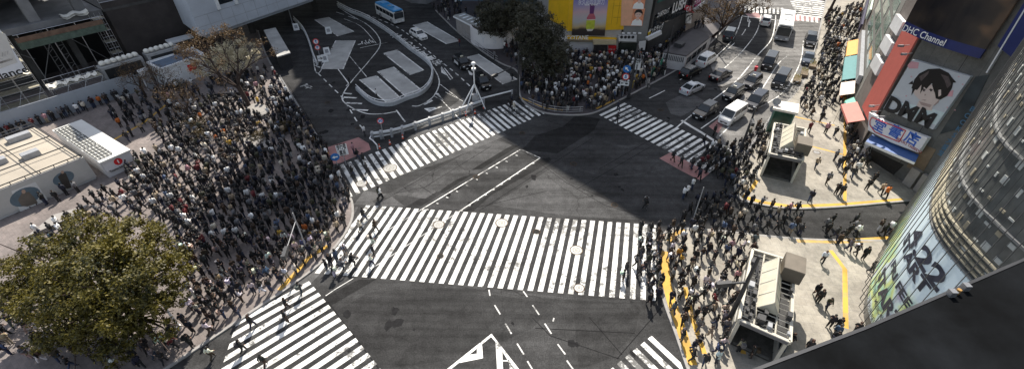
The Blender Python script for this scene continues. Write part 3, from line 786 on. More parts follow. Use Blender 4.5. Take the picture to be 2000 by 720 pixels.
def fill(where, polypx, spacing, count, kw, heading=None, spread=0.6, z=KZ, zf=None):
    us = [a for a, b in polypx]; vs_ = [b for a, b in polypx]; n = 0; tries = 0
    gpts = [G(u, v) for u, v in polypx]
    x0, x1 = min(g.x for g in gpts), max(g.x for g in gpts); y0, y1 = min(g.y for g in gpts), max(g.y for g in gpts)
    gl = [(g.x, g.y) for g in gpts]
    while n < count and tries < count * 90:
        tries += 1
        p = Vector((pr_.uniform(x0, x1), pr_.uniform(y0, y1), 0))
        if not inpoly(p.x, p.y, gl) or blocked(p): continue
        if count > 45 and pr_.random() > .62 + .6 * math.sin(p.x * .55 + 1.3 * math.sin(p.y * .31)) * math.sin(p.y * .47 + .8 * math.sin(p.x * .37)): continue
        if not near_ok(p, spacing * pr_.uniform(.8, 1.5)): continue
        if heading is None: ang = pr_.uniform(-math.pi, math.pi)
        else:
            d = G(*heading[1]) - G(*heading[0]); ang = math.atan2(-d.x, d.y) + pr_.gauss(0, spread) + (math.pi if pr_.random() < .25 else 0)
        add_person((p.x, p.y, zf(p) if zf else z), ang, pr_.choices(KINDS, kw)[0], where); n += 1
def put(where, spots, kinds=None, z=KZ, heading=None, **k):
    for i, (u, v) in enumerate(spots):
        g = G(u, v)
        if heading is None: ang = pr_.uniform(-math.pi, math.pi)
        else:
            d = G(*heading[1]) - G(*heading[0]); ang = math.atan2(-d.x, d.y) + pr_.gauss(0, .25)
        add_person((g.x, g.y, z), ang, (kinds[i % len(kinds)] if kinds else pr_.choice(KINDS)), where, **k)

def place_people(limit=300):
    P_ = sorted(PEOPLE, key=lambda q: depth(q.p))
    near, far = P_[:limit], P_[limit:]
    used = set()
    verb = dict(stand='standing', walk='walking', walkb='walking', phone='checking phone', photo='raising phone', fold='arms folded', bag='standing', walkphone='using phone', ride='cycling')
    for q in near:
        for att in range(400):
            top, bot = q.top, q.bot
            outer = q.cut
            extra = {'backpack': 'with backpack', 'shoulder_bag': 'with shoulder bag', 'cap': 'capped', None: 'no bag'}[q.acc]
            bt = bot[0] if bot[0] == 'blue jeans' else bot[0] + ' trousers'
            lab = ' '.join([{'long': 'long-haired', 'short': 'short-haired', 'bob': 'bob-haired'}[q.hair], 'person in', top[0], outer + ',', bt + ',', extra + ',', verb[q.kind], q.where])
            if lab not in used and len(re.findall(r"[A-Za-z0-9][A-Za-z0-9'-]*", lab)) <= 16: break
            q.top = wpick(TOPS, pr_) if att < 40 else pr_.choice(TOPS); q.bot = wpick(BOTS, pr_) if att < 40 else pr_.choice(BOTS); q.cut = pr_.choice(['jacket', 'coat']) if q.kind != 'ride' else 'jacket'
            q.acc = pr_.choices([None, 'backpack', 'shoulder_bag', 'cap'], [55, 18, 18, 8])[0]; q.hair = pr_.choice(['short', 'long', 'bob'])
        used.add(lab)
        r = thing('person', lab, 'person', q.p, q.ang, 'people around the scramble crossing'); r.scale = (q.sc,) * 3
        T = TPL[q.kind]
        def part(nm, me, col=None):
            o = bpy.data.objects.new(nm, me); COL.objects.link(o); o.parent = r
            if col: o.color = (*[c * pr_.uniform(.85, 1.15) for c in col], 1)
            return o
        part('body', T['body'])
        part('hair', T['hair_' + q.hair], pr_.choice([(.012, .010, .010), (.012, .010, .010), (.02, .013, .01), (.06, .03, .016)]))
        part(q.cut, T[q.cut], q.top[1]); part('trousers', T['trousers'], q.bot[1])
        if q.acc in ('backpack', 'shoulder_bag'): part(q.acc, T[q.acc], pr_.choice([TOPS[0], TOPS[1], TOPS[3], TOPS[4], TOPS[5], TOPS[9], TOPS[6]])[1])
        if q.acc == 'cap': part('cap', T['cap'], q.capc[1])
    # the rest of the crowd as one mass
    LT = {}
    for kind in KINDS:
        J = pose(kind, -1 if kind in ('walkb', 'walkphone') else 1); m = MB()
        for k in 'lr':
            m.tube([J[k + 'hip'], J[k + 'kne'], J[k + 'ank']], [.118, .088, .07], 5, 3, cap=False); m.tube([J[k + 'ank'] + Vector((0, -.04, -.03)), J[k + 'toe']], [.05, .04], 5, 4)
            m.tube([J[k + 'sho'] , J[k + 'elb'], J[k + 'wri']], [.09, .07, .056], 5, 2); m.tube([J[k + 'wri'], J[k + 'hnd']], [.03, .034], 5, 0)
        m.tube([J['pel'] + Vector((0, 0, -.1)), J['pel'], J['wai'], J['che'], J['nec'] + Vector((0, 0, -.01)), J['nec'] + Vector((0, 0, .03))], [.18, .19, .175, .215, .12, .06], 7, 2)
        m.ball(J['hd1'], .092, 0, 7, 5, (.9, 1, 1.15)); m.ball(J['hd1'] + Vector((0, -.016, .025)), .105, 1, 7, 5, (.95, 1.05, 1.05))
        v = np.array(m.v); counts = np.array([len(f) for f in m.f]); li = np.concatenate([np.array(f) for f in m.f]); mi = np.array(m.m)
        LT[kind] = (v, counts, li, mi)
    V = []; CN = []; LI = []; CO = []; base = 0
    cc = {0: (.36, .23, .17), 1: (.012, .010, .010), 4: (.03, .03, .03)}
    for q in far:
        kind = 'walk' if q.kind == 'ride' else q.kind
        v, cn, li, mi = LT[kind]; c, s = math.cos(q.ang), math.sin(q.ang)
        w = v.copy() * q.sc; x = w[:, 0] * c - w[:, 1] * s + q.p.x; y = w[:, 0] * s + w[:, 1] * c + q.p.y
        V.append(np.stack([x, y, w[:, 2] + q.p.z], 1)); CN.append(cn); LI.append(li + base); base += len(v)
        tab = np.zeros((5, 4)); tab[:, 3] = 1
        for k_, col in cc.items(): tab[k_, :3] = col
        tab[2, :3] = np.array(q.top[1]) * pr_.uniform(.8, 1.2); tab[3, :3] = np.array(q.bot[1]) * pr_.uniform(.8, 1.2)
        if q.acc == 'cap': tab[1, :3] = q.capc[1]
        CO.append(np.repeat(tab[mi], cn, axis=0))
    V = np.concatenate(V); CN = np.concatenate(CN); LI = np.concatenate(LI); CO = np.concatenate(CO)
    me = bpy.data.meshes.new('crowd'); me.vertices.add(len(V)); me.vertices.foreach_set('co', V.ravel())
    me.loops.add(len(LI)); me.loops.foreach_set('vertex_index', LI.astype(np.int32)); me.polygons.add(len(CN))
    st = np.concatenate([[0], np.cumsum(CN)[:-1]]).astype(np.int32); me.polygons.foreach_set('loop_start', st); me.polygons.foreach_set('loop_total', CN.astype(np.int32))
    me.update(calc_edges=True); me.polygons.foreach_set('use_smooth', [True] * len(CN))
    at = me.color_attributes.new('cloth_colour', 'FLOAT_COLOR', 'CORNER'); at.data.foreach_set('color', CO.astype(np.float32).ravel())
    m = bpy.data.materials.new('crowd_cloth'); m.use_nodes = True; nt = m.node_tree
    a = nt.nodes.new('ShaderNodeVertexColor'); a.layer_name = 'cloth_colour'; nt.links.new(a.outputs['Color'], nt.nodes['Principled BSDF'].inputs['Base Color'])
    nt.nodes['Principled BSDF'].inputs['Roughness'].default_value = .7
    me.materials.append(m); ob = bpy.data.objects.new('crowd', me); COL.objects.link(ob)
    tag(ob, 'dense crowd of pedestrians waiting on the square and pavements beyond the nearer people', 'crowd', kind='stuff')
    print('people', len(near), 'crowd', len(far), 'nearest limit depth', depth(near[-1].p))
# ------------------------------------------------------------------ vehicles
CARP = ocolor('car_paint', 0.22, 0.06)
LAMPM = mk('headlight_lens', (0.8, 0.82, 0.85), 0.1, 0)
TAILM = mk('tail_light_lens', (0.35, 0.01, 0.01), 0.2, 0)
PLATE = mk('plate_white', (0.75, 0.75, 0.72), 0.5, 0.05)
TRIM = mk('car_trim_dark', (0.02, 0.02, 0.022), 0.5, 0.1)
CHROME = mk('chrome', (0.6, 0.6, 0.62), 0.15, 0, metal=1)
CARKINDS = {
 # length, width, height, clearance, hood z, belt z, (x of hood start, windscreen base, roof front, roof rear, rear glass base, tail) as fractions from the front
 'suv': (4.6, 1.83, 1.7, .22, .98, 1.08, (.0, .26, .42, .88, .97, 1.0), .80),
 'taxi': (4.4, 1.7, 1.75, .18, 1.0, 1.08, (.0, .21, .36, .86, .95, 1.0), .82),
 'minivan': (4.9, 1.85, 1.92, .18, 1.05, 1.14, (.0, .17, .34, .90, .98, 1.0), .84),
 'van': (4.84, 1.88, 2.1, .2, 1.1, 1.2, (.0, .07, .22, .95, .99, 1.0), .86),
 'hatch': (4.55, 1.76, 1.48, .16, .84, .96, (.0, .25, .45, .70, .93, 1.0), .76),
 'sedan': (4.8, 1.82, 1.46, .16, .86, .95, (.0, .28, .43, .70, .86, 1.0), .76),
 'wagon': (4.6, 1.7, 1.5, .17, .88, .95, (.0, .27, .41, .86, .95, 1.0), .78),
}
def make_car(kind, label, color, loc, ang, taxi=False, group=None, cat='car', name=None, two=None):
    L, W, Ht, cl, hz, bz, fr, tf = CARKINDS[kind]
    r = thing(name or 'parked_car', label, cat, loc, ang, group)
    X = [L / 2 - f * L for f in fr]           # +x is the front
    hw = W / 2
    b = MB()
    # lower body: rounded in plan, profile in side view
    prof = [(X[0] - .02, cl + .05, .86), (X[0], cl + .28, .9), (X[0] - .03, hz - .22, .92), (X[0] - .25, hz - .06, .96), (X[1], hz + .03, 1.0), (X[1] - .05, bz, 1.0)]
    def section(x, zt, k):
        w = hw * k
        return [(x, -w * .92, cl), (x, -w, cl + .22), (x, -w, zt - .12), (x, -w * .9, zt), (x, w * .9, zt), (x, w, zt - .12), (x, w, cl + .22), (x, w * .92, cl)]
    tail_z = bz if kind != 'sedan' else bz - .02
    secs = [section(X[0], hz - .25, .84), section(X[0] - .12, hz - .12, .93), section(X[0] - .45, hz - .03, .985), section(X[1], hz + .04, 1.0), section((X[1] + X[2]) / 2 - .2, bz, 1.0),
            section(0, bz, 1.0), section(X[4] + .1, bz, 1.0), section(X[5] + .3, tail_z, .98), section(X[5] + .1, tail_z - .04, .94), section(X[5], tail_z - .2, .88)]
    secs.sort(key=lambda s_: -s_[0][0])
    vs = [p for s_ in secs for p in s_]; n = 8; fs = []
    for i in range(len(secs) - 1):
        for k in range(n): fs.append((i * n + k, i * n + (k + 1) % n, (i + 1) * n + (k + 1) % n, (i + 1) * n + k))
    fs += [tuple(range(n)), tuple(range((len(secs) - 1) * n + n - 1, (len(secs) - 1) * n - 1, -1))]
    b.add(vs, fs)
    # greenhouse
    rw = hw * tf
    gb = [(X[1], bz - .03, hw * .93), (X[4], bz - .03, hw * .93)]; gt = [(X[2], Ht, rw), (X[3], Ht, rw)]
    g = [(gb[0][0], -gb[0][2], gb[0][1]), (gb[0][0], gb[0][2], gb[0][1]), (gb[1][0], gb[1][2], gb[1][1]), (gb[1][0], -gb[1][2], gb[1][1]),
         (gt[0][0], -rw, Ht - .06), (gt[0][0], rw, Ht - .06), (gt[1][0], rw, Ht - .06), (gt[1][0], -rw, Ht - .06),
         (gt[0][0] - .12, -rw * .86, Ht), (gt[0][0] - .12, rw * .86, Ht), (gt[1][0] + .12, rw * .86, Ht), (gt[1][0] + .12, -rw * .86, Ht)]
    b.add(g, [(0, 1, 5, 4), (1, 2, 6, 5), (2, 3, 7, 6), (3, 0, 4, 7), (4, 5, 9, 8), (5, 6, 10, 9), (6, 7, 11, 10), (7, 4, 8, 11), (8, 9, 10, 11)])
    for sy in (-1, 1):
        for wx in (L * .31, -L * .29):      # wheel arches lips
            b.tube([(wx + math.cos(a) * .36, sy * hw * .985, .33 + math.sin(a) * .36) for a in np.linspace(0, math.pi, 7)], .03, 4, 1)
    ob = b.build('body', [CARP, TRIM], r, bevel=.035); ob.color = (*color, 1)
    for p in ob.data.polygons: p.use_smooth = False
    def win(nm, q, mat=GLASSD, lift=.012):
        q = [Vector(p) for p in q]; nn = (q[1] - q[0]).cross(q[3] - q[0]).normalized()
        c = sum(q, Vector()) / 4
        if nn.dot(c - Vector((0, 0, bz))) < 0: nn = -nn
        m = MB(); m.panel([p + nn * lift for p in q], nn, lift + .004); return m.build(nm, mat, r)
    G_ = [Vector(p) for p in g]
    def sub(i0, i1, i2, i3, u0, u1, v0, v1):
        f = lambda u, v: (G_[i0].lerp(G_[i1], u)).lerp(G_[i3].lerp(G_[i2], u), v)
        return [f(u0, v0), f(u1, v0), f(u1, v1), f(u0, v1)]
    win('windscreen', sub(0, 1, 5, 4, .05, .95, .06, .94)); win('rear_window', sub(2, 3, 7, 6, .08, .92, .12, .9))
    for a in ((1, 2, 6, 5), (0, 3, 7, 4)):
        win('side_window', sub(*a, .05, .46, .14, .88)); win('side_window', sub(*a, .5, .93, .14, .88))
    for sy in (-1, 1):
        m = MB(); m.box(X[0] - .20, sy * hw * .62 - .17, hz - .30, X[0] + .004, sy * hw * .62 + .17, hz - .16); m.build('headlight', LAMPM, r, bevel=.03)
        m = MB(); m.box(X[5] - .006, sy * hw * .74 - .1, bz - .42, X[5] + .16, sy * hw * .74 + .1, bz - .08); m.build('tail_light', TAILM, r, bevel=.02)
        m = MB(); m.box(X[1] - .32, sy * (hw + .10) - .09, bz + .02, X[1] - .2, sy * (hw + .10) + .09, bz + .18); o = m.build('wing_mirror', CARP, r, bevel=.02); o.color = (*color, 1)
        for wx in (L * .31, -L * .29):
            m = MB(); m.tube([(wx, sy * (hw - .2), .33), (wx, sy * (hw + .005), .33)], .33, 16); w = m.build('wheel', RUBBER, r)
            m = MB(); m.tube([(wx, sy * (hw - .02), .33), (wx, sy * (hw + .018), .33)], .2, 10); m.build('rim', STEEL, w)
    m = MB(); m.box(X[0] - .05, -.5, cl + .14, X[0] + .012, .5, cl + .34); m.build('grille', TRIM if kind != 'minivan' else CHROME, r)
    for x0, x1, z in ((X[0], X[0] + .02, cl + .08), (X[5] - .02, X[5], .62)):
        m = MB(); m.box(x0 - .004, -.17, z, x1 + .004, .17, z + .16); m.build('number_plate', PLATE, r)
    if taxi:
        m = MB(); m.prism([(X[2] - .5, -.22), (X[2] - .36, -.26), (X[2] - .36, .26), (X[2] - .5, .22)], Ht, Ht + .15); m.build('roof_sign', mk('taxi_lamp', (.75, .72, .6), .4, 0), r)
    if two is not None:
        for sy in (-1, 1):
            m = MB(); m.box(-L * .26, sy * (hw + .002) - .006, .45, L * .1, sy * (hw + .002) + .006, bz - .16); m.build('door_panel', two, r)
    return r

def road_ang(c, d):
    a, b = G(*c), G(c[0] + d[0], c[1] + d[1]); w = b - a
    return math.atan2(w.y, w.x)
BK = (.008, .008, .009); WH = (.78, .78, .77); SV = (.45, .47, .5)
cars = [
 ('suv', 'black sport utility car first at the stop line beside the white van', BK, (1376, 224), (-30, 19)),
 ('van', 'white high-roofed van at the stop line on the red lane', WH, (1428, 233), (-30, 21)),
 ('taxi', 'black cab waiting behind the first black sport utility car', BK, (1430, 189), (-26, 19)),
 ('taxi', 'black cab waiting between a red scooter and a black minivan', (.012, .012, .016), (1467, 167), (-24, 19)),
 ('minivan', 'black minivan waiting right behind the white high-roofed van', (.012, .014, .022), (1474, 205), (-22, 20)),
 ('van', 'black van approaching behind the red scooter', (.012, .012, .013), (1500, 129), (-13, 22)),
 ('van', 'black van following in the kerbside lane behind the black minivan', (.018, .018, .02), (1522, 164), (-15, 22)),
 ('hatch', 'silver hatchback driving away past the crossing', SV, (1351, 178), (28, -13)),
 ('suv', 'black estate car driving away alongside the low grey pavilion', (.012, .011, .011), (1347, 147), (26, -14)),
 ('minivan', 'white minivan driving away beside the low grey pavilion', WH, (1379, 124), (24, -15)),
 ('sedan', 'black saloon car driving away behind the white minivan', (.012, .01, .012), (1406, 152), (24, -13)),
 ('minivan', 'dark grey minivan beneath the brown tree by the far kerb', (.05, .055, .06), (1423, 74), (10, -18)),
 ('suv', 'small white car before the far crossing ahead of the coach', WH, (1494, 46), (5, -20)),
 ('minivan', 'black people carrier parked along the far crowded pavement', (.013, .013, .014), (1580, 86), (-2, 24)),
 ('sedan', 'slate blue saloon following along the crowded kerb', (.06, .075, .1), (1576, 120), (-5, 24)),
 ('wagon', 'white estate taxi near the upper concrete pad', WH, (818, 73), (22, 13)),
 ('taxi', 'black cab with white doors beside the lower concrete pad', BK, (902, 129), (20, 17)),
 ('taxi', 'all black cab in front near the white scaffold mast', BK, (941, 167), (17, 18)),
]
for k, lab, c, p, d in cars:
    g = G(*p)
    make_car(k, lab, c, (g.x, g.y, .009), road_ang(p, d), taxi=('cab' in lab or 'taxi' in lab), group='cars and vans on the roads', cat='van' if k == 'van' else 'taxi' if ('cab' in lab or 'taxi' in lab) else 'car', name='van' if k == 'van' else 'taxi' if ('cab' in lab or 'taxi' in lab) else 'car',
             two=mk('white_door', (.7, .7, .7), .3, 0) if 'white doors' in lab else None)

def make_bus(label, p, d, L, W, Ht, body, roofm, skirt):
    g = G(*p); r = thing('bus', label, 'bus', (g.x, g.y, .009), road_ang(p, d), 'buses on the roads'); hw = W / 2
    m = MB(); m.box(-L / 2, -hw, .35, L / 2, hw, 1.25, 1); m.box(-L / 2, -hw, 1.25, L / 2, hw, Ht - .35, 0); m.build('body', [body, skirt], r, bevel=.05)
    m = MB(); m.box(-L / 2 + .05, -hw + .04, Ht - .352, L / 2 - .05, hw - .04, Ht); ro = m.build('roof', roofm, r, bevel=.12)
    m = MB(); m.box(-L * .32, -.8, Ht - .01, -L * .12, .8, Ht + .22); m.build('roof_unit', roofm, ro, bevel=.06); m = MB(); m.box(L * .12, -.55, Ht - .01, L * .22, .55, Ht + .14); m.build('roof_unit', roofm, ro, bevel=.06)
    for k in (-.35, .02): 
        m = MB(); m.box(L * k, -.3, Ht - .01, L * k + .7, .3, Ht + .06); m.build('hatch', GREYM, ro)
    m = MB(); m.box(L / 2 - .01, -hw + .1, 1.2, L / 2 + .012, hw - .1, Ht - .5); m.build('windscreen', GLASSD, r)
    m = MB(); m.box(L / 2 - .01, -hw + .35, Ht - .46, L / 2 + .014, hw - .35, Ht - .2); m.build('destination_sign', mk('bus_sign', (.05, .05, .05), .4, 0), r)
    m = MB(); m.box(-L / 2 - .012, -hw + .25, 1.5, -L / 2 + .01, hw - .25, Ht - .6); m.build('rear_window', GLASSD, r)
    for sy in (-1, 1):
        nw = max(4, int(L / 1.6))
        for i in range(nw):
            x0 = -L / 2 + .35 + i * (L - .6) / nw; m = MB(); m.box(x0, sy * hw - .012, 1.42, x0 + (L - .6) / nw - .1, sy * hw + .012, Ht - .62); m.build('side_window', GLASSD, r)
        for wx in (L * .32, -L * .27):
            m = MB(); m.tube([(wx, sy * (hw - .3), .48), (wx, sy * (hw + .01), .48)], .48, 16); w = m.build('wheel', RUBBER, r)
            m = MB(); m.tube([(wx, sy * (hw - .02), .48), (wx, sy * (hw + .02), .48)], .27, 10); m.build('rim', STEEL, w)
        m = MB(); m.box(L / 2 - .05, sy * (hw - .4) - .2, .62, L / 2 + .02, sy * (hw - .4) + .2, .85); m.build('headlight', LAMPM, r)
        m = MB(); m.box(L / 2 - .1, sy * (hw + .2) - .1, 1.9, L / 2 + .1, sy * (hw + .2) + .1, 2.3); m.tube([(L / 2, sy * hw, 2.35), (L / 2, sy * (hw + .2), 2.3)], .02, 5); m.build('wing_mirror', BLACK, r)
    m = MB(); m.box(L / 2 - .01, -.2, .42, L / 2 + .015, .2, .6); m.build('number_plate', PLATE, r)
    return r
BLUEP = mk('bus_blue', (.05, .30, .62), .35, .05); WHP = mk('bus_white', (.8, .8, .79), .35, .05)
make_bus('white coach with a white roof seen from the front on the far street', (1527, 66), (-5, 24), 10.3, 2.5, 3.25, WHP, WHP, mk('bus_grey', (.3, .3, .32), .4, .05))
make_bus('city bus with a blue roof beside the taxi bay barrier', (763, 38), (26, 14), 8.2, 2.3, 2.9, WHP, BLUEP, mk('bus_skirt', (.55, .55, .55), .4, .1))

def make_bicycle(label, p, ang, grp='bicycles on the crossing', col=(.02, .02, .02)):
    r = thing('bicycle', label, 'bicycle', p, ang, grp)
    fm = MB()
    A, B, S, Hd = Vector((0, -.1, .3)), Vector((0, .52, .34)), Vector((0, -.22, .85)), Vector((0, .40, .88)); Rr = Vector((0, -.52, .34))
    for a, b in ((A, S), (A, Hd), (S + Vector((0, .03, -.1)), Hd), (A, Rr), (S, Rr), (Hd, B)): fm.tube([a, b], .018, 6)
    o = fm.build('frame', CARP, r); o.color = (*col, 1)
    for c in (B, Rr):
        m = MB(); m.tube([c + Vector((0, math.cos(a) * .33, math.sin(a) * .33)) for a in np.linspace(0, 2 * math.pi, 25)], .02, 5, cap=False); w = m.build('wheel', RUBBER, r)
        m = MB()
        for a in np.linspace(0, math.pi, 6, endpoint=False):
            e = Vector((0, math.cos(a) * .32, math.sin(a) * .32)); m.tube([c - e, c + e], .004, 3)
        m.build('spokes', STEEL, w)
    m = MB(); m.tube([(-.27, .34, 1.0), (-.1, .42, .98), (.1, .42, .98), (.27, .34, 1.0)], .016, 6); m.tube([Hd, (0, .42, .98)], .015, 6); m.build('handlebar', STEEL, r)
    m = MB(); m.box(-.08, -.34, .88, .08, -.08, .93); m.tube([S, (0, -.22, .89)], .015, 5); m.build('saddle', BLACK, r, bevel=.02)
    m = MB(); m.box(-.16, .46, .72, .16, .72, .92); m.build('basket', DARKM, r)
    return r
# ------------------------------------------------------------------ buildings
def bld(name, label, cat='building', loc=(0, 0, 0), group=None): return thing(name, label, cat, loc, 0, group)
def px_panel(w, pts, off, t, name, m, parent):
    mb = MB(); mb.panel(w.quad(pts, off), w.n, t); return mb.build(name, m, parent, origin=parent.location)
def px_text(w, s, u, v, size, off, m, parent, name='lettering', bold=.02, width=None, rot=0.0, mb=None):
    own = mb is None
    mb = mb or MB(); xd = w.xd * math.cos(rot) + UP * math.sin(rot); yd = UP * math.cos(rot) - w.xd * math.sin(rot)
    put_text(mb, s, w.pt(u, v, off), xd, yd, size, 0, bold, width)
    if own: return mb.build(name, m, parent, origin=parent.location)
CONCB = mk('building_concrete', (0.2, 0.2, 0.205), 0.85, 0.2, 0.6, dirt=.5)
DCONC = mk('dark_concrete', (0.07, 0.068, 0.066), 0.9, 0.35, 0.5, dirt=.6)
GREYT = paving('grey_tile_wall', (.17, .165, .155), (.14, .14, .13), (.06, .06, .06), 1.6, 1.6, 0, .4)
LETW = mk('letter_white', (.85, .85, .83), .5, 0)
LETK = mk('letter_black', (.015, .015, .018), .5, 0)

# ---- yellow cosmetics building at the far corner
A_, B_ = G(1110, 110, 0), G(1207, 107, 0)
W1 = Wall(A_, B_)
bk = -W1.n
lc = bld('yellow_building', 'yellow clad corner building with a giant perfume bottle poster over the crowd', loc=A_)
YEL = mk('yellow_panel', (.78, .46, .012), .45, .1, .8)
A2 = G(1070, 84, 0)
b = MB(); b.prism([A_, B_, B_ + bk * 26, A2 + bk * 20, A2], 0, 40); b.build('wall', mk('shop_wall', (.42, .40, .38), .8, .1), lc, origin=A_)
m = MB(); m.panel([W1.at(-.6, 4.6, .25), W1.at(11.0, 4.6, .25), W1.at(11.0, 40, .25), W1.at(-.6, 40, .25)], W1.n, .25); m.build('cladding', YEL, lc, origin=A_)
Wl = Wall(A2, A_); m = MB(); Ll = (A_ - A2).length
m.panel([Wl.at(0, 4.6, .25), Wl.at(Ll - .25, 4.6, .25), Wl.at(Ll - .25, 40, .25), Wl.at(0, 40, .25)], Wl.n, .25); m.build('cladding', YEL, lc, origin=A_)
SEAM = mk('panel_seam', (.30, .17, .01), .6, 0)
m = MB()
for u in (1192, 1203):
    p = W1.pt(u, 60, .26); m.box(-.02, -.02, 5.5, .02, .005, 40, 0, Matrix.Translation((p.x, p.y, 0)))
for z in (6.7, 8.6, 10.5): m.panel([W1.at(7.2, z, .262), W1.at(11, z, .262), W1.at(11, z + .05, .262), W1.at(7.2, z + .05, .262)], W1.n, .03)
m.build('panel_joint', SEAM, lc, origin=A_)
# poster
m_ = bpy.data.materials.new('poster_sunset'); m_.use_nodes = True; nt = m_.node_tree; bs = nt.nodes['Principled BSDF']
geo = nt.nodes.new('ShaderNodeNewGeometry'); sx = nt.nodes.new('ShaderNodeSeparateXYZ'); nt.links.new(geo.outputs['Position'], sx.inputs[0])
nz = N(nt, 'ShaderNodeTexNoise', Scale=.5, Detail=6); nt.links.new(geo.outputs['Position'], nz.inputs['Vector'])
ma = nt.nodes.new('ShaderNodeMath'); ma.operation = 'MULTIPLY_ADD'; ma.inputs[1].default_value = 1.8; nt.links.new(nz.outputs['Fac'], ma.inputs[0]); nt.links.new(sx.outputs['Z'], ma.inputs[2])
mr = nt.nodes.new('ShaderNodeMapRange'); mr.inputs['From Min'].default_value = 3.9; mr.inputs['From Max'].default_value = 11.4; nt.links.new(ma.outputs[0], mr.inputs['Value'])
nt.links.new(ramp(nt, mr.outputs[0], [(0.08, (.02, .015, .02)), (.24, (.05, .035, .03)), (.32, (.55, .42, .2)), (.45, (.5, .5, .5)), (.62, (.62, .42, .45)), (.8, (.3, .28, .5)), (.98, (.16, .14, .42))]), bs.inputs['Base Color'])
po = px_panel(W1, [(1121.5, -22), (1190, -22), (1181, 70.5), (1117, 69)], .36, .1, 'poster', m_, lc)
bt = MB(); c1 = W1.pt(1152, 60, .365); nn = W1.n; xd = W1.xd
def flat(mb, c, pts, off=0, m=0): mb.panel([c + xd * x + UP * z + nn * (.02 + off) for x, z in pts], nn, .02, m)
arc = lambda cx, cz, r, a0, a1, n=8: [(cx + r * math.cos(R(a0 + (a1 - a0) * i / n)), cz + r * math.sin(R(a0 + (a1 - a0) * i / n))) for i in range(n + 1)]
flat(bt, c1, [(-.62, .25), (.62, .25), (.75, .5), (.75, 1.75), (-.75, 1.75), (-.75, .5)], 0, 0)
flat(bt, c1, [(-.75, 1.75), (.75, 1.75), (.75, 2.2), (.45, 2.75), (.36, 2.85), (-.36, 2.85), (-.45, 2.75), (-.75, 2.2)], 0, 1)
flat(bt, c1, [(-.36, 2.85), (.36, 2.85), (.42, 4.35), (-.42, 4.35)], 0, 2); flat(bt, c1, [(-.4, -.1), (.4, -.1), (.62, .25), (-.62, .25)], 0, 3)
flat(bt, c1, [(-.75, 1.78), (.75, 1.78), (.75, 1.9), (-.75, 1.9)], .01, 3)
bt.build('bottle_print', [mk('print_green', (.5, .55, .05), .5, .2), mk('print_pink', (.5, .12, .16), .5, .2), mk('print_purple', (.12, .03, .14), .5, .3), mk('print_pale', (.7, .65, .6), .5, .1)], po, origin=(0, 0, 0))
tm = MB(); put_text(tm, '永久花の生命力', W1.pt(1155, 5, .39), xd, UP, 1.1, 0, .0, 4.4); put_text(tm, '果実  美容液', W1.pt(1155, 10, .39), xd, UP, .4)
tm.build('lettering', LETW, po)
for o in po.children: o.location = -A_
# fascia, canopy, shop front
px_panel(W1, [(1108, 71), (1205, 75.5), (1203, 80), (1108, 77)], .5, .5, 'fascia', YEL, lc)
tm = MB(); put_text(tm, "L'OCCITANE", W1.pt(1120, 74.5, .56), xd, UP, 1.0, 0, .02, 5.2); tm.build('lettering', LETW, lc, origin=A_)
px_panel(W1, [(1108, 78), (1160, 80), (1160, 83), (1108, 81)], .9, .9, 'canopy', mk('canopy_bronze', (.2, .17, .12), .5, .1), lc)
px_panel(W1, [(1110, 82), (1157.5, 83), (1157, 110), (1110, 109)], .12, .1, 'hoarding_panel', mk('hoarding_pale', (.55, .56, .6), .7, .06), lc)
px_panel(W1, [(1159, 79), (1204, 80), (1204, 87), (1159, 87)], 1.2, 1.2, 'awning', mk('awning_beige', (.5, .42, .27), .7, .1), lc)
px_panel(W1, [(1160, 88), (1187, 88), (1186, 110), (1159, 110)], .02, .015, 'shop_window', glass('shop_glass', (.05, .045, .045), .1), lc)
sg = px_panel(W1, [(1188.5, 89), (1204, 89.5), (1203, 105), (1188, 104.5)], .3, .15, 'red_sign', mk('sign_red', (.62, .02, .025), .5, .05), lc)
tm = MB(); put_text(tm, 'POP UP', W1.pt(1195, 97, .31), xd, UP, .35); tm.build('lettering', LETW, sg); sg.children[0].location = -A_

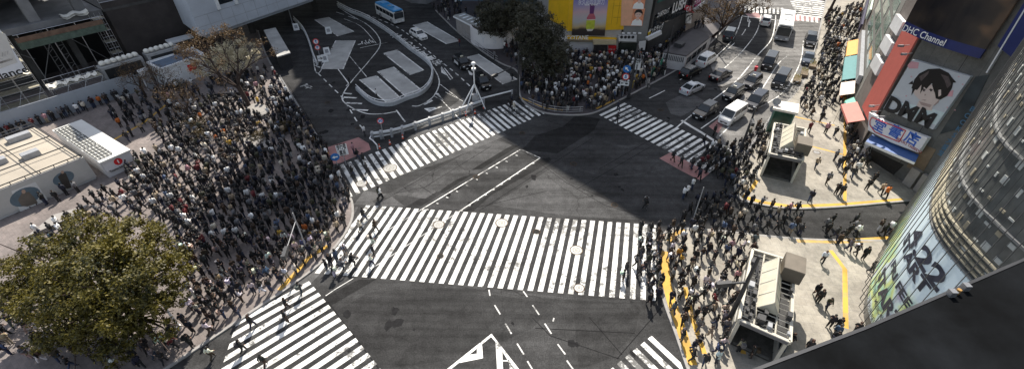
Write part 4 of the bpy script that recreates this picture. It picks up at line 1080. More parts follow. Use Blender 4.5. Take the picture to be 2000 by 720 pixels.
# ---- narrow building with the release poster
A3, B3 = G(1208.5, 108), G(1256, 110); W2 = Wall(A3, B3); bk2 = -W2.n
nb = bld('poster_building', 'narrow grey building with an orange music release poster of two singers', loc=A3)
b = MB(); b.prism([A3 + Vector((.15, 0, 0)), B3, B3 + bk2 * 20, A3 + bk2 * 20 + Vector((.15, 0, 0))], 0, 38); b.build('wall', mk('grey_render', (.2, .2, .19), .8, .15, .7), nb, origin=A3)
ps = px_panel(W2, [(1215, -30), (1254, -30), (1249.5, 51), (1212.5, 50.5)], .2, .18, 'poster', mk('poster_peach', (.78, .42, .26), .6, .08), nb)
fm = MB(); nn2, xd2 = W2.n, W2.xd
def flat2(c, pts, off, m): fm.panel([c + xd2 * x + UP * z + nn2 * (.22 + off) for x, z in pts], nn2, .02, m)
for (u, v) in ((1243, 49.5), (1246, 17)):
    c = W2.pt(u, v, 0)
    flat2(c, [(-1.0, -.05), (.95, -.05), (.95, 2.9), (-1.0, 2.9)], .0, 4)
    flat2(c, [(-.95, 0), (.9, 0), (.75, .8), (.3, 1.1), (-.35, 1.1), (-.8, .75)], .02, 2)
    flat2(c, [(-.22, .9), (.22, .9), (.25, 1.3), (-.25, 1.3)], .03, 1)
    flat2(c, arc(0, 1.85, .52, 0, 360, 16)[:-1], .04, 1)
    flat2(c, [(-.62, 1.7), (-.5, 2.1), (-.1, 2.25), (.2, 2.2), (.52, 2.05), (.62, 1.7), (.68, 2.2), (.4, 2.65), (-.1, 2.75), (-.5, 2.6), (-.7, 2.2)], .06, 0)
    flat2(c, [(-.3, 1.85), (-.1, 1.87), (-.1, 1.92), (-.3, 1.9)], .06, 0); flat2(c, [(.1, 1.87), (.3, 1.85), (.3, 1.9), (.1, 1.92)], .06, 0); flat2(c, [(-.12, 1.52), (.12, 1.52), (.08, 1.47), (-.08, 1.47)], .06, 3)
fm.build('portrait', [HAIRM, mk('print_skin', (.72, .5, .42), .6, .03), LETW, mk('print_lip', (.45, .12, .12), .5, 0), mk('print_orange', (.75, .3, .16), .6, .3, 3)], ps); ps.children[0].location = -A3
tm = MB(); put_text(tm, '3.20', W2.pt(1223.5, 41.5, .22), xd2, UP, 1.15, 0, .03, 2.4); put_text(tm, 'RELEASE', W2.pt(1223.5, 47.5, .22), xd2, UP, .6, 0, .01, 2.2)
for i, ch in enumerate('運命の花'): put_text(tm, ch, W2.pt(1227 - i * .4, 12 + i * 6, .22), xd2, UP, .8)
tm.build('lettering', mk('letter_brown', (.12, .05, .04), .6, 0), ps); ps.children[1].location = -A3
for u in (1216, 1227, 1238, 1248):
    mb = MB(); p = W2.pt(u, 63, 0); mb.tube([p, p + nn2 * .9 + UP * .2], .03, 5); mb.box(-.25, -.12, -.1, .25, .12, .1, 0, Matrix.Translation(p + nn2 * .95 + UP * .15)); mb.build('spotlight', WHITEM, nb, origin=A3)
sb = px_panel(W2, [(1208, 70), (1244, 70), (1243, 82), (1208, 81)], .6, .6, 'sign_board', mk('sign_pale', (.6, .6, .6), .6, .1), nb)
tm = MB()
for u in (1214, 1221.5, 1228.5, 1236): put_text(tm, '●', W2.pt(u, 73.5, .62), xd2, UP, .7)
tm.build('lettering', LETK, sb); sb.children[0].location = -A3
px_panel(W2, [(1207.5, 84), (1245, 84), (1244, 108), (1207.5, 106)], .03, .02, 'shop_window', glass('shop_glass2', (.03, .035, .03), .1), nb)
px_panel(W2, [(1247, 82), (1262, 80), (1258, 108), (1246, 112)], .9, .15, 'side_panel', mk('panel_pale', (.6, .6, .6), .6, .05), nb)
tm = MB(); put_text(tm, '✚', W2.pt(1252.5, 101, .92), xd2, UP, 1.6); tm.build('emblem', LETK, nb, origin=A3)

# ---- dark shopping block along the far street
A4, B4 = G(1262, 104), G(1372, 44); W3 = Wall(A4, B4); bk3 = -W3.n; xd3, nn3 = W3.xd, W3.n; L3 = (B4 - A4).length
db = bld('shop_block', 'dark shop block with green framed windows and shop signs along the far street', loc=A4)
b = MB(); b.prism([A4, A4 + W3.d * L3 * .62, A4 + W3.d * L3 * .62 + bk3 * 22, A4 + bk3 * 22], 0, 36); b.build('wall', DCONC, db, origin=A4)
for z0, z1 in ((4.2, 6.6), (8.6, 11.2)):
    for i in range(7):
        a0 = .6 + i * 2.1
        mb = MB(); mb.panel([W3.at(a0, z0, .05), W3.at(a0 + 1.8, z0, .05), W3.at(a0 + 1.8, z1, .05), W3.at(a0, z1, .05)], nn3, .06); w = mb.build('window', glass('win_teal', (.03, .12, .11) , .1) if z0 > 7 else GLASSD, db, origin=A4)
        mb = MB()
        for q in ((a0 - .06, a0 + .06, z0, z1), (a0 + .85, a0 + .95, z0, z1)): mb.panel([W3.at(q[0], q[2], .1), W3.at(q[1], q[2], .1), W3.at(q[1], q[3], .1), W3.at(q[0], q[3], .1)], nn3, .08)
        mb.panel([W3.at(a0 - .06, z0 - .1, .12), W3.at(a0 + 1.86, z0 - .1, .12), W3.at(a0 + 1.86, z0, .12), W3.at(a0 - .06, z0, .12)], nn3, .12)
        mb.build('frame', GREYM, w)
def street_sign(pts, off, mat, txt, u, v, size, tmat, parent, org, w=W3, width=None):
    s_ = px_panel(w, pts, off, .25, 'sign', mat, parent); t_ = MB(); put_text(t_, txt, w.pt(u, v, off + .02), w.xd, UP, size, 0, .03, width); t_.build('lettering', tmat, s_); s_.children[0].location = -org
street_sign([(1267, 61), (1293, 48), (1291, 57), (1266, 70)], .35, LETK, 'サンドラッグ', 1281, 58.5, 1.35, LETW, db, A4, width=5.2)
px_panel(W3, [(1266.5, 64), (1271, 61.5), (1270, 67), (1266, 69.5)], .42, .1, 'sign_icon', mk('sign_yellow', (.75, .5, .02), .5, .05), db)
px_panel(W3, [(1264, 74), (1292, 60), (1293, 67), (1267, 80)], 1.5, .4, 'awning', WHITEM, db)
street_sign([(1286, 27), (1306, 17), (1305, 24), (1285, 35)], .35, LETK, 'コメダドロップ', 1295.5, 26, 1.1, LETW, db, A4, width=4.2)
street_sign([(1313, 14), (1340, 0), (1338, 10), (1312, 24)], .5, LETK, 'LUSH', 1327, 12, 2.5, LETW, db, A4, width=5.0)
rb = bld('red_sign_building', 'small shopfront building with red and white signs beside the dark shop block', loc=B4)
p0 = A4 + W3.d * (L3 * .62 + .3)
b = MB(); b.prism([p0, B4, B4 + bk3 * 18, p0 + bk3 * 18], 0, 13); b.build('wall', mk('tan_render', (.36, .3, .25), .8, .2, .8), rb, origin=B4)
street_sign([(1340, 10), (1358, 14), (1356, 26), (1338, 20)], .5, mk('sign_red2', (.55, .02, .05), .5, .05), 'てんや', 1348, 17, 1.3, LETW, rb, B4)
street_sign([(1360, -6), (1370, -10), (1368, 12), (1358, 18)], .9, mk('sign_mix', (.45, .04, .2), .5, .3, 2), 'カラオケ', 1364, 3, .9, LETW, rb, B4)
street_sign([(1342, 28), (1352, 26), (1350, 46), (1341, 46)], .4, LETW, '焼肉', 1346, 36, 1.5, LETK, rb, B4)
px_panel(W3, [(1355, 18), (1378, 2), (1379, 6), (1356, 24)], 2.2, .2, 'awning', WHITEM, rb)
# ---- low grey pavilion on the pavement
def lowbox(name, label, cat, roofpx, z, wallm, roofm, over=.25, base=KZ, cornerlow=0):
    pts = [G(u, v, z) for u, v in roofpx]; o = Vector((pts[0].x, pts[0].y, base)); t = thing(name, label, cat, o)
    c = sum(pts, Vector()) / len(pts); ins = [p + (c - p).normalized() * over for p in pts]
    m = MB(); m.prism(ins, base, z - .18); m.build('wall', wallm, t, origin=o)
    m = MB(); m.prism(pts, z - .18, z); m.build('roof', roofm, t, origin=o)
    return t, pts, ins, o
zpv = Zt(G(1341, 141).x, G(1341, 141).y, 109)
pv, pp, pi, po_ = lowbox('pavilion', 'long low pavilion with a dark roof and louvred end on the far pavement', 'pavilion', [(1295, 101), (1341, 109), (1391, 69), (1354, 57)], zpv, mk('pavilion_wall', (.5, .49, .5), .6, .08), mk('pavilion_roof', (.06, .055, .06), .7, .25, .8), .1)
Wp = Wall(pi[1], pi[2]); Wq = Wall(pi[0], pi[1]); Lp = (Wp.B - Wp.A).length; Lq = (Wq.B - Wq.A).length
for i in range(4):
    a0 = Lp * (.06 + .2 * i); m = MB(); m.panel([Wp.at(a0, 1.1, .04), Wp.at(a0 + Lp * .17, 1.1, .04), Wp.at(a0 + Lp * .17, zpv - .7, .04), Wp.at(a0, zpv - .7, .04)], Wp.n, .05); m.build('window', GLASSD, pv, origin=po_)
m = MB()
for i in range(12):
    a0 = Lq * (.06 + .075 * i); m.panel([Wq.at(a0, 1.6, .1), Wq.at(a0 + Lq * .03, 1.6, .1), Wq.at(a0 + Lq * .03, zpv - .4, .1), Wq.at(a0, zpv - .4, .1)], Wq.n, .11)
m.build('louvre', DARKM, pv, origin=po_)
m = MB(); c = sum(pp, Vector()) / 4 * .6 + pp[0] * .4; m.box(-.9, -.7, 0, .9, .7, .6, 0, Matrix.Translation(c) @ Matrix.Rotation(math.atan2(Wp.d.y, Wp.d.x), 4, 'Z')); m.build('roof_unit', DARKM, pv, origin=po_, bevel=.1)
BLOCK.append([(p.x, p.y) for p in pp])

# ---- bookshop building on the near right corner
A5, B5 = G(1677, 299), G(1774, 363); W4 = Wall(A5, B5); xd4, nn4 = W4.xd, W4.n; bk4 = -nn4
E5 = A5 + W4.d * 15.5
bs_ = bld('bookshop_building', 'grey tiled bookshop building with a dark video screen and a portrait billboard', loc=A5)
m = MB(); m.prism([A5, E5, E5 + bk4 * 30, A5 + Vector((30, 2, 0))], 0, 42); m.build('wall', GREYT, bs_, origin=A5)
def wp(pts, off, t, name, mat, parent=bs_): return px_panel(W4, pts, off, t, name, mat, parent)
# billboard with portrait
bb = wp([(1782, 116), (1895, 150), (1822, 253), (1725, 212)], .45, .4, 'billboard', mk('billboard_pale', (.50, .53, .57), .6, .08, .5))
fb = MB()
def bp(pts, off, m): fb.panel(W4.quad(pts, .45 + off), nn4, .015, m)
c4 = lambda x, y: (1500 + x / 2, y / 2)
bp([c4(*p) for p in ((560, 345), (572, 310), (590, 288), (625, 270), (670, 268), (705, 285), (725, 312), (718, 345), (700, 375), (672, 390), (655, 385), (650, 350), (640, 325), (618, 348), (600, 330), (582, 352), (560, 345))][:-1], .04, 0)
bp([c4(*p) for p in ((566, 345), (610, 320), (650, 335), (680, 365), (672, 385), (650, 410), (622, 405), (590, 388), (572, 370))], .02, 1)
bp([c4(*p) for p in ((590, 392), (645, 405), (640, 432), (575, 425))], .03, 1)
bp([c4(*p) for p in ((520, 402), (590, 412), (640, 425), (690, 440), (655, 488), (545, 455))], .015, 2)
bp([c4(*p) for p in ((560, 240), (590, 245), (585, 268), (550, 268), (545, 255))], .02, 3); bp([c4(*p) for p in ((705, 358), (725, 352), (720, 378), (700, 376))], .02, 3)
for side in (0, 1):
    ex_, ey_ = ((608, 352), (636, 352))[side]
    bp([c4(ex_ - 9, ey_ - 2), c4(ex_, ey_ - 6), c4(ex_ + 9, ey_ + 1), c4(ex_, ey_ + 1)], .05, 0); bp([c4(ex_ - 3, ey_ - 3), c4(ex_ + 4, ey_ - 3), c4(ex_ + 4, ey_ + 5), c4(ex_ - 3, ey_ + 5)], .055, 4)
bp([c4(612, 366), c4(618, 372), c4(611, 374)], .05, 5); bp([c4(600, 388), c4(618, 391), c4(612, 394)], .05, 5); bp([c4(650, 408), c4(672, 386), c4(664, 402), c4(646, 416)], .05, 5); bp([c4(664, 352), c4(676, 350), c4(676, 372), c4(666, 378)], .045, 1); bp([c4(590, 396), c4(640, 410), c4(632, 420), c4(598, 410)], .035, 5)
bp([c4(675, 290), c4(705, 300), c4(716, 330), c4(700, 345), c4(690, 315)], .05, 4); bp([c4(590, 300), c4(630, 276), c4(625, 290), c4(598, 318)], .05, 4)
for q in (((565, 340), (560, 372), (574, 350)), ((600, 330), (594, 366), (612, 335)), ((640, 330), (650, 362), (652, 334)), ((655, 340), (664, 372), (668, 345)), ((715, 300), (735, 322), (712, 325)), ((565, 315), (548, 328), (566, 330))): bp([c4(*p) for p in q], .045, 0)
for q in ((560, 300), (745, 300), (700, 420), (540, 375), (730, 430), (760, 330)): bp([c4(q[0] - 4, q[1]), c4(q[0], q[1] - 3), c4(q[0] + 4, q[1]), c4(q[0], q[1] + 3)], .02, 3)
fb.build('portrait', [HAIRM, mk('print_pale_skin', (.6, .5, .46), .6, .03), mk('print_shirt', (.55, .66, .68), .6, .05), mk('print_petal', (.6, .32, .36), .6, .1), mk('print_hair_sheen', (.09, .07, .07), .5, .3, 4), mk('print_shadow', (.36, .27, .25), .6, .1)], bb)
tm = MB(); dv = (W4.pt(1829, 236, 0) - W4.pt(1733, 200, 0)); [put_text(tm, ch_, W4.pt(u_, v_, .53), xd4, UP, 2.35, 0, .045) for ch_, u_, v_ in (('D', 1744, 208), ('M', 1773, 219), ('M', 1806, 232))]; tm.build('lettering', LETK, bb)
for o in bb.children: o.location = -A5
# curved dark video screen
sc_ = MB(); zb = W4.pt(1860, 95, 0.6).z; aL = (W4.pt(1772, 52, 0) - A5).dot(W4.d); aR = (W4.pt(1925, 108, 0) - A5).dot(W4.d)
arcp = []
for i in range(13):
    t = i / 12; arcp.append(W4.A + W4.d * (aL + (aR - aL) * t) + nn4 * (.25 + 1.1 * math.sin(math.pi * min(1, t * .8 + .1))))
for i in range(12):
    for z0, z1, mi in ((zb, zb + .9, 1), (zb + .9, zb + 12, 0)):
        a, b_ = arcp[i], arcp[i + 1]; nq = W4.d.cross(UP)
        sc_.panel([a + UP * z0, b_ + UP * z0, b_ + UP * z1, a + UP * z1], nn4, .2, mi)
ms = bpy.data.materials.new('video_screen'); ms.use_nodes = True; nt = ms.node_tree; bq = nt.nodes['Principled BSDF']
geo = nt.nodes.new('ShaderNodeNewGeometry'); nz = N(nt, 'ShaderNodeTexNoise', Scale=.22, Detail=3); nt.links.new(geo.outputs['Position'], nz.inputs['Vector'])
cs = ramp(nt, nz.outputs['Fac'], [(.42, (.006, .006, .008)), (.58, (.02, .016, .014)), (.72, (.10, .06, .035))]); nt.links.new(cs, bq.inputs['Base Color']); nt.links.new(cs, bq.inputs['Emission Color']); bq.inputs['Emission Strength'].default_value = .25; bq.inputs['Roughness'].default_value = .3
BLUB = mk('blue_band', (.02, .03, .14), .4, .1)
so = sc_.build('video_screen', [ms, BLUB], bs_, origin=A5)
tm = MB(); put_text(tm, 'DHC Channel', W4.at(aL + (aR - aL) * .36, zb + .45, 1.42), xd4, UP, .95, 0, .01, 4.6); tm.build('lettering', LETW, so); so.children[0].location = -A5
wp([(1948, 90), (2040, -60), (2090, -60), (1985, 120)], .3, .3, 'blue_banner', BLUB); wp([(1925, 142), (2035, -40), (2037, -38), (1927.5, 143)], .34, .3, 'edge_strip', WHITEM)
wp([(1905, 150), (1932, 146), (1880, 250), (1835, 262)], .06, .05, 'dark_glazing', glass('dim_glass', (.05, .06, .065), .2))
tm = MB()
for i, ch in enumerate('BOOKS大盛堂'): put_text(tm, ch, W4.at((W4.pt(1880, 250, 0) - A5).dot(W4.d), W4.pt(1880, 250, 0).z + 2.2 - i * .75, .5), xd4, UP, .7, 0, .02)
sv = wp([(1897, 222), (1910, 228), (1885, 268), (1873, 261)], .45, .3, 'vertical_sign', mk('sign_teal', (.02, .09, .16), .5, .1)); tm.build('lettering', mk('letter_blue', (.05, .15, .26), .5, 0), sv); sv.children[0].location = -A5
# white shop sign with blue characters, framed in red
ws = wp([(1697, 219), (1724, 236), (1812, 269), (1793, 298), (1740, 278), (1695, 254)], .95, .5, 'shop_sign', mk('sign_white', (.74, .74, .77), .5, .05))
tm = MB()
for ch, u, v in (('堂', 1717, 247), ('書', 1748, 258), ('店', 1781, 272)): put_text(tm, ch, W4.pt(u, v, .97), xd4, UP, 1.55, 0, .02)
tm.build('lettering', mk('letter_royal', (.03, .12, .5), .5, 0), ws)
fr = MB(); loop = [W4.pt(u, v, .975) for u, v in ((1699, 236), (1703, 229), (1722, 237), (1769, 255), (1756, 277), (1709, 258), (1699, 244))]
for i in range(len(loop)): fr.tube([loop[i - 1], loop[i]], .06, 4)
fr.build('red_frame', mk('frame_red', (.5, .02, .03), .5, 0), ws)
tm = MB(); put_text(tm, 'BOOKS TAISEIDO', W4.pt(1775, 284, .97), xd4, UP, .42, 0, .02, 3.0); tm.build('lettering', mk('letter_dred', (.3, .02, .03), .5, 0), ws)
for o in ws.children: o.location = -A5
# blue awning
aw = MB(); q0, q1 = W4.pt(1704, 262, .4), W4.pt(1795, 302, .4); r0, r1 = W4.pt(1691, 276, 2.0), W4.pt(1787, 317, 2.0)
aw.panel([q0, q1, r1, r0], (r1 - r0).cross(q0 - r0).normalized(), .08, 0); aw.panel([r0, r1, r1 - UP * .3, r0 - UP * .3], nn4, .06, 1)
aw.build('awning', [mk('awning_blue', (.06, .13, .34), .6, .12), LETW], bs_, origin=A5)
wp([(1700, 290), (1765, 322), (1740, 346), (1690, 312)], .04, .03, 'shop_front', mk('shop_dark', (.02, .018, .017), .7, .4, 1))
wp([(1692, 276), (1703, 284), (1697, 302), (1681, 298)], .12, .1, 'notice_board', mk('notice', (.55, .55, .58), .6, .15, 5))
for i in range(3):
    a0 = 6.4 + i * 1.3; m = MB(); m.panel([W4.at(a0, .2, .5), W4.at(a0 + 1.0, .2, .5), W4.at(a0 + 1.0, 2.4, .5), W4.at(a0, 2.4, .5)], nn4, .45); m.build('pillar', mk('pillar_stone', (.3, .28, .26), .8, .15), bs_, origin=A5)
wp([(1800, 280), (1828, 292), (1800, 340), (1770, 325)], .05, .04, 'brown_cladding', mk('brown_tile', (.2, .15, .1), .8, .25, 1))
# roof and ledge gear on the facade: floodlights on brackets
for u, v in ((1776, 88), (1782, 104), (1722, 216), (1738, 226), (1718, 205)):
    m = MB(); p = W4.pt(u, v, .1); m.tube([p, p + nn4 * 1.1], .05, 5); m.box(-.3, -.1, -.1, .3, .1, .12, 0, Matrix.Translation(p + nn4 * 1.15)); m.build('floodlight', STEEL, bs_, origin=A5)
BLOCK.append([(p.x, p.y) for p in (A5, E5, E5 + bk4 * 30, A5 + Vector((30, 2, 0)))])
# stone column sign on the bookshop corner by the side street (pale, curved top)
# ---- shops up the street with coloured awnings
A6 = A5.copy(); ang = [(1677, 299), (1652, 232), (1664, 110), (1690, 8)]
gq = [G(u, v) for u, v in ang]
cols = [('red_shop_building', 'narrow red fronted building beside the bookshop with a red awning', (.52, .10, .08), 0), ('grey_shop_building', 'grey building with white signboards above the teal and orange awnings', (.2, .2, .19), 1)]
RED = mk('red_front', (.45, .11, .09), .6, .08)
w5 = Wall(gq[0], gq[1]); rs = bld('red_building', cols[0][1], loc=gq[0]); L5 = (gq[1] - gq[0]).length
m = MB(); m.prism([gq[0] + Vector((-.05, .35, 0)), gq[1], gq[1] + Vector((22, 4, 0)), gq[0] + Vector((22, 3, 0))], 0, 26); m.build('wall', mk('red_b_wall', (.16, .14, .13), .8, .15), rs, origin=gq[0])
m = MB(); m.panel([w5.at(.4, 3.9, .35), w5.at(L5 * .55, 3.9, .35), w5.at(L5 * .55, 26, .35), w5.at(.4, 26, .35)], w5.n, .3); m.build('fascia', RED, rs, origin=gq[0])
for z in (8, 10.5, 13): 
    m = MB(); m.panel([w5.at(L5 * .6, z, .5), w5.at(L5 * .95, z, .5), w5.at(L5 * .95, z + 1.6, .5), w5.at(L5 * .6, z + 1.6, .5)], w5.n, .4); m.build('signboard', WHITEM, rs, origin=gq[0])
w6 = Wall(gq[1], gq[2]); gs = bld('grey_building', cols[1][1], loc=gq[1]); L6 = (gq[2] - gq[1]).length
m = MB(); m.prism([gq[1] + Vector((.05, .1, 0)), gq[2], gq[2] + Vector((22, 0, 0)), gq[1] + Vector((22, 4.2, 0))], 0, 24); m.build('wall', mk('grey_b_wall', (.17, .17, .16), .8, .2, 1), gs, origin=gq[1])
m = MB(); m.panel([w6.at(L6 * .1, 4.2, .6), w6.at(L6 * .9, 4.2, .6), w6.at(L6 * .9, 5.4, .6), w6.at(L6 * .1, 5.4, .6)], w6.n, .5); m.build('fascia', GREYM, gs, origin=gq[1])
for k, z in enumerate((6.2, 8.6, 11, 13.4)):
    for a in (.12, .42, .7):
        m = MB(); m.panel([w6.at(L6 * a, z, .06), w6.at(L6 * (a + .22), z, .06), w6.at(L6 * (a + .22), z + 1.6, .06), w6.at(L6 * a, z + 1.6, .06)], w6.n, .05); m.build('window', glass('win_green', (.12, .2, .17), .1), gs, origin=gq[1])
w7 = Wall(gq[2], gq[3]); hs = bld('purple_banner_building', 'building with a dark purple banner sign above the far crowded pavement', loc=gq[2]); L7 = (gq[3] - gq[2]).length
e7 = gq[3] + (gq[3] - gq[2]).normalized() * 20
m = MB(); m.prism([gq[2] + Vector((.05, .1, 0)), e7, e7 + Vector((22, 0, 0)), gq[2] + Vector((22, .2, 0))], 0, 22); m.build('wall', mk('tan_wall', (.25, .22, .2), .8, .2, 1), hs, origin=gq[2])
def sidesign(w, a0, a1, z0, z1, off, mat, txt, size, tm_, parent, org, rot=math.pi / 2, width=None):
    m = MB(); m.panel([w.at(a0, z0, off), w.at(a1, z0, off), w.at(a1, z1, off), w.at(a0, z1, off)], w.n, .3); s_ = m.build('signboard', mat, parent, origin=org)
    t_ = MB(); put_text(t_, txt, w.at((a0 + a1) / 2, (z0 + z1) / 2, off + .02), w.xd, UP, size, 0, .02, width); t_.build('lettering', tm_, s_); s_.children[0].location = -Vector(org)
sidesign(w7, .6, L7 * .95, 4.0, 5.4, .8, mk('banner_purple', (.025, .02, .06), .5, .1), 'CHISUN  さくら', 1.0, LETW, hs, gq[2])
sidesign(w7, L7 * .05, L7 * .42, 6.0, 7.6, .5, mk('sign_pale_green', (.5, .58, .52), .5, .08), '東京', 1.2, LETK, hs, gq[2]); sidesign(w7, L7 * .46, L7 * .85, 6.0, 7.6, .5, MATS['sign_pale_green'], '居酒屋', 1.2, LETK, hs, gq[2])
for w, a0, a1, z, out, mat, lab, own, org in (
    (w5, L5 * .22, L5 * .78, 2.9, 2.0, mk('aw_red', (.5, .17, .14), .7, .06), 'awning', rs, gq[0]),
    (w5, L5 * .80, L5 * .98, 2.7, 1.2, mk('aw_mint', (.2, .5, .4), .7, .06), 'awning', rs, gq[0]),
    (w6, L6 * .02, L6 * .2, 2.9, 1.9, mk('aw_cream', (.68, .58, .5), .7, .06), 'awning', gs, gq[1]),
    (w6, L6 * .22, L6 * .6, 3.1, 1.9, mk('aw_teal', (.06, .2, .21), .7, .1), 'awning', gs, gq[1]),
    (w6, L6 * .61, L6 * .9, 3.2, 1.8, mk('aw_orange', (.62, .3, .06), .7, .06), 'awning', gs, gq[1])):
    m = MB(); t0, t1 = w.at(a0, z + .7, .4), w.at(a1, z + .7, .4); o0, o1 = w.at(a0, z, out), w.at(a1, z, out)
    m.panel([t0, t1, o1, o0], (o1 - o0).cross(t0 - o0).normalized() * (1 if (o1 - o0).cross(t0 - o0).z > 0 else -1), .06); m.panel([o0, o1, o1 - UP * .3, o0 - UP * .3], w.n, .05)
    m.build('awning', mat, own, origin=org)
    for a in (a0 + .1, a1 - .1):
        m = MB(); m.tube([w.at(a, 0.13, out - .1), w.at(a, z, out - .1)], .03, 5); m.build('awning_post', STEEL, own, origin=org)
    m = MB(); m.panel([w.at(a0, .2, .1), w.at(a1, .2, .1), w.at(a1, z - .1, .1), w.at(a0, z - .1, .1)], w.n, .08); m.build('shop_front', MATS['shop_dark'], own, origin=org)
BLOCK += [[(p.x, p.y) for p in (gq[0], gq[1], gq[1] + Vector((22, 4, 0)), gq[0] + Vector((22, 3, 0)))], [(p.x, p.y) for p in (gq[1], gq[2], gq[2] + Vector((22, 0, 0)), gq[1] + Vector((22, 4, 0)))], [(p.x, p.y) for p in (gq[2], e7, e7 + Vector((22, 0, 0)), gq[2] + Vector((22, 0, 0)))]]

# ---- curved glass building at the right
plan = smooth_line([Vector(p) for p in ((28.6, 12, 0), (28.2, 16, 0), (28.4, 19.5, 0), (29, 22.5, 0), (30.3, 24.9, 0), (33, 28, 0), (37.6, 32.5, 0), (41.2, 35.9, 0), (45.5, 39.2, 0), (51, 41.5, 0), (58, 42.5, 0))], 10)
fin = [plan[0]]; acc = 0
for a, b_ in zip(plan, plan[1:]):
    acc += (b_ - a).length
    if acc >= .85: fin.append(b_); acc = 0
qf = bld('curved_glass_building', 'curved glass fronted building with a large lit screen wrapping its lower floors', loc=fin[0])
def cz(u, v):                  # height on the curved wall along a pixel
    d = ray(u, v); best = None
    for a, b_ in zip(fin, fin[1:]):
        w = Wall(a, b_)
        t = (w.A - Vector((0, 0, H))).dot(w.n) / d.dot(w.n); p = Vector((0, 0, H)) + d * t
        s_ = (p - a).dot(w.d)
        if 0 <= s_ <= (b_ - a).length and t > 0 and (best is None or t < best[0]): best = (t, p.z)
    return best[1] if best else None
print('glass wall heights', [cz(*q) for q in ((1823, 372), (1821, 414), (1832, 464), (1867, 564), (1700, 600), (1760, 480), (1760, 520))])
ZL0, ZL1 = 1.2, 10.4
m = MB(); m.prism(fin + [Vector((80, 43, 0)), Vector((80, -30, 0)), Vector((29, -30, 0))], 0, 48); m.build('glazing', glass('qf_glass', (.10, .106, .104), .25), qf, origin=fin[0])
outn = []
for i, p in enumerate(fin):
    t = (fin[min(i + 1, len(fin) - 1)] - fin[max(i - 1, 0)]).normalized(); outn.append(Vector((-t.y, t.x, 0)))
ml = MB(); mb2 = MB(); rls = [MB() for _ in range(7)]; bl = MB(); fl = MB()
qr = random.Random(3)
for i, p in enumerate(fin):
    o = outn[i]; q = p + o * .34
    ml.tube([q, q + UP * 48], .032, 5)
    if i < len(fin) - 1:
        hq = p.lerp(fin[i + 1], .5) + (o + outn[i + 1]) * .15; mb2.tube([hq + UP * 10.5, hq + UP * 48], .018, 4)
        p2, o2 = fin[i + 1], outn[i + 1]
        for kz_, z in enumerate((10.5, 14.1, 17.7, 21.3, 24.9, 28.5, 32.1)):
            rls[kz_].panel([p + o * .18 + UP * z, p2 + o2 * .18 + UP * z, p2 + o2 * .18 + UP * (z + .13), p + o * .18 + UP * (z + .13)], o, .17)
        for z in np.arange(11.2, 34, 1.2):
            if qr.random() < .75:
                f0 = qr.uniform(0, .4); f1 = f0 + qr.uniform(.25, .55); h_ = qr.choice([.12, .18, .3, .5]); a, b_ = p.lerp(p2, f0), p.lerp(p2, min(1, f1))
                bl.panel([a + o * .05 + UP * z, b_ + o2 * .05 + UP * z, b_ + o2 * .05 + UP * (z + h_), a + o * .05 + UP * (z + h_)], o, .04, qr.choice([0, 0, 1]))
        for z in (10.9, 11.3, 11.7, 12.1): fl.panel([p + o * .22 + UP * z, p2 + o2 * .22 + UP * z, p2 + o2 * .22 + UP * (z + .1), p + o * .22 + UP * (z + .1)], o, .2)
ml.build('mullion', mk('mullion_dark', (.075, .077, .08), .4, .2), qf, origin=fin[0])['kind'] = 'stuff'
[q_.build('floor_rail', mk('rail_grey', (.2, .205, .205), .5, .1), qf, origin=fin[0]) for q_ in rls]; bl.build('interior_fittings', [mk('fit_white', (.42, .44, .43), .6, .2, 2), mk('fit_tan', (.3, .27, .2), .6, .2, 2)], qf, origin=fin[0])['kind'] = 'stuff'
mb2.build('fine_louvre', MATS['mullion_dark'], qf, origin=fin[0])['kind'] = 'stuff'; fl.build('louvre', mk('louvre_tan', (.36, .33, .25), .5, .15), qf, origin=fin[0])
ms = bpy.data.materials.new('lit_screen'); ms.use_nodes = True; nt = ms.node_tree; bq = nt.nodes['Principled BSDF']
geo = nt.nodes.new('ShaderNodeNewGeometry'); sx = nt.nodes.new('ShaderNodeSeparateXYZ'); nt.links.new(geo.outputs['Position'], sx.inputs[0])
nz = N(nt, 'ShaderNodeTexNoise', Scale=.45, Detail=2); nt.links.new(geo.outputs['Position'], nz.inputs['Vector'])
c_lo = ramp(nt, nz.outputs['Fac'], [(.38, (.25, .45, .36)), (.5, (.48, .55, .2)), (.58, (.45, .58, .55)), (.7, (.4, .38, .5))])
mr = nt.nodes.new('ShaderNodeMapRange'); mr.inputs['From Min'].default_value = 5.2; mr.inputs['From Max'].default_value = 6.4; nt.links.new(sx.outputs['Z'], mr.inputs['Value'])
cs = mix(nt, mr.outputs[0], c_lo, (.52, .62, .68)); nt.links.new(cs, bq.inputs['Base Color']); nt.links.new(cs, bq.inputs['Emission Color']); bq.inputs['Emission Strength'].default_value = .12
sc2 = MB()
for i in range(1, len(fin) - 6): sc2.panel([fin[i] + outn[i] * .15 + UP * ZL0, fin[i + 1] + outn[i + 1] * .15 + UP * ZL0, fin[i + 1] + outn[i + 1] * .15 + UP * ZL1, fin[i] + outn[i] * .15 + UP * ZL1], outn[i], .1)
so = sc2.build('lit_screen', ms, qf, origin=fin[0])
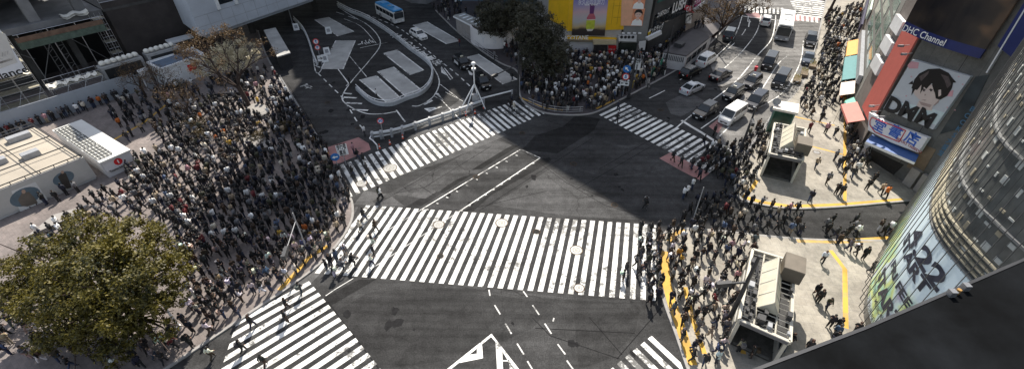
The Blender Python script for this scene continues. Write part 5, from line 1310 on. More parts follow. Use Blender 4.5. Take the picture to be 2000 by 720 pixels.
# lettering bent along the wall
cum = [0]
for a, b_ in zip(fin, fin[1:]): cum.append(cum[-1] + (b_ - a).length)
def onwall(s_, z, off=.2):
    i = max(k for k in range(len(cum) - 1) if cum[k] <= s_ or k == 0); f = (s_ - cum[i]) / (cum[i + 1] - cum[i])
    return fin[i].lerp(fin[i + 1], f) + outn[i].lerp(outn[i + 1], f) * off + UP * z
def bent(mb, s, s_mid, z_mid, size, width=None, bold=.04):
    vs, fs = text(s, size, bold, width)
    mb.add([onwall(s_mid - v.x, z_mid + v.y) for v in vs], fs)
def s_of(u, v):
    d = ray(u, v); best = None
    for k, (a, b_) in enumerate(zip(fin, fin[1:])):
        w = Wall(a, b_); t = (w.A - Vector((0, 0, H))).dot(w.n) / d.dot(w.n); p = Vector((0, 0, H)) + d * t; s_ = (p - a).dot(w.d)
        if 0 <= s_ <= (b_ - a).length and t > 0 and (best is None or t < best[0]): best = (t, cum[k] + s_, p.z)
    return best
for q in ((1800, 460), (1815, 525), (1780, 480), (1770, 560), (1735, 570), (1712, 600), (1793, 440)): print('screen', q, s_of(*q))
tm = MB(); 
def bat(s, u, v, size, width=None, bold=.04):
    r_ = s_of(u, v); bent(tm, s, r_[1], r_[2], size, width, bold)
bat('4.22', 1806, 500, 2.0, 5.6); bat('START', 1781, 510, 1.35, 6.0); bat('START', 1731, 580, 1.7, 6.0); bat('FRI FEE', 1757, 552, 1.0, 4.5)
bat('1001213 JULY MUSIC AWARD', 1716, 590, .6, 6.0, .01); bat('LIVE CD TOUR RELEASE', 1703, 600, .6, 5.5, .01)
tm.build('lettering', mk('letter_slate', (.03, .035, .06), .5, 0), so); so.children[0].location = -fin[0]
ar = MB(); r_ = s_of(1795, 437)
ar.add([onwall(r_[1] + 1.0, r_[2] + .9, .22), onwall(r_[1] - 1.0, r_[2] + .9, .22), onwall(r_[1] - 1.0, r_[2] - .2, .22), onwall(r_[1], r_[2] - 1.2, .22), onwall(r_[1] + 1.0, r_[2] - .2, .22)], [(0, 1, 2, 3, 4)])
ar.build('arrow_mark', mk('arrow_yellow', (.75, .62, .02), .5, 0), so); so.children[1].location = -fin[0]
BLOCK.append([(p.x, p.y) for p in fin] + [(80, 43), (80, -30), (29, -30)])
m = MB()
for p in ((1855, 573), (1880, 563), (1870, 568)):
    g = G(p[0], p[1], 26.6); m.box(-.06, -.05, 0, .06, .05, .1, 0, Matrix.Translation(g))
# ---- dark parapet of the viewing terrace we look over
zp = 26.2
pa = [G(1420, 742, zp), G(1500, 712, zp), G(1690, 640, zp), G(1992, 510, zp), G(2200, 420, zp)]
back = [Vector((14, -1.0, 0)), Vector((1.5, -1.0, 0))]
t = thing('terrace_ledge', 'dark sloping metal ledge of the viewing terrace close below us', 'ledge', pa[2])
m = MB(); m.prism(pa + back, zp - .5, zp); m.build('slab', mk('ledge_dark', (.0065, .0075, .009), .75, .7, .9, dirt=.7, spec=.05), t, origin=pa[2])
m = MB(); m.stroke(pa, .05, zp + .012); m.build('edge_trim', DARKM, t, origin=pa[2])
for u, v in ((1855, 573), (1882, 561)):
    m = MB(); g = G(u, v + 3, zp); m.box(-.05, -.05, 0, .05, .05, .12, 0, Matrix.Translation(g)); m.build('bolt', STEEL, t, origin=pa[2])
m = MB(); g = G(1868, 572, zp); m.cyl(g, .035, zp, zp + .1, 8); m.build('peg', mk('peg_orange', (.35, .2, .06), .5, 0), t, origin=pa[2])

# ---- left side: pale department store overhang
zs = 5.2
c0, c1 = G(394, 72, zs), G(605, 0, zs); dd = (c1 - c0).normalized(); dd.z = 0
c2 = c0 + dd * 46; nb_ = Vector((-dd.y, dd.x, 0)); nb_ = nb_ if nb_.y > 0 else -nb_
st_ = bld('department_store', 'pale panelled department store raised above the taxi bay road', loc=(c0.x, c0.y, 0))
l0 = G(330, 26, zs)
PANEL = paving('store_panel', (.50, .54, .60), (.46, .50, .56), (.2, .22, .25), 2.4, 50, 0, .18)
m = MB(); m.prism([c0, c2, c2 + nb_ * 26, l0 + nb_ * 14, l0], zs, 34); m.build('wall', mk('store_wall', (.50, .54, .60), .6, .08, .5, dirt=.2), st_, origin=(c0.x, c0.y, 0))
ws_ = Wall(c0, c2); m = MB(); sm_ = MB()
for i in range(12):
    a = i * 3.3 + 4.2; m.panel([ws_.at(a, 8.4, .35), ws_.at(a + .45, 8.4, .35), ws_.at(a + .45, 34, .35), ws_.at(a, 34, .35)], ws_.n, .34); m.build('fin', WHITEM, st_, origin=(c0.x, c0.y, 0)); m = MB()
    m.panel([ws_.at(a + .6, 9.0, .06), ws_.at(a + 3.1, 9.0, .06), ws_.at(a + 3.1, 33, .06), ws_.at(a + .6, 33, .06)], ws_.n, .05); m.build('window', GLASSD, st_, origin=(c0.x, c0.y, 0)); m = MB()
for a in np.arange(2.2, 45, 2.2): sm_.panel([ws_.at(a, zs + .02, .012), ws_.at(a + .05, zs + .02, .012), ws_.at(a + .05, 8.2, .012), ws_.at(a, 8.2, .012)], ws_.n, .02)
for z in (6.6, 8.2): sm_.panel([ws_.at(.1, z, .016), ws_.at(46, z, .016), ws_.at(46, z + .05, .016), ws_.at(.1, z + .05, .016)], ws_.n, .022)
sm_.build('panel_joint', GREYM, st_, origin=(c0.x, c0.y, 0))
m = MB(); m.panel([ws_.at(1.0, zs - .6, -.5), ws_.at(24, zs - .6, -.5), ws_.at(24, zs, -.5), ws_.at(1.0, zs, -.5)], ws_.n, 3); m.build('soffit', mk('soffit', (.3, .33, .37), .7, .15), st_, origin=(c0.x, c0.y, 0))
for a, o_ in ((6, 6), (14, 8), (22, 7), (30, 8), (6, 16), (22, 18)):
    p = c0 + dd * a + nb_ * o_; m = MB(); m.cyl(p, .6, 0, zs, 14); m.build('column', DCONC, st_, origin=(c0.x, c0.y, 0))
# ---- construction site behind a pale hoarding
h0, h1 = G(-140, 314), G(278, 178); hw_ = Wall(h0, h1)
t = thing('hoarding', 'long pale grey hoarding around the building site with people lined up along it', 'hoarding', h0)
m = MB(); Lh = (h1 - h0).length
m.wall(h0, h1, 0, 3.0, .1); m.build('panel', mk('hoarding_grey', (.33, .36, .40), .6, .07, .4, dirt=.15), t, origin=h0)
m = MB()
for a in np.arange(0, Lh, 1.8): m.panel([hw_.at(a, .05, .062), hw_.at(a + .03, .05, .062), hw_.at(a + .03, 3, .062), hw_.at(a, 3, .062)], hw_.n, .01)
m.build('panel_joint', mk('joint_grey', (.3, .32, .35), .6, 0), t, origin=h0)
hd, hb = hw_.d, -hw_.n
cs_ = bld('construction_building', 'dark unfinished concrete building with deep open floors behind the hoarding', loc=h0)
def fr(a, b_, z=0): return h0 + hd * a + hb * b_ + UP * z
def slab(name, a0, a1, b0, b1, z0, z1, mat): m = MB(); m.prism([fr(a0, b0), fr(a1, b0), fr(a1, b1), fr(a0, b1)], z0, z1); return m.build(name, mat, cs_, origin=h0)
BRD = mk('brown_dark_wall', (.05, .042, .04), .9, .35, .35, dirt=.6)
slab('rear_wall', -12, Lh * 1.08, 27, 28, 0, 26, DCONC)
slab('pit_floor', -12, Lh * 1.5, .4, 27, 0.005, .12, DCONC)
slab('floor_slab', -12, Lh * 1.10, 10.5, 26.9, 9.0, 9.8, CONCB); slab('floor_slab', -12, Lh * 1.10, 10.5, 26.9, 15.5, 16.3, CONCB)
slab('pit_wall', -12, Lh * .62, 13, 13.6, .13, 8.98, DCONC); slab('pit_wall', Lh * .62 + .2, Lh * 1.09, 19, 19.6, .13, 8.98, BLACK)
for q_ in (.30, .52, .74, .98): slab('column', Lh * q_, Lh * q_ + 1.3, 11.4, 12.7, 9.82, 15.48, CONCB)
for q_ in (.62, .86): slab('column', Lh * q_, Lh * q_ + .8, 12.2, 13.0, .14, 8.97, DCONC)
slab('core_wall', Lh * 1.11, Lh * 1.75, 9.5, 10.2, 0.01, 9.6, BRD); slab('core_wall', Lh * 1.11, Lh * 1.13, 10.22, 26, 0.01, 9.6, BRD); slab('core_roof', Lh * 1.1, Lh * 1.75, 9.4, 27, 9.62, 10.0, DCONC)
slab('parapet', Lh * 1.1, Lh * 1.75, 9.45, 9.7, 10.02, 10.9, BRD)
for q_ in (.74, .80):
    m = MB()
    for z in np.arange(.3, 8.8, .7): m.tube([fr(Lh * q_, 11.6, z), fr(Lh * q_ + .7, 11.6, z + (.5 if int(z / .7) % 2 else 0))], .04, 4)
    for e_ in (0, .7): m.tube([fr(Lh * q_ + e_, 11.6, .2), fr(Lh * q_ + e_, 11.6, 8.9)], .06, 4)
    m.build('lattice_post', mk('lattice_grey', (.14, .14, .14), .6, .2), cs_, origin=h0)
m = MB()
for q0, q1, z0, z1 in ((.62, .82, 1, 8.6), (.82, 1.0, 8.6, 2.5), (.55, .66, 7.5, 5.0)): m.tube([fr(Lh * q0, 11.2, z0), fr(Lh * q1, 11.2, z1)], .06, 4); 
m.build('brace', MATS['lattice_grey'], cs_, origin=h0)
m = MB()
for z in (10.95, 11.4): m.tube([fr(Lh * 1.1, 9.5, z), fr(Lh * 1.6, 9.5, z)], .05, 4)
for k in range(9): m.tube([fr(Lh * (1.1 + .06 * k), 9.5, 10.0), fr(Lh * (1.1 + .06 * k), 9.5, 11.5)], .04, 4)
m.build('guard_rail', STEEL, cs_, origin=h0)
def scaffold(label, a0, a1, b0, b1, ht, parent=None):
    o = fr(a0, b0); t = thing('scaffolding', label, 'scaffolding', o, 0, 'scaffolds on the building site')
    m = MB(); pk = MB(); na = max(2, int((a1 - a0) / 1.9))
    for i in range(na + 1):
        a = a0 + (a1 - a0) * i / na
        for b_ in (b0, b1): m.tube([fr(a, b_, 0.05), fr(a, b_, ht)], .035, 4)
        for z in np.arange(1.8, ht + .1, 1.8):
            m.tube([fr(a, b0, z), fr(a, b1, z)], .03, 4)
    for z in np.arange(.9, ht + .1, .9):
        for b_ in (b0, b1): m.tube([fr(a0, b_, z), fr(a1, b_, z)], .028, 4)
    for i in range(na): m.tube([fr(a0 + (a1 - a0) * i / na, b0, 0), fr(a0 + (a1 - a0) * (i + 1) / na, b0, min(ht, 3.6))], .022, 4)
    m.build('pipe_frame', STEEL, t, origin=o)
    for z in np.arange(1.8, ht, 1.8):
        pk = MB(); pk.prism([fr(a0, b0 + .1), fr(a1, b0 + .1), fr(a1, b1 - .1), fr(a0, b1 - .1)], z + .04, z + .09); pk.build('walkway', mk('plank', (.3, .28, .22), .8, .3, 3), t, origin=o)
    return t
scaffold('steel scaffold bay stacked with pale tarpaulins behind the hoarding', Lh * .60, Lh * .86, .9, 2.9, 4.6)
scaffold('tall dark scaffold with walkways beside the white billboard', Lh * .22, Lh * .58, 3.6, 5.4, 11)
scaffold('slender scaffold tower rising by the netted gantry end', Lh * 1.02, Lh * 1.08, 8.6, 10.2, 9.6)
gn = thing('netted_gantry', 'long scaffold gantry wrapped in green netting across the building site', 'gantry', fr(Lh * .8, 9))
m = MB(); m.prism([fr(Lh * .62, 8.4), fr(Lh * 1.06, 8.4), fr(Lh * 1.06, 9.7), fr(Lh * .62, 9.7)], 7.3, 8.3); m.build('netting', mk('net_green', (.09, .125, .10), .8, .35, 2), gn, origin=gn.location)
m = MB(); m.prism([fr(Lh * .62, 8.3), fr(Lh * 1.06, 8.3), fr(Lh * 1.06, 8.42), fr(Lh * .62, 8.42)], 8.32, 9.0); m.build('toe_board', mk('rust_board', (.16, .10, .07), .8, .3, 2), gn, origin=gn.location)
for q_ in (.64, .78, .92, 1.05):
    m = MB(); m.tube([fr(Lh * q_, 8.45, .1), fr(Lh * q_, 8.45, 9.4)], .05, 5); m.build('post', STEEL, gn, origin=gn.location)
m = MB(); m.tube([fr(Lh * .62, 8.45, 9.4), fr(Lh * 1.06, 8.45, 9.4)], .05, 5); m.build('rail', STEEL, gn, origin=gn.location)
tp = random.Random(8)
TARP = mk('tarpaulin', (.72, .70, .64), .7, .12, 2)
for i, (a, b_, z, s_) in enumerate([(Lh * .63, 1.9, 3.75, 1.5), (Lh * .69, 1.9, 3.75, 1.6), (Lh * .75, 1.9, 3.75, 1.6), (Lh * .81, 1.9, 3.75, 1.4), (Lh * .64, 1.7, 1.95, 1.4), (Lh * .78, 1.7, 1.95, 1.4), (Lh * .50, 4.5, 9.2, 2.0), (Lh * .43, 4.5, 7.4, 2.0), (Lh * .52, 4.5, 5.6, 2.4), (Lh * .96, 10.8, 9.9, 3.0), (Lh * .36, 4.5, 9.2, 1.8)]):
    m = MB(); n_ = 9; vs = []; fs = []
    for x in range(n_):
        for y in range(5): vs.append(fr(a + (x / (n_ - 1) - .5) * s_ * 1.1, b_ + (y / 4 - .5) * 1.5, z + .32 + .16 * math.sin(x * 1.3 + i) + tp.uniform(-.06, .06) - .12 * abs(y - 2)))
    fs = [(x * 5 + y, x * 5 + y + 1, (x + 1) * 5 + y + 1, (x + 1) * 5 + y) for x in range(n_ - 1) for y in range(4)]
    m.add(vs, fs); b2 = [v - UP * .28 for v in vs]; m.add(b2, [f[::-1] for f in fs])
    tag(m.build('tarpaulin', TARP, origin=fr(a, b_, z), smooth=True), ['crumpled pale tarpaulin on the scaffold above the hoarding', 'crumpled pale tarpaulin on the tall dark scaffold', 'large pale tarpaulin on the dark upper concrete floor'][0 if i < 6 else 2 if i == 9 else 1], 'tarpaulin', None if i == 9 else 'tarpaulins on the tall scaffold' if i > 5 else 'tarpaulins on the low scaffold')
for k in range(13):
    a = Lh * .90 + k * .72 + (.9 if k > 6 else 0); m = MB(); m.ball((0, 0, 0), .45, 0, 10, 7, (.8, 1.0, .8))
    p = fr(a, 2.6, 4.3 + .36); o = m.build('sack', TARP, smooth=True); o.location = p; o.rotation_euler = (0, 0, tp.uniform(0, 3)); tag(o, 'bulging white builder sack in the long row on the dark containers', 'sack', 'row of white builder sacks')
for k, (a0, a1) in enumerate(((Lh * .90 - .7, Lh * .90 + 4.9), (Lh * .90 + 5.5, Lh * .90 + 10.4))):
    t = thing('container', ['dark open container under white sacks beside the scaffold', 'dark open container under white sacks nearest the white store'][k], 'container', fr(a0, 1.8)); m = MB(); m.prism([fr(a0, 1.8), fr(a1, 1.8), fr(a1, 3.6), fr(a0, 3.6)], 0.13, 4.25); m.build('shell', mk('container_grey', (.3, .3, .3), .7, .15), t, origin=fr(a0, 1.8))
    m = MB(); m.panel([fr(a0 + .4, 1.78, 2.0), fr(a1 - .4, 1.78, 2.0), fr(a1 - .4, 1.78, 3.9), fr(a0 + .4, 1.78, 3.9)], -hb, .02); m.build('opening', BLACK, t, origin=fr(a0, 1.8))
# billboard on the site
wb = Wall(fr(0, 2.2), fr(10, 2.2)); t = thing('billboard', 'white sports shoe billboard standing before the building site', 'billboard', fr(8, 2.2))
m = MB(); m.panel([wb.pt(53, 140), wb.pt(-70, 176), wb.pt(-150, 70), wb.pt(-2, 55)][::-1], wb.n, .3); bo = m.build('panel', mk('billboard_white', (.72, .73, .76), .5, .05), t, origin=fr(8, 2.2))
tm = MB(); put_text(tm, 'new balance', wb.pt(-13, 152.5, .02), wb.xd, UP, 1.35, 0, .02, 7.0); tm.build('lettering', LETK, bo); 
sh = MB(); e = lambda pts, m: sh.panel(wb.quad(pts, .03), wb.n, .02, m)
e([(-20, 60), (10, 66), (34, 122), (-30, 145)], 0); e([(-10, 124), (26, 112), (26, 117), (0, 125), (-10, 130)], 1)
for x in (4, 9, 14): e([(x, 104 - x * .3), (x + 2, 103.5 - x * .3), (x + 2, 112 - x * .3), (x, 112.5 - x * .3)], 2)
sh.build('print', [mk('print_cream', (.6, .58, .55), .6, .05), mk('print_rust', (.2, .09, .05), .6, .1), mk('print_grey', (.4, .4, .42), .6, 0)], bo)
for o in bo.children: o.location = -fr(8, 2.2)
for a in (2.5, 8):
    m = MB(); m.tube([fr(a, 2.4, 0), fr(a, 2.4, 8)], .1, 6); m.build('post', DARKM, t, origin=fr(8, 2.2))
# site cabins + kiosk with a blue roof
kz = 3.2
t, pp, pi, o = lowbox('kiosk', 'low kiosk with a recessed blue grey roof and white rim by the bare trees', 'kiosk', [(288, 124), (377, 95), (398, 107), (313, 137)], kz, WHITEM, WHITEM, .05)
m = MB(); c = sum(pp, Vector()) / 4; m.prism([p + (c - p) * .12 for p in pp], kz + .004, kz + .03); m.build('roof_inset', mk('blue_grey_roof', (.10, .14, .2), .6, .25, .8), t, origin=o)
rim = MB(); 
for i in range(4): rim.wall(pp[i - 1], pp[i], kz, kz + .25, .22)
rim.build('rim', WHITEM, t, origin=o)
wk = Wall(pi[3], pi[2]); m = MB(); Lk = (wk.B - wk.A).length; m.panel([wk.at(Lk * .55, 1.5, .06), wk.at(Lk * .75, 1.5, .06), wk.at(Lk * .75, 2.5, .06), wk.at(Lk * .55, 2.5, .06)], wk.n, .05); m.build('red_sign', MATS['sign_red'], t, origin=o)
BLOCK.append([(p.x, p.y) for p in pp])
for lab, rp, z in (('white topped site cabin with a dark open front beside the white store', [(322, 78), (370, 66), (378, 72), (330, 86)], 3.6), ('small white gate panel folded at the end of the hoarding', [(266, 138), (284, 131), (288, 134), (270, 142)], 3.2)):
    t, pp, pi, o = lowbox('site_cabin', lab, 'cabin', rp, z, DARKM if 'dark' in lab else WHITEM, WHITEM, .15); BLOCK.append([(p.x, p.y) for p in pp])
    wk = Wall(pi[3], pi[2]); Lk = (wk.B - wk.A).length; m = MB(); m.panel([wk.at(Lk * .1, .2, .05), wk.at(Lk * .9, .2, .05), wk.at(Lk * .9, 2.4, .05), wk.at(Lk * .1, 2.4, .05)], wk.n, .04); m.build('front', BLACK if 'dark' in lab else GREYM, t, origin=o)
# ---- police-box like pavilion with advertising walls (lower left)
gA, gB = G(190, 350), G(-60, 457); wa = Wall(gA, gB); za = wa.pt(159, 307).z
rA, rB = wa.pt(159, 307), wa.pt(-60, 400)
back0 = G(67, 249, za - .3); bvec = back0 - Vector((gA.x, gA.y, back0.z)); bvec -= wa.d * 0
bvec = Vector((bvec.x, bvec.y, 0))
t = thing('advert_pavilion', 'flat beige roofed pavilion with portrait adverts on its pale front wall', 'pavilion', gA)
BEI = mk('roof_beige', (.42, .375, .31), .85, .1, .5, dirt=.25)
m = MB(); m.prism([gA, gB, gB + bvec, gA + bvec], KZ, za - .35); m.build('wall', mk('ad_wall', (.5, .5, .5), .7, .06), t, origin=gA)
m = MB(); m.prism([gA - wa.n * .25, gB - wa.n * .25, gB + bvec, gA + bvec], za - .349, za - .3); m.build('roof', BEI, t, origin=gA)
fm = MB(); fm.panel([wa.at(-.1, KZ + .3, .15), wa.at((gB - gA).length, KZ + .3, .15), wa.at((gB - gA).length, za, .15), wa.at(-.1, za, .15)], wa.n, .3); fo = fm.build('advert_wall', mk('advert_cream', (.42, .41, .39), .6, .08, 1), t, origin=gA)
ad = MB(); q = lambda pts, off, m_: ad.panel(wa.quad(pts, .16 + off), wa.n, .015, m_)
ell = lambda cx, cy, a, b_, tilt=-.35, n=20: [(cx + a * math.cos(2 * math.pi * i / n) , cy + b_ * math.sin(2 * math.pi * i / n) + tilt * a * math.cos(2 * math.pi * i / n)) for i in range(n)]
q(ell(124, 348, 21, 13, -.25), .0, 0); q([(113, 345), (120, 338), (128, 337), (134, 350), (140, 366), (131, 368), (120, 358)], .02, 1)
q(ell(49, 384, 30, 18, -.25), .0, 0); q([(35, 390), (42, 378), (56, 374), (68, 386), (74, 396), (54, 403), (42, 402)], .02, 2); q(ell(46, 374, 4, 4, 0), .03, 3); q(ell(122, 336, 3, 3, 0), .03, 3)
q([(22, 373), (69, 355), (95, 392), (40, 414)], -.008, 4)
ad.build('portrait', [mk('ad_slate', (.10, .14, .17), .6, .15), mk('ad_black', (.04, .035, .03), .6, .1), mk('ad_tan', (.13, .11, .09), .6, .15), mk('ad_skin', (.4, .27, .2), .6, 0), mk('ad_panel', (.58, .58, .57), .6, .05)], fo)
tm = MB(); put_text(tm, 'new balance', wa.pt(66, 404, .2), wa.xd, UP, .6, 0, .03, 3.0); tm.build('lettering', LETK, fo)
for o in fo.children: o.location = -gA
rim = MB(); cr = [gA, gB, gB + bvec, gA + bvec]
for z in (za + .35, za + .0): rim.tube([Vector((p.x, p.y, z)) for p in (cr[1], cr[0], cr[3], cr[2])], .06, 5)
for i in range(9): p = cr[0].lerp(cr[1], i / 9); rim.tube([Vector((p.x, p.y, za - .3)), Vector((p.x, p.y, za + .35))], .04, 5)
for f in (.3, .62): a, b_ = cr[0].lerp(cr[3], f), cr[1].lerp(cr[2], f); rim.tube([Vector((a.x, a.y, za + .1)), Vector((b_.x, b_.y, za + .1))], .07, 5); 
for f in (.35, .7): a, b_ = cr[0].lerp(cr[1], f), cr[3].lerp(cr[2], f); rim.tube([Vector((a.x, a.y, za + .12)), Vector((b_.x, b_.y, za + .12))], .05, 5)
rim.build('roof_pipes', DARKM, t, origin=gA)
for f, s_, w_ in ((.18, .85, 1.1), (.25, .42, .8), (.5, .5, 1.0)):
    p = cr[0].lerp(cr[1], f).lerp(cr[3].lerp(cr[2], f), s_); m = MB(); m.box(-w_, -.5, za - .3, w_, .5, za + .3, 0, Matrix.Translation((p.x, p.y, 0)) @ Matrix.Rotation(math.atan2(wa.d.y, wa.d.x), 4, 'Z')); m.build('roof_unit', GREYM, t, origin=gA, bevel=.04)
BLOCK.append([(p.x, p.y) for p in cr])
# ---- tourist information pavilion
gi, gj = G(214, 352), G(262, 335); wi = Wall(gi, gj); zi = wi.pt(194, 318).z
ri = [G(194, 318, zi), G(255, 292, zi), G(159, 233, zi), G(101, 254, zi)]
o = Vector((ri[0].x, ri[0].y, KZ)); t = thing('information_pavilion', 'white roofed tourist information pavilion with a gridded skylight', 'pavilion', o)
c = sum(ri, Vector()) / 4; ins = [p + (c - p).normalized() * .35 for p in ri]
m = MB(); m.prism(ins, KZ, zi - .2); m.build('wall', mk('info_wall', (.52, .52, .53), .7, .08), t, origin=o)
m = MB(); m.prism(ri, zi - .2, zi); m.build('roof', mk('info_roof', (.62, .62, .60), .6, .06, .7, dirt=.12), t, origin=o)
e0, e1 = (ri[3] - ri[0]), (ri[1] - ri[0]); gm = MB(); pm = MB()
for k in range(3):
    f0, f1 = .05 + k * .31, .05 + k * .31 + .28; pt_ = lambda f, g_: ri[0] + e0 * f + e1 * g_
    pm.panel([pt_(f0, .04), pt_(f1, .04), pt_(f1, .5), pt_(f0, .5)], UP, .0, 0) if 0 else pm.prism([pt_(f0, .04), pt_(f1, .04), pt_(f1, .5), pt_(f0, .5)], zi + .004, zi + .03)
    for i in range(6): a, b_ = pt_(f0 + (f1 - f0) * i / 5, .04), pt_(f0 + (f1 - f0) * i / 5, .5); gm.tube([a + UP * .12, b_ + UP * .12], .04, 4)
    for i in range(5): a, b_ = pt_(f0, .04 + .46 * i / 4), pt_(f1, .04 + .46 * i / 4); gm.tube([a + UP * .15, b_ + UP * .15], .05, 4)
pm.build('skylight', mk('skylight', (.62, .62, .58), .4, .1), t, origin=o); gm.build('roof_grid', DARKM, t, origin=o)
wf = Wall(ins[0], ins[1]); Lf = (wf.B - wf.A).length
s_ = MB(); s_.panel([wf.at(.1, .9, .1), wf.at(Lf - .1, .9, .1), wf.at(Lf - .1, zi - .3, .1), wf.at(.1, zi - .3, .1)], wf.n, .08); so = s_.build('sign_panel', mk('info_sign', (.6, .6, .62), .6, .05), t, origin=o)
d_ = MB(); cc_ = wf.at(Lf / 2, zi - .85, .115); d_.panel([cc_ + wf.xd * (.42 * math.cos(a)) + UP * (.42 * math.sin(a)) for a in np.linspace(0, 2 * math.pi, 20, endpoint=False)], wf.n, .01); d_.build('red_disc', MATS['sign_red'], so)
tm = MB(); put_text(tm, 'i', wf.at(Lf / 2, zi - .85, .13), wf.xd, UP, .6, 0, .05); tm.build('lettering', LETW, so)
tm = MB(); put_text(tm, 'Tourist Information', wf.at(Lf / 2, zi - 1.6, .12), wf.xd, UP, .38, 0, .02, Lf * .8); tm.build('lettering', LETK, so)
for ch in so.children: ch.location = -o
BLOCK.append([(p.x, p.y) for p in ri])

# ---- subway entrances
def subway(label, roofpx, z, org_label):
    P_ = [G(u, v, z) for u, v in roofpx]          # far-left, far-right, near-right, near-left
    o = Vector((P_[0].x, P_[0].y, KZ)); t = thing('subway_entrance', label, 'subway entrance', o)
    f = lambda a, b_, zz: (P_[0].lerp(P_[1], a)).lerp(P_[3].lerp(P_[2], a), b_) + UP * (zz - z)
    IV = mk('ivory_steel', (.50, .475, .41), .5, .08)
    m = MB()
    for i in range(4): m.wall(P_[i - 1], P_[i], z - .25, z + .12, .22)
    m.build('roof_frame', IV, t, origin=o)
    m = MB()
    n = max(6, int((P_[3] - P_[0]).length / .55))
    for i in range(1, n): m.tube([f(.02, i / n, z), f(.98, i / n, z)], .05, 4)
    m.tube([f(.3, 0, z), f(.3, 1, z)], .07, 4); m.tube([f(.72, 0, z), f(.72, 1, z)], .07, 4); m.build('roof_joists', IV, t, origin=o)
    m = MB(); m.prism([f(.01, .01, 0), f(.99, .01, 0), f(.99, .99, 0), f(.01, .99, 0)], z - .42, z - .30); m.build('ceiling', BLACK, t, origin=o)
    g = MB(); a0, a1, am, b0, b1, zr = .3, .74, .55, .16, .78, z + 1.25
    A, B, C, D = f(a0, b0, z + .1), f(a1, b0, z + .1), f(a1, b1, z + .1), f(a0, b1, z + .1); E_, F_ = f(am, b0, zr), f(am, b1, zr)
    g.add([A, B, C, D, E_, F_], [(0, 4, 5, 3), (4, 1, 2, 5), (0, 1, 4), (3, 5, 2)]); g.build('skylight', mk('frosted_cream', (.56, .53, .43), .35, .08, 1.5, dirt=.2), t, origin=o)
    g = MB()
    for k in range(5): x = k / 4; g.tube([A.lerp(D, x), E_.lerp(F_, x), B.lerp(C, x)], .05, 4)
    g.tube([E_, F_], .06, 4); g.build('skylight_bars', IV, t, origin=o)
    rr = random.Random(len(label))
    m = MB(); Mx = Matrix.Rotation(math.atan2((P_[3] - P_[0]).y, (P_[3] - P_[0]).x), 4, 'Z')
    for k in range(16):
        aa = rr.choice([rr.uniform(.04, .24), rr.uniform(.8, .96)]) if k < 10 else rr.uniform(.1, .9); bb_ = rr.uniform(.05, .95) if k < 10 else rr.uniform(.82, .97); s1 = rr.uniform(.12, .3); p = f(aa, bb_, z + .06)
        m = MB(); m.box(-s1, -s1 * .7, 0, s1, s1 * .7, rr.uniform(.2, .6), 0, Matrix.Translation(p) @ Mx); m.build('roof_equipment', DARKM if k % 4 else GREYM, t, origin=o)
    for k in range(5): a, b_ = rr.uniform(.05, .25), rr.uniform(0, .7); m = MB(); m.tube([f(a, b_, z + .25), f(a + .05, b_ + .25, z + .25), f(a + .05, b_ + .25, z + .02)], .05, 5); m.build('roof_pipe', DARKM, t, origin=o)
    for a, b_ in ((.03, .03), (.97, .03), (.97, .97), (.03, .97), (.03, .5), (.97, .5)):
        m = MB(); p = f(a, b_, 0); m.box(-.12, -.12, KZ, .12, .12, z - .25, 0, Matrix.Translation((p.x, p.y, 0)) @ Mx); m.build('post', IV, t, origin=o)
    for a in (.03, .97):
        m = MB(); p, q_ = f(a, .06, 0), f(a, .94, 0); m.wall(p, q_, KZ, 1.25, .16, 0); m.build('side_wall', mk('entrance_wall', (.42, .41, .38), .7, .12), t, origin=o)
        m = MB(); m.wall(p, q_, 1.26, z - .45, .05); m.build('side_glass', GLASSD, t, origin=o)
    m = MB(); m.prism([f(.06, .1, 0), f(.94, .1, 0), f(.94, .98, 0), f(.06, .98, 0)], KZ + .002, KZ + .02); m.build('stair_well', mk('stair_stone', (.10, .095, .085), .9, .4, 2, spec=.1), t, origin=o)
    m = MB()
    p, q_ = f(.12, .95, 0), f(.88, .95, 0); m.wall(p, q_, KZ + .021, KZ + .05, .2); m.build('step', mk('step_stone', (.16, .155, .14), .8, .2), t, origin=o)
    wn = Wall(P_[3], P_[2]); m = MB(); Lw = (P_[2] - P_[3]).length; m.panel([wn.at(.1, z - .24, .16), wn.at(Lw - .1, z - .24, .16), wn.at(Lw - .1, z + .1, .16), wn.at(.1, z + .1, .16)], wn.n, .04); so = m.build('sign_board', mk('entrance_sign', (.12, .12, .13), .5, .1), t, origin=o)
    
    # brown lift housing on the roof edge
    m = MB(); c = f(.9, .2 if org_label == 'near' else .75, 0); m.box(-1.0, -.75, z + .13, 1.0, .75, z + 1.5, 0, Matrix.Translation((c.x, c.y, 0)) @ Mx); m.build('lift_housing', mk('housing_brown', (.13, .11, .085), .6, .15), t, origin=o, bevel=.04)
    BLOCK.append([(p.x, p.y) for p in P_])
    return t
subway('ivory subway entrance roof with a cream skylight, the one nearest the terrace ledge', [(1470, 487), (1551, 512), (1543, 668), (1443, 624)], 3.3, 'near')
subway('ivory subway entrance roof with a cream skylight next to the glass lift', [(1513, 241), (1573, 252), (1568, 314), (1502, 300)], 3.3, 'far')
lz = 3.7; P_ = [G(u, v, lz) for u, v in ((1514, 195), (1562, 203), (1559, 221), (1510, 211))]
o = Vector((P_[0].x, P_[0].y, KZ)); t = thing('lift_pavilion', 'glass lift pavilion with a pale flat roof behind the subway entrance', 'lift pavilion', o)
m = MB(); m.prism(P_, lz - .3, lz); m.build('roof', mk('lift_roof', (.66, .62, .56), .6, .06), t, origin=o)
c = sum(P_, Vector()) / 4; ins = [p + (c - p).normalized() * .4 for p in P_]
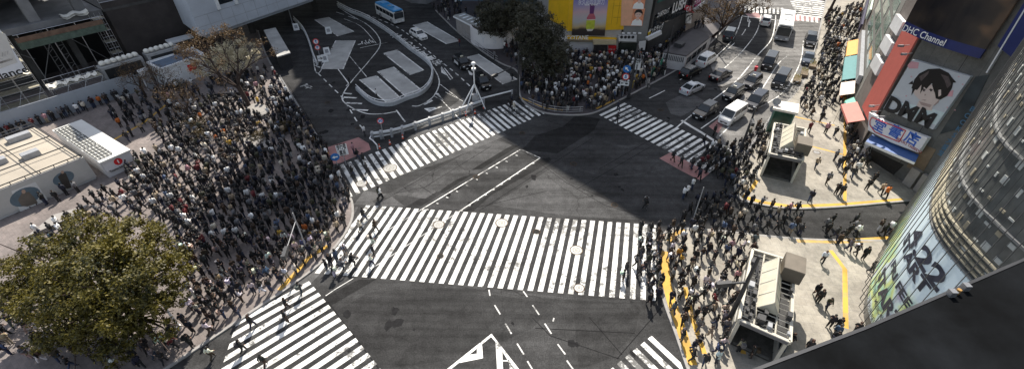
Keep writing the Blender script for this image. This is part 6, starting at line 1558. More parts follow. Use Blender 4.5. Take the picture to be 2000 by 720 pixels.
for i in range(4):
    m = MB(); m.wall(ins[i - 1], ins[i], KZ, lz - .31, .06); m.build('glass_wall', glass('lift_glass', (.03, .07, .05), .05), t, origin=o)
    m = MB(); m.cyl(ins[i], .1, KZ, lz - .3, 8); m.build('post', mk('post_green', (.1, .2, .16), .4, .1), t, origin=o)
BLOCK.append([(p.x, p.y) for p in P_])
# ---- bus shelters, drum hoarding, screens at top centre
t, pp, pi, o = lowbox('bus_shelter', 'long low bus shelter with a slatted grey roof behind the barrier rail', 'shelter', [(886, 30), (906, 25), (950, 44), (933, 54)], 3.3, mk('shelter_wall', (.3, .28, .27), .7, .15), mk('shelter_roof', (.3, .3, .29), .7, .2, 1), .5); BLOCK.append([(p.x, p.y) for p in pp])
m = MB()
for k in range(5):
    a, b_ = pp[0].lerp(pp[3], .15 + k * .17), pp[1].lerp(pp[2], .15 + k * .17); m.wall(a.lerp(b_, .2), a.lerp(b_, .8), 3.31, 3.36, .35)
m.build('roof_slats', WHITEM, t, origin=o)
m = MB(); m.wall(pp[0], pp[3], 2.9, 3.14, .3); m.build('edge_beam', WHITEM, t, origin=o)
t, pp, pi, o = lowbox('bus_shelter', 'flat pale island shelter marked by a tree shadow under the white store', 'shelter', [(515, 59), (538, 54), (567, 103), (541, 111)], 2.8, DARKM, mk('shelter_pale', (.45, .45, .44), .7, .2, .6, dirt=.4), .9, base=.01)
c = G(966, 84); m = MB(); rr_ = 4.6
t = thing('drum_hoarding', 'white curved hoarding drum beneath the dark evergreen beside the bus shelter', 'hoarding', c)
pts = [c + Vector((rr_ * math.cos(a), rr_ * math.sin(a) + 1.2, 0)) for a in np.linspace(0, 2 * math.pi, 40, endpoint=False)]
m.prism(pts, KZ, 3.2); m.build('shell', mk('drum_white', (.72, .70, .70), .6, .05), t, origin=c)
tm = MB(); 
for ch, a in (('Y', 245), ('S', 272), ('H', 292)):
    p = c + Vector((rr_ * 1.005 * math.cos(R(a)), rr_ * 1.005 * math.sin(R(a)) + 1.2, 1.7)); nn_ = Vector((math.cos(R(a)), math.sin(R(a)), 0)); put_text(tm, ch, p, UP.cross(nn_), UP, 1.6)
tm.build('lettering', mk('letter_faint', (.6, .62, .66), .6, 0), t, origin=c)
m = MB(); m.prism([c + (p - c) * .93 for p in pts], 3.2, 3.25); m.build('soil', mk('soil', (.05, .04, .03), .9, .3), t, origin=c)
BLOCK.append([(p.x, p.y) for p in pts])
gsv = G(924, 32); t = thing('video_pillar', 'bright blue video pillar showing several figures above the bus shelter', 'screen', gsv)
ws2 = Wall(gsv + Vector((-3, 0, 0)), gsv + Vector((3, 0, 0))); m = MB(); m.panel([ws2.at(-.0, 3.4), ws2.at(5.2, 3.4), ws2.at(5.2, 9), ws2.at(0, 9)], ws2.n, .5); so = m.build('panel', mk('screen_blue', (.12, .42, .72), .4, .2, .6, emit=.5), t, origin=gsv)
m = MB()
for k in range(4):
    p = ws2.at(.8 + k * 1.15, 4.4 + .3 * (k % 2), .03); m.panel([p + ws2.xd * x + UP * z for x, z in ((-.35, 0), (.35, 0), (.3, 1.3), (.15, 1.9), (-.15, 1.9), (-.3, 1.3))], ws2.n, .02, k % 3)
m.build('figure_print', [mk('fp_a', (.5, .35, .3), .6, .2), mk('fp_b', (.1, .1, .14), .6, .2), mk('fp_c', (.6, .6, .65), .6, .2)], so); so.children[0].location = -gsv
for a in (.3, 4.9):
    m = MB(); p = ws2.at(a, 0, -.25); m.cyl(p, .15, KZ, 3.4, 8); m.build('post', DARKM, t, origin=gsv)
gsv = G(1016, 26); t = thing('shop_sign_block', 'dark block with a white sign panel of black letters behind the evergreen trees', 'sign', gsv)
ws3 = Wall(gsv + Vector((-3.6, 0, 0)), gsv + Vector((3.6, 0, 0))); m = MB(); m.box(-3.6, 0, KZ, 3.6, 3, 9, 0, Matrix.Translation((gsv.x, gsv.y, 0))); m.build('body', mk('block_dark', (.05, .07, .075), .5, .2), t, origin=gsv)
m = MB(); m.panel([ws3.at(.9, 3.0, .12), ws3.at(5.6, 3.0, .12), ws3.at(5.6, 6.4, .12), ws3.at(.9, 6.4, .12)], ws3.n, .1); so = m.build('sign_panel', LETW, t, origin=gsv)
tm = MB(); put_text(tm, '美VIV', ws3.at(3.2, 5.5, .14), ws3.xd, UP, 1.2, 0, .03); put_text(tm, 'LINK', ws3.at(3.2, 4.4, .14), ws3.xd, UP, 1.0, 0, .02); put_text(tm, '▲', ws3.at(3.2, 3.5, .14), ws3.xd, UP, .7); tm.build('lettering', LETK, so); so.children[0].location = -gsv
# ---- unseen blocks added past the top of the view, plans shaped to shade the crossing
def tower(name, label, shade, ht, mat):
    el, az = SUN_EL, SUN_AZ
    s_ = Vector((math.sin(az), math.cos(az), 0)) * (ht / math.tan(el))
    fp = [Vector((p[0], p[1], 0)) + s_ for p in shade]
    o = fp[0]; t = bld(name, label, loc=o); m = MB(); m.prism(fp, 0, ht); m.build('wall', mat, t, origin=o)
    m = MB(); c = sum(fp, Vector()) / len(fp)
    m.prism([p + (c - p) * .3 for p in fp], ht, ht + .6); m.build('roof', CONCB, t, origin=o)
# ------------------------------------------------------------------ street furniture
BARR = mk('barrier_white', (.50, .52, .54), .55, .1, 1.5, dirt=.3)
RAILG = mk('rail_pale', (.36, .36, .37), .5, .15, 2)
def rail_barrier(name, label, pts, ht, gap=2.0, solid=True):
    g = smooth_line(gp(pts), 5); o = g[0]; t = thing(name, label, 'barrier', o)
    m = MB()
    if solid:
        for a, b_ in zip(g, g[1:]):
            if (b_ - a).length > 1e-3: m.wall(a, b_, 0.01, ht * .62, .32)
        m.build('base', BARR, t, origin=o); m = MB()
    for z in ((ht,) if solid else (ht, ht * .6, ht * .25)): m.tube([p + UP * z for p in g], .06 if solid else .032, 6)
    m.build('rail', WHITEM if solid else RAILG, t, origin=o)
    acc = 0
    for a, b_ in zip(g, g[1:]):
        acc += (b_ - a).length
        if acc > gap: acc = 0; m = MB(); m.tube([a + UP * .02, a + UP * ht], .045 if solid else .03, 5); m.build('post', WHITEM if solid else RAILG, t, origin=o)
    return t
rail_barrier('road_barrier', 'long curving white barrier wrapping round the taxi bay pads', [(660, 12), (685, 25), (715, 37), (760, 65), (800, 97), (830, 119), (844, 136), (842, 162), (825, 183), (795, 195), (762, 207), (727, 201), (697, 176)], .95)
rail_barrier('road_barrier', 'white barrier beside the left kerb lane of the bus road', [(575, 40), (592, 58), (603, 80), (612, 108), (620, 128)], .85)
rail_barrier('guard_fence', 'white three rail fence before the drum hoarding', [(896, 62), (925, 88), (948, 106), (972, 122)], 1.05, 1.6, False)
rail_barrier('guard_fence', 'pale rail fence along the far subway entrance by the kerb', [(1446, 322), (1468, 286), (1492, 252), (1508, 226)], 1.0, 1.4, False)
rail_barrier('guard_fence', 'pale rail fence along the kerb under the bare far tree', [(1600, 56), (1592, 90), (1586, 112)], 1.0, 1.6, False)
rail_barrier('guard_fence', 'rail fence round the crowded corner facing the blue left turn sign', [(1032, 203), (1062, 215), (1098, 221), (1138, 220)], .95, 1.6, False)
rail_barrier('guard_fence', 'rail fence along the crowd edge beside the taxi bay road', [(550, 158), (578, 203), (604, 246), (626, 280)], .95, 1.6, False)
# pipe barrier along the far zebra with its end frame
g0, g1 = [(729, 273), (760, 268), (795, 259), (840, 244), (880, 231), (905, 222), (945, 207)], None
g = smooth_line(gp(g0), 5); t = thing('pipe_barrier', 'thick silver pipe barrier along the far zebra crossing', 'barrier', g[0])
m = MB(); m.tube([p + UP * .95 for p in g], .2, 8); m.build('pipe', BARR, t, origin=g[0]); m = MB(); m.tube([p + UP * .45 for p in g], .14, 8); m.build('lower_pipe', STEEL, t, origin=g[0])
m = MB()
for i in range(0, len(g), 3): m = MB(); m.box(-.15, -.25, .01, .15, .25, 1.2, 0, Matrix.Translation(g[i])); m.build('post', GREYM, t, origin=g[0])
g = gp([(727, 273), (724, 279), (731, 284), (738, 292)]); m = MB(); m.tube([p + UP * .7 for p in g], .08, 6); m.tube([g[-1] + UP * .7, g[-1] + UP * .02], .08, 6); m.build('end_hoop', WHITEM, t, origin=smooth_line(gp(g0), 5)[0])
# cones
def cone(u, v, lab):
    p = G(u, v, .01); t = thing('traffic_cone', lab, 'cone', p, 0, 'cones along the pipe barrier'); m = MB(); m.box(-.19, -.19, 0, .19, .19, .04); m.build('base', BLACK, t)
    m = MB(); m.tube([(0, 0, .04), (0, 0, .7)], [.15, .04], 10); m.build('body', mk('cone_red', (.55, .07, .03), .6, .05), t); m = MB(); m.tube([(0, 0, .3), (0, 0, .45)], [.118, .088], 10); m.build('stripe', WHITEM, t)
for i, (u, v) in enumerate(((742, 290), (762, 282), (787, 271), (910, 226), (928, 222), (945, 212))): cone(u, v, 'red and white traffic cone beside the silver pipe barrier')
# mast with four struts at the barrier end
c = G(929, 208); t = thing('signal_mast', 'white strutted camera mast with a grey box at the barrier end', 'mast', c)
top = c + UP * 3.6
for u, v in ((898, 217), (908, 224), (948, 213), (938, 205)): m = MB(); m.tube([G(u, v, .02), top], .085, 6); m.build('strut', WHITEM, t, origin=c)
m = MB(); m.tube([top - UP * .6, top + UP * 3.0], .1, 8); m.build('pole', WHITEM, t, origin=c)
m = MB(); m.tube([top + UP * 2.1, top + UP * 2.35], .32, 12); m.build('collar', WHITEM, t, origin=c); m = MB(); m.ball(top + UP * 3.0, .34, 0, 12, 8, (1, 1, .8)); m.build('camera_dome', WHITEM, t, origin=c)
m = MB(); m.box(-.45, -.3, .9, .45, .3, 2.0, 0, Matrix.Translation(c)); m.build('control_box', GREYM, t, origin=c, bevel=.04)
a, b_ = G(938, 205) + UP * 1.0, G(1000, 189) + UP * 1.0; t = thing('boom_gate', 'long white boom gate between the camera mast and the crowded corner', 'boom gate', a); m = MB(); m.tube([a, b_], .11, 8); m.build('boom', WHITEM, t, origin=a)
for p in (a, b_): m = MB(); m.box(-.15, -.15, 0, .15, .15, 1.1, 0, Matrix.Translation((p.x, p.y, .01))); m.build('post', GREYM, t, origin=a)
# hanging plank signs and lamp rail on the plaza corner
ARW = {'←': 180, '↖': 135, '↑': 90, '→': 0}
REDS = mk('sign_ring_red', (.5, .03, .04), .5, 0); BLU = mk('sign_blue', (.02, .15, .45), .5, .05)
def pole_sign(name, label, u, v, ht, discs, grp=None):
    b0 = G(u, v, KZ if name != 'road_sign_stand' else .01); t = thing(name, label, 'road sign', b0, 0, grp); m = MB(); m.tube([(0, 0, 0), (0, 0, ht)], .05, 6); m.build('pole', GREYM, t)
    w = Wall(b0 + Vector((1, -.2, 0)), b0 + Vector((-1, .2, 0)))
    nn_ = Vector((-b0.x, -b0.y, 0)).normalized(); xd_ = UP.cross(nn_)
    for z, r_, ty, txt in discs:
        m = MB(); cc_ = nn_ * .09 + UP * z
        if ty in ('blue', 'ring', 'grey'):
            m.panel([cc_ + xd_ * (r_ * math.cos(a)) + UP * (r_ * math.sin(a)) for a in np.linspace(0, 2 * math.pi, 20, endpoint=False)], nn_, .03); so = m.build('disc', {'blue': BLU, 'ring': REDS, 'grey': GREYM}[ty], t)
            m = MB()
            if ty == 'ring': m.panel([cc_ + nn_ * .008 + xd_ * (r_ * .72 * math.cos(a)) + UP * (r_ * .72 * math.sin(a)) for a in np.linspace(0, 2 * math.pi, 20, endpoint=False)], nn_, .006); m.build('face', WHITEM, so)
            m = MB()
            if txt in ARW:
                a_ = R(ARW[txt]); e1 = xd_ * math.cos(a_) + UP * math.sin(a_); e2 = UP * math.cos(a_) - xd_ * math.sin(a_)
                m.panel([cc_ + nn_ * .014 + e1 * (r_ * x) + e2 * (r_ * y) for x, y in ((-.6, -.13), (.1, -.13), (.1, -.42), (.72, 0), (.1, .42), (.1, .13), (-.6, .13))], nn_, .006); m.build('symbol', LETW if ty == 'blue' else BLU, so)
            elif txt: put_text(m, txt, cc_ + nn_ * .014, xd_, UP, r_ * 1.3, 0, .05); m.build('symbol', LETW if ty == 'blue' else BLU, so)
        else:
            w_, h_ = r_; m.panel([cc_ + xd_ * x + UP * y for x, y in ((-w_, -h_), (w_, -h_), (w_, h_), (-w_, h_))], nn_, .03); so = m.build('plate', WHITEM, t)
            if txt: m = MB(); put_text(m, txt, cc_ + nn_ * .005, xd_, UP, h_ * 1.2, 0, .03, w_ * 1.7); m.build('lettering', LETK, so)
pole_sign('road_sign', 'round blue left turn arrow sign at the plaza kerb by the taxi bay', 662, 333, 2.2, [(2.0, .5, 'blue', '←')])
pole_sign('road_sign', 'white plate sign above the red tactile corner beside the blue arrow', 676, 322, 2.6, [(2.2, (.62, .75), 'plate', '歩行者\n専用')])
pole_sign('road_sign', 'round red ringed sign on a white pole behind the pipe barrier', 750, 272, 3.0, [(2.8, .42, 'ring', '30')])
pole_sign('road_sign', 'blue and red round signs on one pole in the corner crowd', 1216, 188, 4.8, [(4.4, .58, 'blue', '↖'), (3.2, .55, 'ring', '5'), (2.1, (.62, .3), 'plate', '駐車')])
pole_sign('road_sign', 'tall white plate sign beside the dark signal post in the corner crowd', 1238, 165, 4.0, [(3.4, (.5, .9), 'plate', '渋谷駅\n前')])
pole_sign('road_sign', 'two small round signs on a post inside the kerbside barrier', 629, 127, 4.4, [(4.1, .5, 'ring', '↑'), (3.1, .45, 'ring', 'P'), (1.2, (.45, .5), 'plate', '→')])
pole_sign('road_sign', 'grey round plates on a leaning post beside the glass lift', 1497, 250, 4.4, [(4.0, .5, 'grey', ''), (2.9, .5, 'grey', '')])
# dark poles with signal heads
def pole(name, label, u, v, ht, r=.12, arm=None, heads=(), cat='pole', mat=None, lampz=None, base=KZ):
    b0 = G(u, v, base); t = thing(name, label, cat, b0); m = MB(); m.tube([(0, 0, 0), (0, 0, ht * .5), (0, 0, ht)], [r, r * .85, r * .6], 8); m.build('shaft', mat or DARKM, t)
    m = MB(); m.tube([(0, 0, 0), (0, 0, .35)], r * 1.7, 8); m.build('foot', mat or DARKM, t)
    if arm:
        (au, av), az_ = arm; e = G(au, av, az_) - b0; m = MB(); m.tube([(0, 0, az_ - base), (e.x, e.y, az_ - base)], r * .5, 6); m.build('arm', mat or DARKM, t)
        for k, f in enumerate(heads):
            c = Vector((e.x * f, e.y * f, az_ - base)); d = Vector((e.x, e.y, 0)).normalized(); M_ = Matrix.Translation(c) @ Matrix.Rotation(math.atan2(d.y, d.x), 4, 'Z')
            m = MB(); m.box(-.6, -.14, -.22, .6, .14, .22, 0, M_); h_ = m.build('signal_head', DARKM, t)
            m = MB()
            for q in (-.38, 0, .38): m.tube([M_ @ Vector((q, -.15, 0)), M_ @ Vector((q, -.24, 0))], .15, 10)
            m.build('lens', mk('lens_grey', (.12, .12, .12), .3, .3, 5), h_)
    return t
pole('signal_pole', 'dark signal pole leaning over the near subway entrance roof', 1419, 634, 8.2, .2, ((1398, 556), 5.5), (.75,), 'signal pole')
pole('signal_pole', 'dark kerb pole with a small box beside the far subway entrance', 1443, 302, 6.6, .17, ((1470, 240), 5.2), (.9,), 'signal pole')
pole('signal_pole', 'dark signal pole with an arm at the evergreen corner', 1012, 192, 7.4, .15, ((962, 150), 5.6), (.93,), 'signal pole')
pole('signal_pole', 'tall dark pole with a long bracket among the corner crowd', 1228, 190, 8.6, .2, ((1268, 172), 8.3), (.9,), 'signal pole')
pole('lamp_pole', 'thin dark lamp pole rising before the low grey pavilion', 1295, 146, 8.0, .13, None, (), 'lamp pole')
pole('lamp_pole', 'dark lamp pole beside the brown tree past the pavilion', 1395, 95, 8.5, .13, None, (), 'lamp pole')
pole('signal_pole', 'white signal mast with crossing arms rising from the plaza crowd', 604, 498, 5.4, .075, ((556, 497), 4.6), (.95,), 'signal pole', RAILG)
pole('signal_pole', 'white slanting signal mast beside the big evergreen crown', 352, 640, 5.2, .1, None, (), 'signal pole', WHITEM)
pole('signal_pole', 'thin white pole among bicycles by the big zebra crossing', 1350, 440, 5.0, .06, None, (), 'signal pole', GREYM)
pole('lamp_pole', 'thin grey lamp pole under the store by the bus road', 572, 48, 7.0, .1, None, (), 'lamp pole', GREYM, base=.01)
pole('lamp_pole', 'dark lamp pole near the bus shelter and blue video pillar', 937, 45, 6, .12, None, (), 'lamp pole')
# small barriers and A-boards in the bay
for i, (u, v, lab) in enumerate(((640, 108, 'white folding board beside the upper end of the bright pad'), (636, 122, 'white folding board beside the lower end of the bright pad'), (580, 60, 'white motorbike-sized machine by the island shelter'), (643, 67, 'white bollard sign between the two upper pads'))):
    p = G(u, v, .01); t = thing('folding_board', lab, 'board', p, R(25)); m = MB(); m.panel([(-.55, -.2, .1), (.55, -.2, .1), (.5, .0, 1.4), (-.5, 0, 1.4)], (0, -1, .1), .05); m.panel([(-.55, .3, .1), (.55, .3, .1), (.5, .08, 1.4), (-.5, .08, 1.4)], (0, -1, -.1), .05); m.build('panels', WHITEM, t)
    m = MB(); m.panel([(-.3, -.18, .5), (.3, -.18, .5), (.28, -.06, 1.1), (-.28, -.06, 1.1)], (0, -1, .1), .03); m.build('face', GREYM, t)
# green site fence panels and police tape barrier at the corner
for u, v, lab in ((1287, 142, 'green screen panel beside the louvred pavilion end'), (1272, 152, 'short green screen panel in the crowd by the pavilion')):
    p = G(u, v, KZ); t = thing('screen_panel', lab, 'screen panel', p, R(60)); m = MB(); m.box(-.9, -.04, .1, .9, .04, 2.2 if u > 1280 else 1.5); m.build('panel', mk('mesh_green', (.02, .22, .13), .7, .15), t); m = MB(); m.box(-1, -.06, 0, -.9, .06, 2.3); m.box(.9, -.06, 0, 1, .06, 2.3); m.build('frame', STEEL, t)
a, b_ = G(1235, 172, KZ), G(1272, 150, KZ); t = thing('tape_barrier', 'low yellow marked barrier beam in the corner crowd', 'barrier', a); m = MB(); m.tube([a + UP * 1.1, b_ + UP * 1.1], .09, 6); m.tube([a, a + UP * 1.1], .06, 5); m.tube([b_, b_ + UP * 1.1], .06, 5); m.build('beam', mk('beam_yellow', (.4, .3, .06), .6, .5, 3), t, origin=a)
# planter boxes with goods and parked bicycles near the lift
for k, (u, v) in enumerate(((1556, 158), (1570, 146), (1586, 130))):
    p = G(u, v, KZ); t = thing('planter', ['box planter of yellow green plants nearest the glass lift', 'box planter of yellow green plants between two planters', 'box planter of yellow green plants nearest the slate blue car'][k], 'planter', p, R(60)); m = MB(); m.box(-1.3, -.5, 0, 1.3, .5, .5); m.build('box', mk('planter_wood', (.16, .12, .08), .8, .2), t)
    m = MB()
    for j in range(60): q_ = Vector((random.uniform(-1.2, 1.2), random.uniform(-.45, .45), .5 + random.uniform(0, .4))); s_ = .16; m.add([q_, q_ + Vector((s_, .05, .1)), q_ + Vector((.05, s_, .12))], [(0, 1, 2)])
    m.build('plants', leafmat('planter_leaf', (.09, .1, .02), (.3, .26, .06)), t)
bk_l = [('black bicycle ridden at the front of the group by the zebra corner', (690, 522), 1.0), ('black bicycle in the middle of the cyclists waiting on the zebra corner', (668, 530), .7), ('white framed bicycle leaning behind the cyclists on the zebra corner', (672, 508), 1.3), ('black bicycle pushed across the shaded road by a walker', (1261, 403), 1.45)]
BIKES = []
for lab, (u, v), a in bk_l:
    g = G(u, v, .012); BIKES.append((g, a)); make_bicycle(lab, g, a - math.pi / 2, 'bicycles on the crossing', (.6, .6, .6) if 'white' in lab else (.015, .015, .017))
for k, (u, v) in enumerate(((1528, 184), (1535, 186), (1543, 180), (1551, 176), (1560, 172), (1520, 190))):
    g = G(u, v, KZ); make_bicycle('dark bicycle parked in the row behind the glass lift pavilion', g, R(40 + 10 * (k % 3)), 'bicycles parked behind the lift')
for k, (u, v) in enumerate(((1443, 352), (1450, 340), (1458, 330))): pass
# red scooter
g = G(1474, 141, .009); t = thing('motor_scooter', 'red delivery scooter between the cabs and the black van', 'scooter', g, R(-30))
m = MB(); m.box(-.18, -.75, .25, .18, .05, .75); m.box(-.14, .05, .25, .14, .5, .35); m.box(-.2, .5, .3, .2, .62, 1.0); m.build('body', mk('scooter_red', (.5, .03, .04), .35, .05), t, bevel=.05)
m = MB(); m.box(-.25, -.95, .8, .25, -.45, 1.25); m.build('cargo_box', MATS['scooter_red'], t, bevel=.04)
m = MB(); m.box(-.13, -.5, .76, .13, .0, .85); m.build('seat', BLACK, t)
for y in (-.55, .62): m = MB(); m.tube([(-.06, y, .25), (.06, y, .25)], .25, 14); m.build('wheel', RUBBER, t)
m = MB(); m.tube([(-.33, .5, 1.05), (0, .56, 1.02), (.33, .5, 1.05)], .02, 5); m.build('handlebar', STEEL, t)
# dark gateway and bench on the plaza
p = G(442, 195, KZ); t = thing('bench', 'dark long bench with white rails under the bare plaza tree', 'bench', p, R(10)); m = MB(); m.box(-2.4, -.3, .42, 2.4, .3, .5); m.build('seat', DARKM, t); m = MB(); m.box(-2.4, .28, .5, 2.4, .34, .95); m.build('backrest', DARKM, t)
for x in (-2, 0, 2): m = MB(); m.box(x - .05, -.25, 0, x + .05, .25, .42); m.build('leg', STEEL, t)
# low plaza walls and ledges around the plants
for lab, pts in (('pale stone bench wall beyond the evergreen crown', [(112, 428), (178, 408), (150, 430), (60, 470)]), ('pale round stone seat beneath the bare plaza tree', ell(505, 222, 22, 12, 0, 16)), ('pale stone edging of the small shrub bed in the crowd', ell(505, 285, 26, 12, .1, 16))):
    g = gp(pts, 0); t = thing('stone_seat', lab, 'stone seat', g[0]); m = MB(); m.prism(g, KZ, KZ + .42); m.build('block', mk('pale_stone', (.27, .255, .24), .8, .12, 1, dirt=.2), t, origin=g[0]); c_ = sum(g, Vector()) / len(g)
    m = MB(); m.prism([p_ + (p_ - c_).normalized() * .08 for p_ in g], KZ + .42, KZ + .5); m.build('cap', MATS['pale_stone'], t, origin=g[0]); BLOCK.append([(p_.x, p_.y) for p_ in g])
# ------------------------------------------------------------------ trees
BARK = mk('bark', (.045, .03, .024), .9, .35, 6)
def leaves_obj(name, centers, radii, n, size, mat, parent, org, seed=1, flat=.5):
    r = np.random.default_rng(seed); k = len(centers)
    C_ = np.array(centers, float); Rd = np.array(radii, float)
    w = (Rd.prod(1)) ** (2 / 3); idx = r.choice(k, n, p=w / w.sum())
    d = r.normal(size=(n, 3)); d /= np.linalg.norm(d, axis=1)[:, None]
    rad = r.uniform(.45, 1.0, n) ** .45
    # sub-clumps: leaves gather around random tufts on each lobe
    tn = 26; tuft = r.normal(size=(k, tn, 3)); tuft /= np.linalg.norm(tuft, axis=2)[:, :, None]; tr = r.uniform(.6, 1.08, (k, tn))
    ti = r.integers(0, tn, n); td = tuft[idx, ti] * tr[idx, ti][:, None]
    use = r.random(n) < .86
    base = np.where(use[:, None], td + r.normal(size=(n, 3)) * .105, d * rad[:, None])
    P_ = C_[idx] + base * Rd[idx]
    nrm = base + r.normal(size=(n, 3)) * .8 + np.array([0, 0, flat]); nrm /= np.linalg.norm(nrm, axis=1)[:, None]
    a = np.cross(nrm, r.normal(size=(n, 3))); a /= np.linalg.norm(a, axis=1)[:, None]; b_ = np.cross(nrm, a)
    s_ = size * r.uniform(.6, 1.35, n)[:, None]
    V = np.stack([P_ - a * s_, P_ - b_ * s_ * .55 + nrm * s_ * .12, P_ + a * s_, P_ + b_ * s_ * .55 + nrm * s_ * .12], 1).reshape(-1, 3) - np.array(org)
    me = bpy.data.meshes.new(name); me.vertices.add(4 * n); me.vertices.foreach_set('co', V.astype(np.float32).ravel()); me.loops.add(4 * n); me.loops.foreach_set('vertex_index', np.arange(4 * n, dtype=np.int32))
    me.polygons.add(n); me.polygons.foreach_set('loop_start', np.arange(0, 4 * n, 4, dtype=np.int32)); me.polygons.foreach_set('loop_total', np.full(n, 4, np.int32)); me.update(calc_edges=True)
    me.materials.append(mat); ob = bpy.data.objects.new(name, me); COL.objects.link(ob); ob.parent = parent
    return ob
def branches(mb, p, d, L, r, depth_, rr, spread=.6, ends=None, up=.12, kids=(2, 3)):
    q = p; pts = [p]; dd_ = d
    for i in range(3): dd_ = (dd_ + Vector((rr.gauss(0, .12), rr.gauss(0, .12), rr.gauss(0, .08) + up * .3))).normalized(); q = q + dd_ * L / 3; pts.append(q)
    mb.tube(pts, [r, r * .88, r * .76, r * .64], 6 if r > .06 else 4 if r > .02 else 3, cap=False)
    if depth_ == 0:
        if ends is not None: ends.append(q)
        return
    for k in range(rr.randint(*kids)):
        ax = Vector((rr.gauss(0, 1), rr.gauss(0, 1), rr.gauss(0, .6))).normalized(); nd = (dd_ + ax * spread).normalized(); st = pts[rr.choice([2, 3, 3])]
        branches(mb, st, nd, L * rr.uniform(.62, .85), r * rr.uniform(.5, .68), depth_ - 1, rr, spread, ends, up, kids)
def tree(name, label, base, ht, lobes, n, size, mat, seed, trunk_r=.3, group=None):
    t = thing(name, label, 'tree', base, 0, group); rr = random.Random(seed); m = MB(); cs_ = [Vector(c) for c, _ in lobes]; top = sum(cs_, Vector()) / len(cs_)
    fork = base.lerp(Vector((top.x, top.y, base.z + ht * .38)), .9)
    m.tube([base, base.lerp(fork, .5) + Vector((.1, .05, 0)), fork], [trunk_r, trunk_r * .8, trunk_r * .7], 10)
    m.build('trunk', BARK, t, origin=base); m = MB()
    for c in cs_:
        m.tube([fork, fork.lerp(c, .55) + Vector((0, 0, .3)), c], [trunk_r * .5, trunk_r * .3, trunk_r * .1], 6)
        for k in range(5): m.tube([fork.lerp(c, .6), c + Vector((rr.gauss(0, 1.2), rr.gauss(0, 1.2), rr.gauss(0, .8)))], [trunk_r * .2, .02], 4)
    m.build('limb', BARK, t, origin=base)
    leaves_obj('crown', [tuple(c) for c, _ in lobes], [q for _, q in lobes], n, size, mat, t, base, seed)
    return t
EVER = leafmat('evergreen_leaf', (.011, .018, .005), (.165, .135, .016), .3)
EVERD = leafmat('dark_leaf', (.022, .024, .014), (.06, .058, .035), .15)
# big evergreen at the lower left: base under the crown centre
def at_px(u, v, z): p = G(u, v, z); return p
rr = random.Random(21); zc = 6.5
lob = []
outline = [(70, 520, 5.2, 2.8), (120, 470, 6.5, 2.9), (190, 448, 7.2, 2.6), (262, 446, 7.4, 2.8), (315, 478, 6.6, 2.7), (335, 530, 5.8, 2.4), (300, 560, 5.6, 2.7), (230, 520, 7.6, 3.2), (160, 540, 7.0, 3.2), (100, 580, 5.2, 2.8), (60, 585, 4.6, 2.2), (170, 600, 5.2, 2.9), (240, 600, 4.8, 2.7), (130, 640, 4.0, 2.2), (200, 655, 3.8, 2.1), (290, 610, 4.4, 2.2), (40, 545, 4.9, 2.0), (268, 650, 3.6, 1.5), (90, 500, 5.6, 2.3), (225, 432, 7.2, 1.6)]
for u, v, z, r_ in outline:
    lob.append((G(188 + (u - 196) * .86, 568 + (v - 562) * .86, z), (r_ * .84, r_ * .84, r_ * .64)))
base = G(196, 640, KZ); tree('evergreen_tree', 'huge golden green evergreen tree spreading over the lower plaza corner', base, 7.5, lob + [(G(u, v, z), (r_, r_, r_ * .8)) for u, v, z, r_ in ((28, 512, 4.5, 1.0), (345, 505, 5.6, 1.1), (150, 434, 6.8, 1.1), (340, 575, 4.6, 1.1), (300, 455, 6.5, 1.0), (20, 580, 4.2, 1.0), (95, 660, 3.2, 1.1), (320, 640, 3.2, 1.0), (230, 685, 2.8, 1.2), (60, 480, 5.2, 1.0))], 56000, .11, EVER, 3, .5)
lob = [(G(u, v, z), (r_, r_, r_ * .9)) for u, v, z, r_ in ((1060, 125, 3.6, 2.2), (1085, 120, 4.0, 2.4), (1040, 112, 4.4, 2.3), (1070, 92, 6.0, 3.0), (1088, 95, 6.2, 2.0), (1045, 78, 7.4, 2.8), (1072, 62, 8.4, 2.6), (1030, 55, 9.0, 2.4), (1050, 38, 10.2, 2.4), (1035, 28, 10.8, 2.3))]
tree('evergreen_tree', 'tall dark evergreen tree on the crowded corner before the yellow building', G(1066, 150, KZ), 9.5, lob, 26000, .13, EVERD, 5, .35)
lob = [(G(u, v, z), (r_, r_, r_ * .7)) for u, v, z, r_ in ((950, 48, 4.8, 2.4), (975, 52, 4.6, 2.6), (998, 46, 4.6, 2.2), (960, 30, 6.4, 2.8), (990, 25, 6.6, 2.8), (975, 10, 8, 3), (1005, 20, 7, 2.2), (948, 20, 7, 2.0))]
tree('evergreen_tree', 'broad dark evergreen tree growing out of the white drum hoarding', G(968, 80, KZ), 8, lob, 20000, .13, EVERD, 7, .35)
# bare and half bare trees
def bare(name, label, base, ht, seed, r=.25, depth_=5, spread=.62, leaf=None, nleaf=0, lsize=.12, lean=(0, 0), trunk=.35, kids=(2, 3)):
    t = thing(name, label, 'tree', base, 0, 'bare trees' if False else None); rr = random.Random(seed); m = MB(); top = base + Vector((lean[0], lean[1], ht * trunk)); m.tube([base, base.lerp(top, .5) + Vector((.06, .03, 0)), top], [r * 1.25, r, r * .85], 10); m.build('trunk', BARK, t, origin=base)
    m = MB(); ends = []
    for k in range(4):
        a = 2 * math.pi * k / 4 + rr.uniform(-.4, .4); branches(m, top - UP * rr.uniform(0, ht * .06), Vector((math.cos(a) * .55, math.sin(a) * .55, .85)).normalized(), ht * .24, r * .6, depth_, rr, spread, ends, .12, kids)
    m.build('crown', BARK, t, origin=base)
    if leaf and ends:
        r_ = np.random.default_rng(seed); e = np.array([tuple(x) for x in ends]); i = r_.integers(0, len(e), 400)
        leaves_obj('leaves', [tuple(x) for x in e[i]], [(.5, .5, .4)] * len(i), nleaf, lsize, leaf, t, base, seed)
    return t
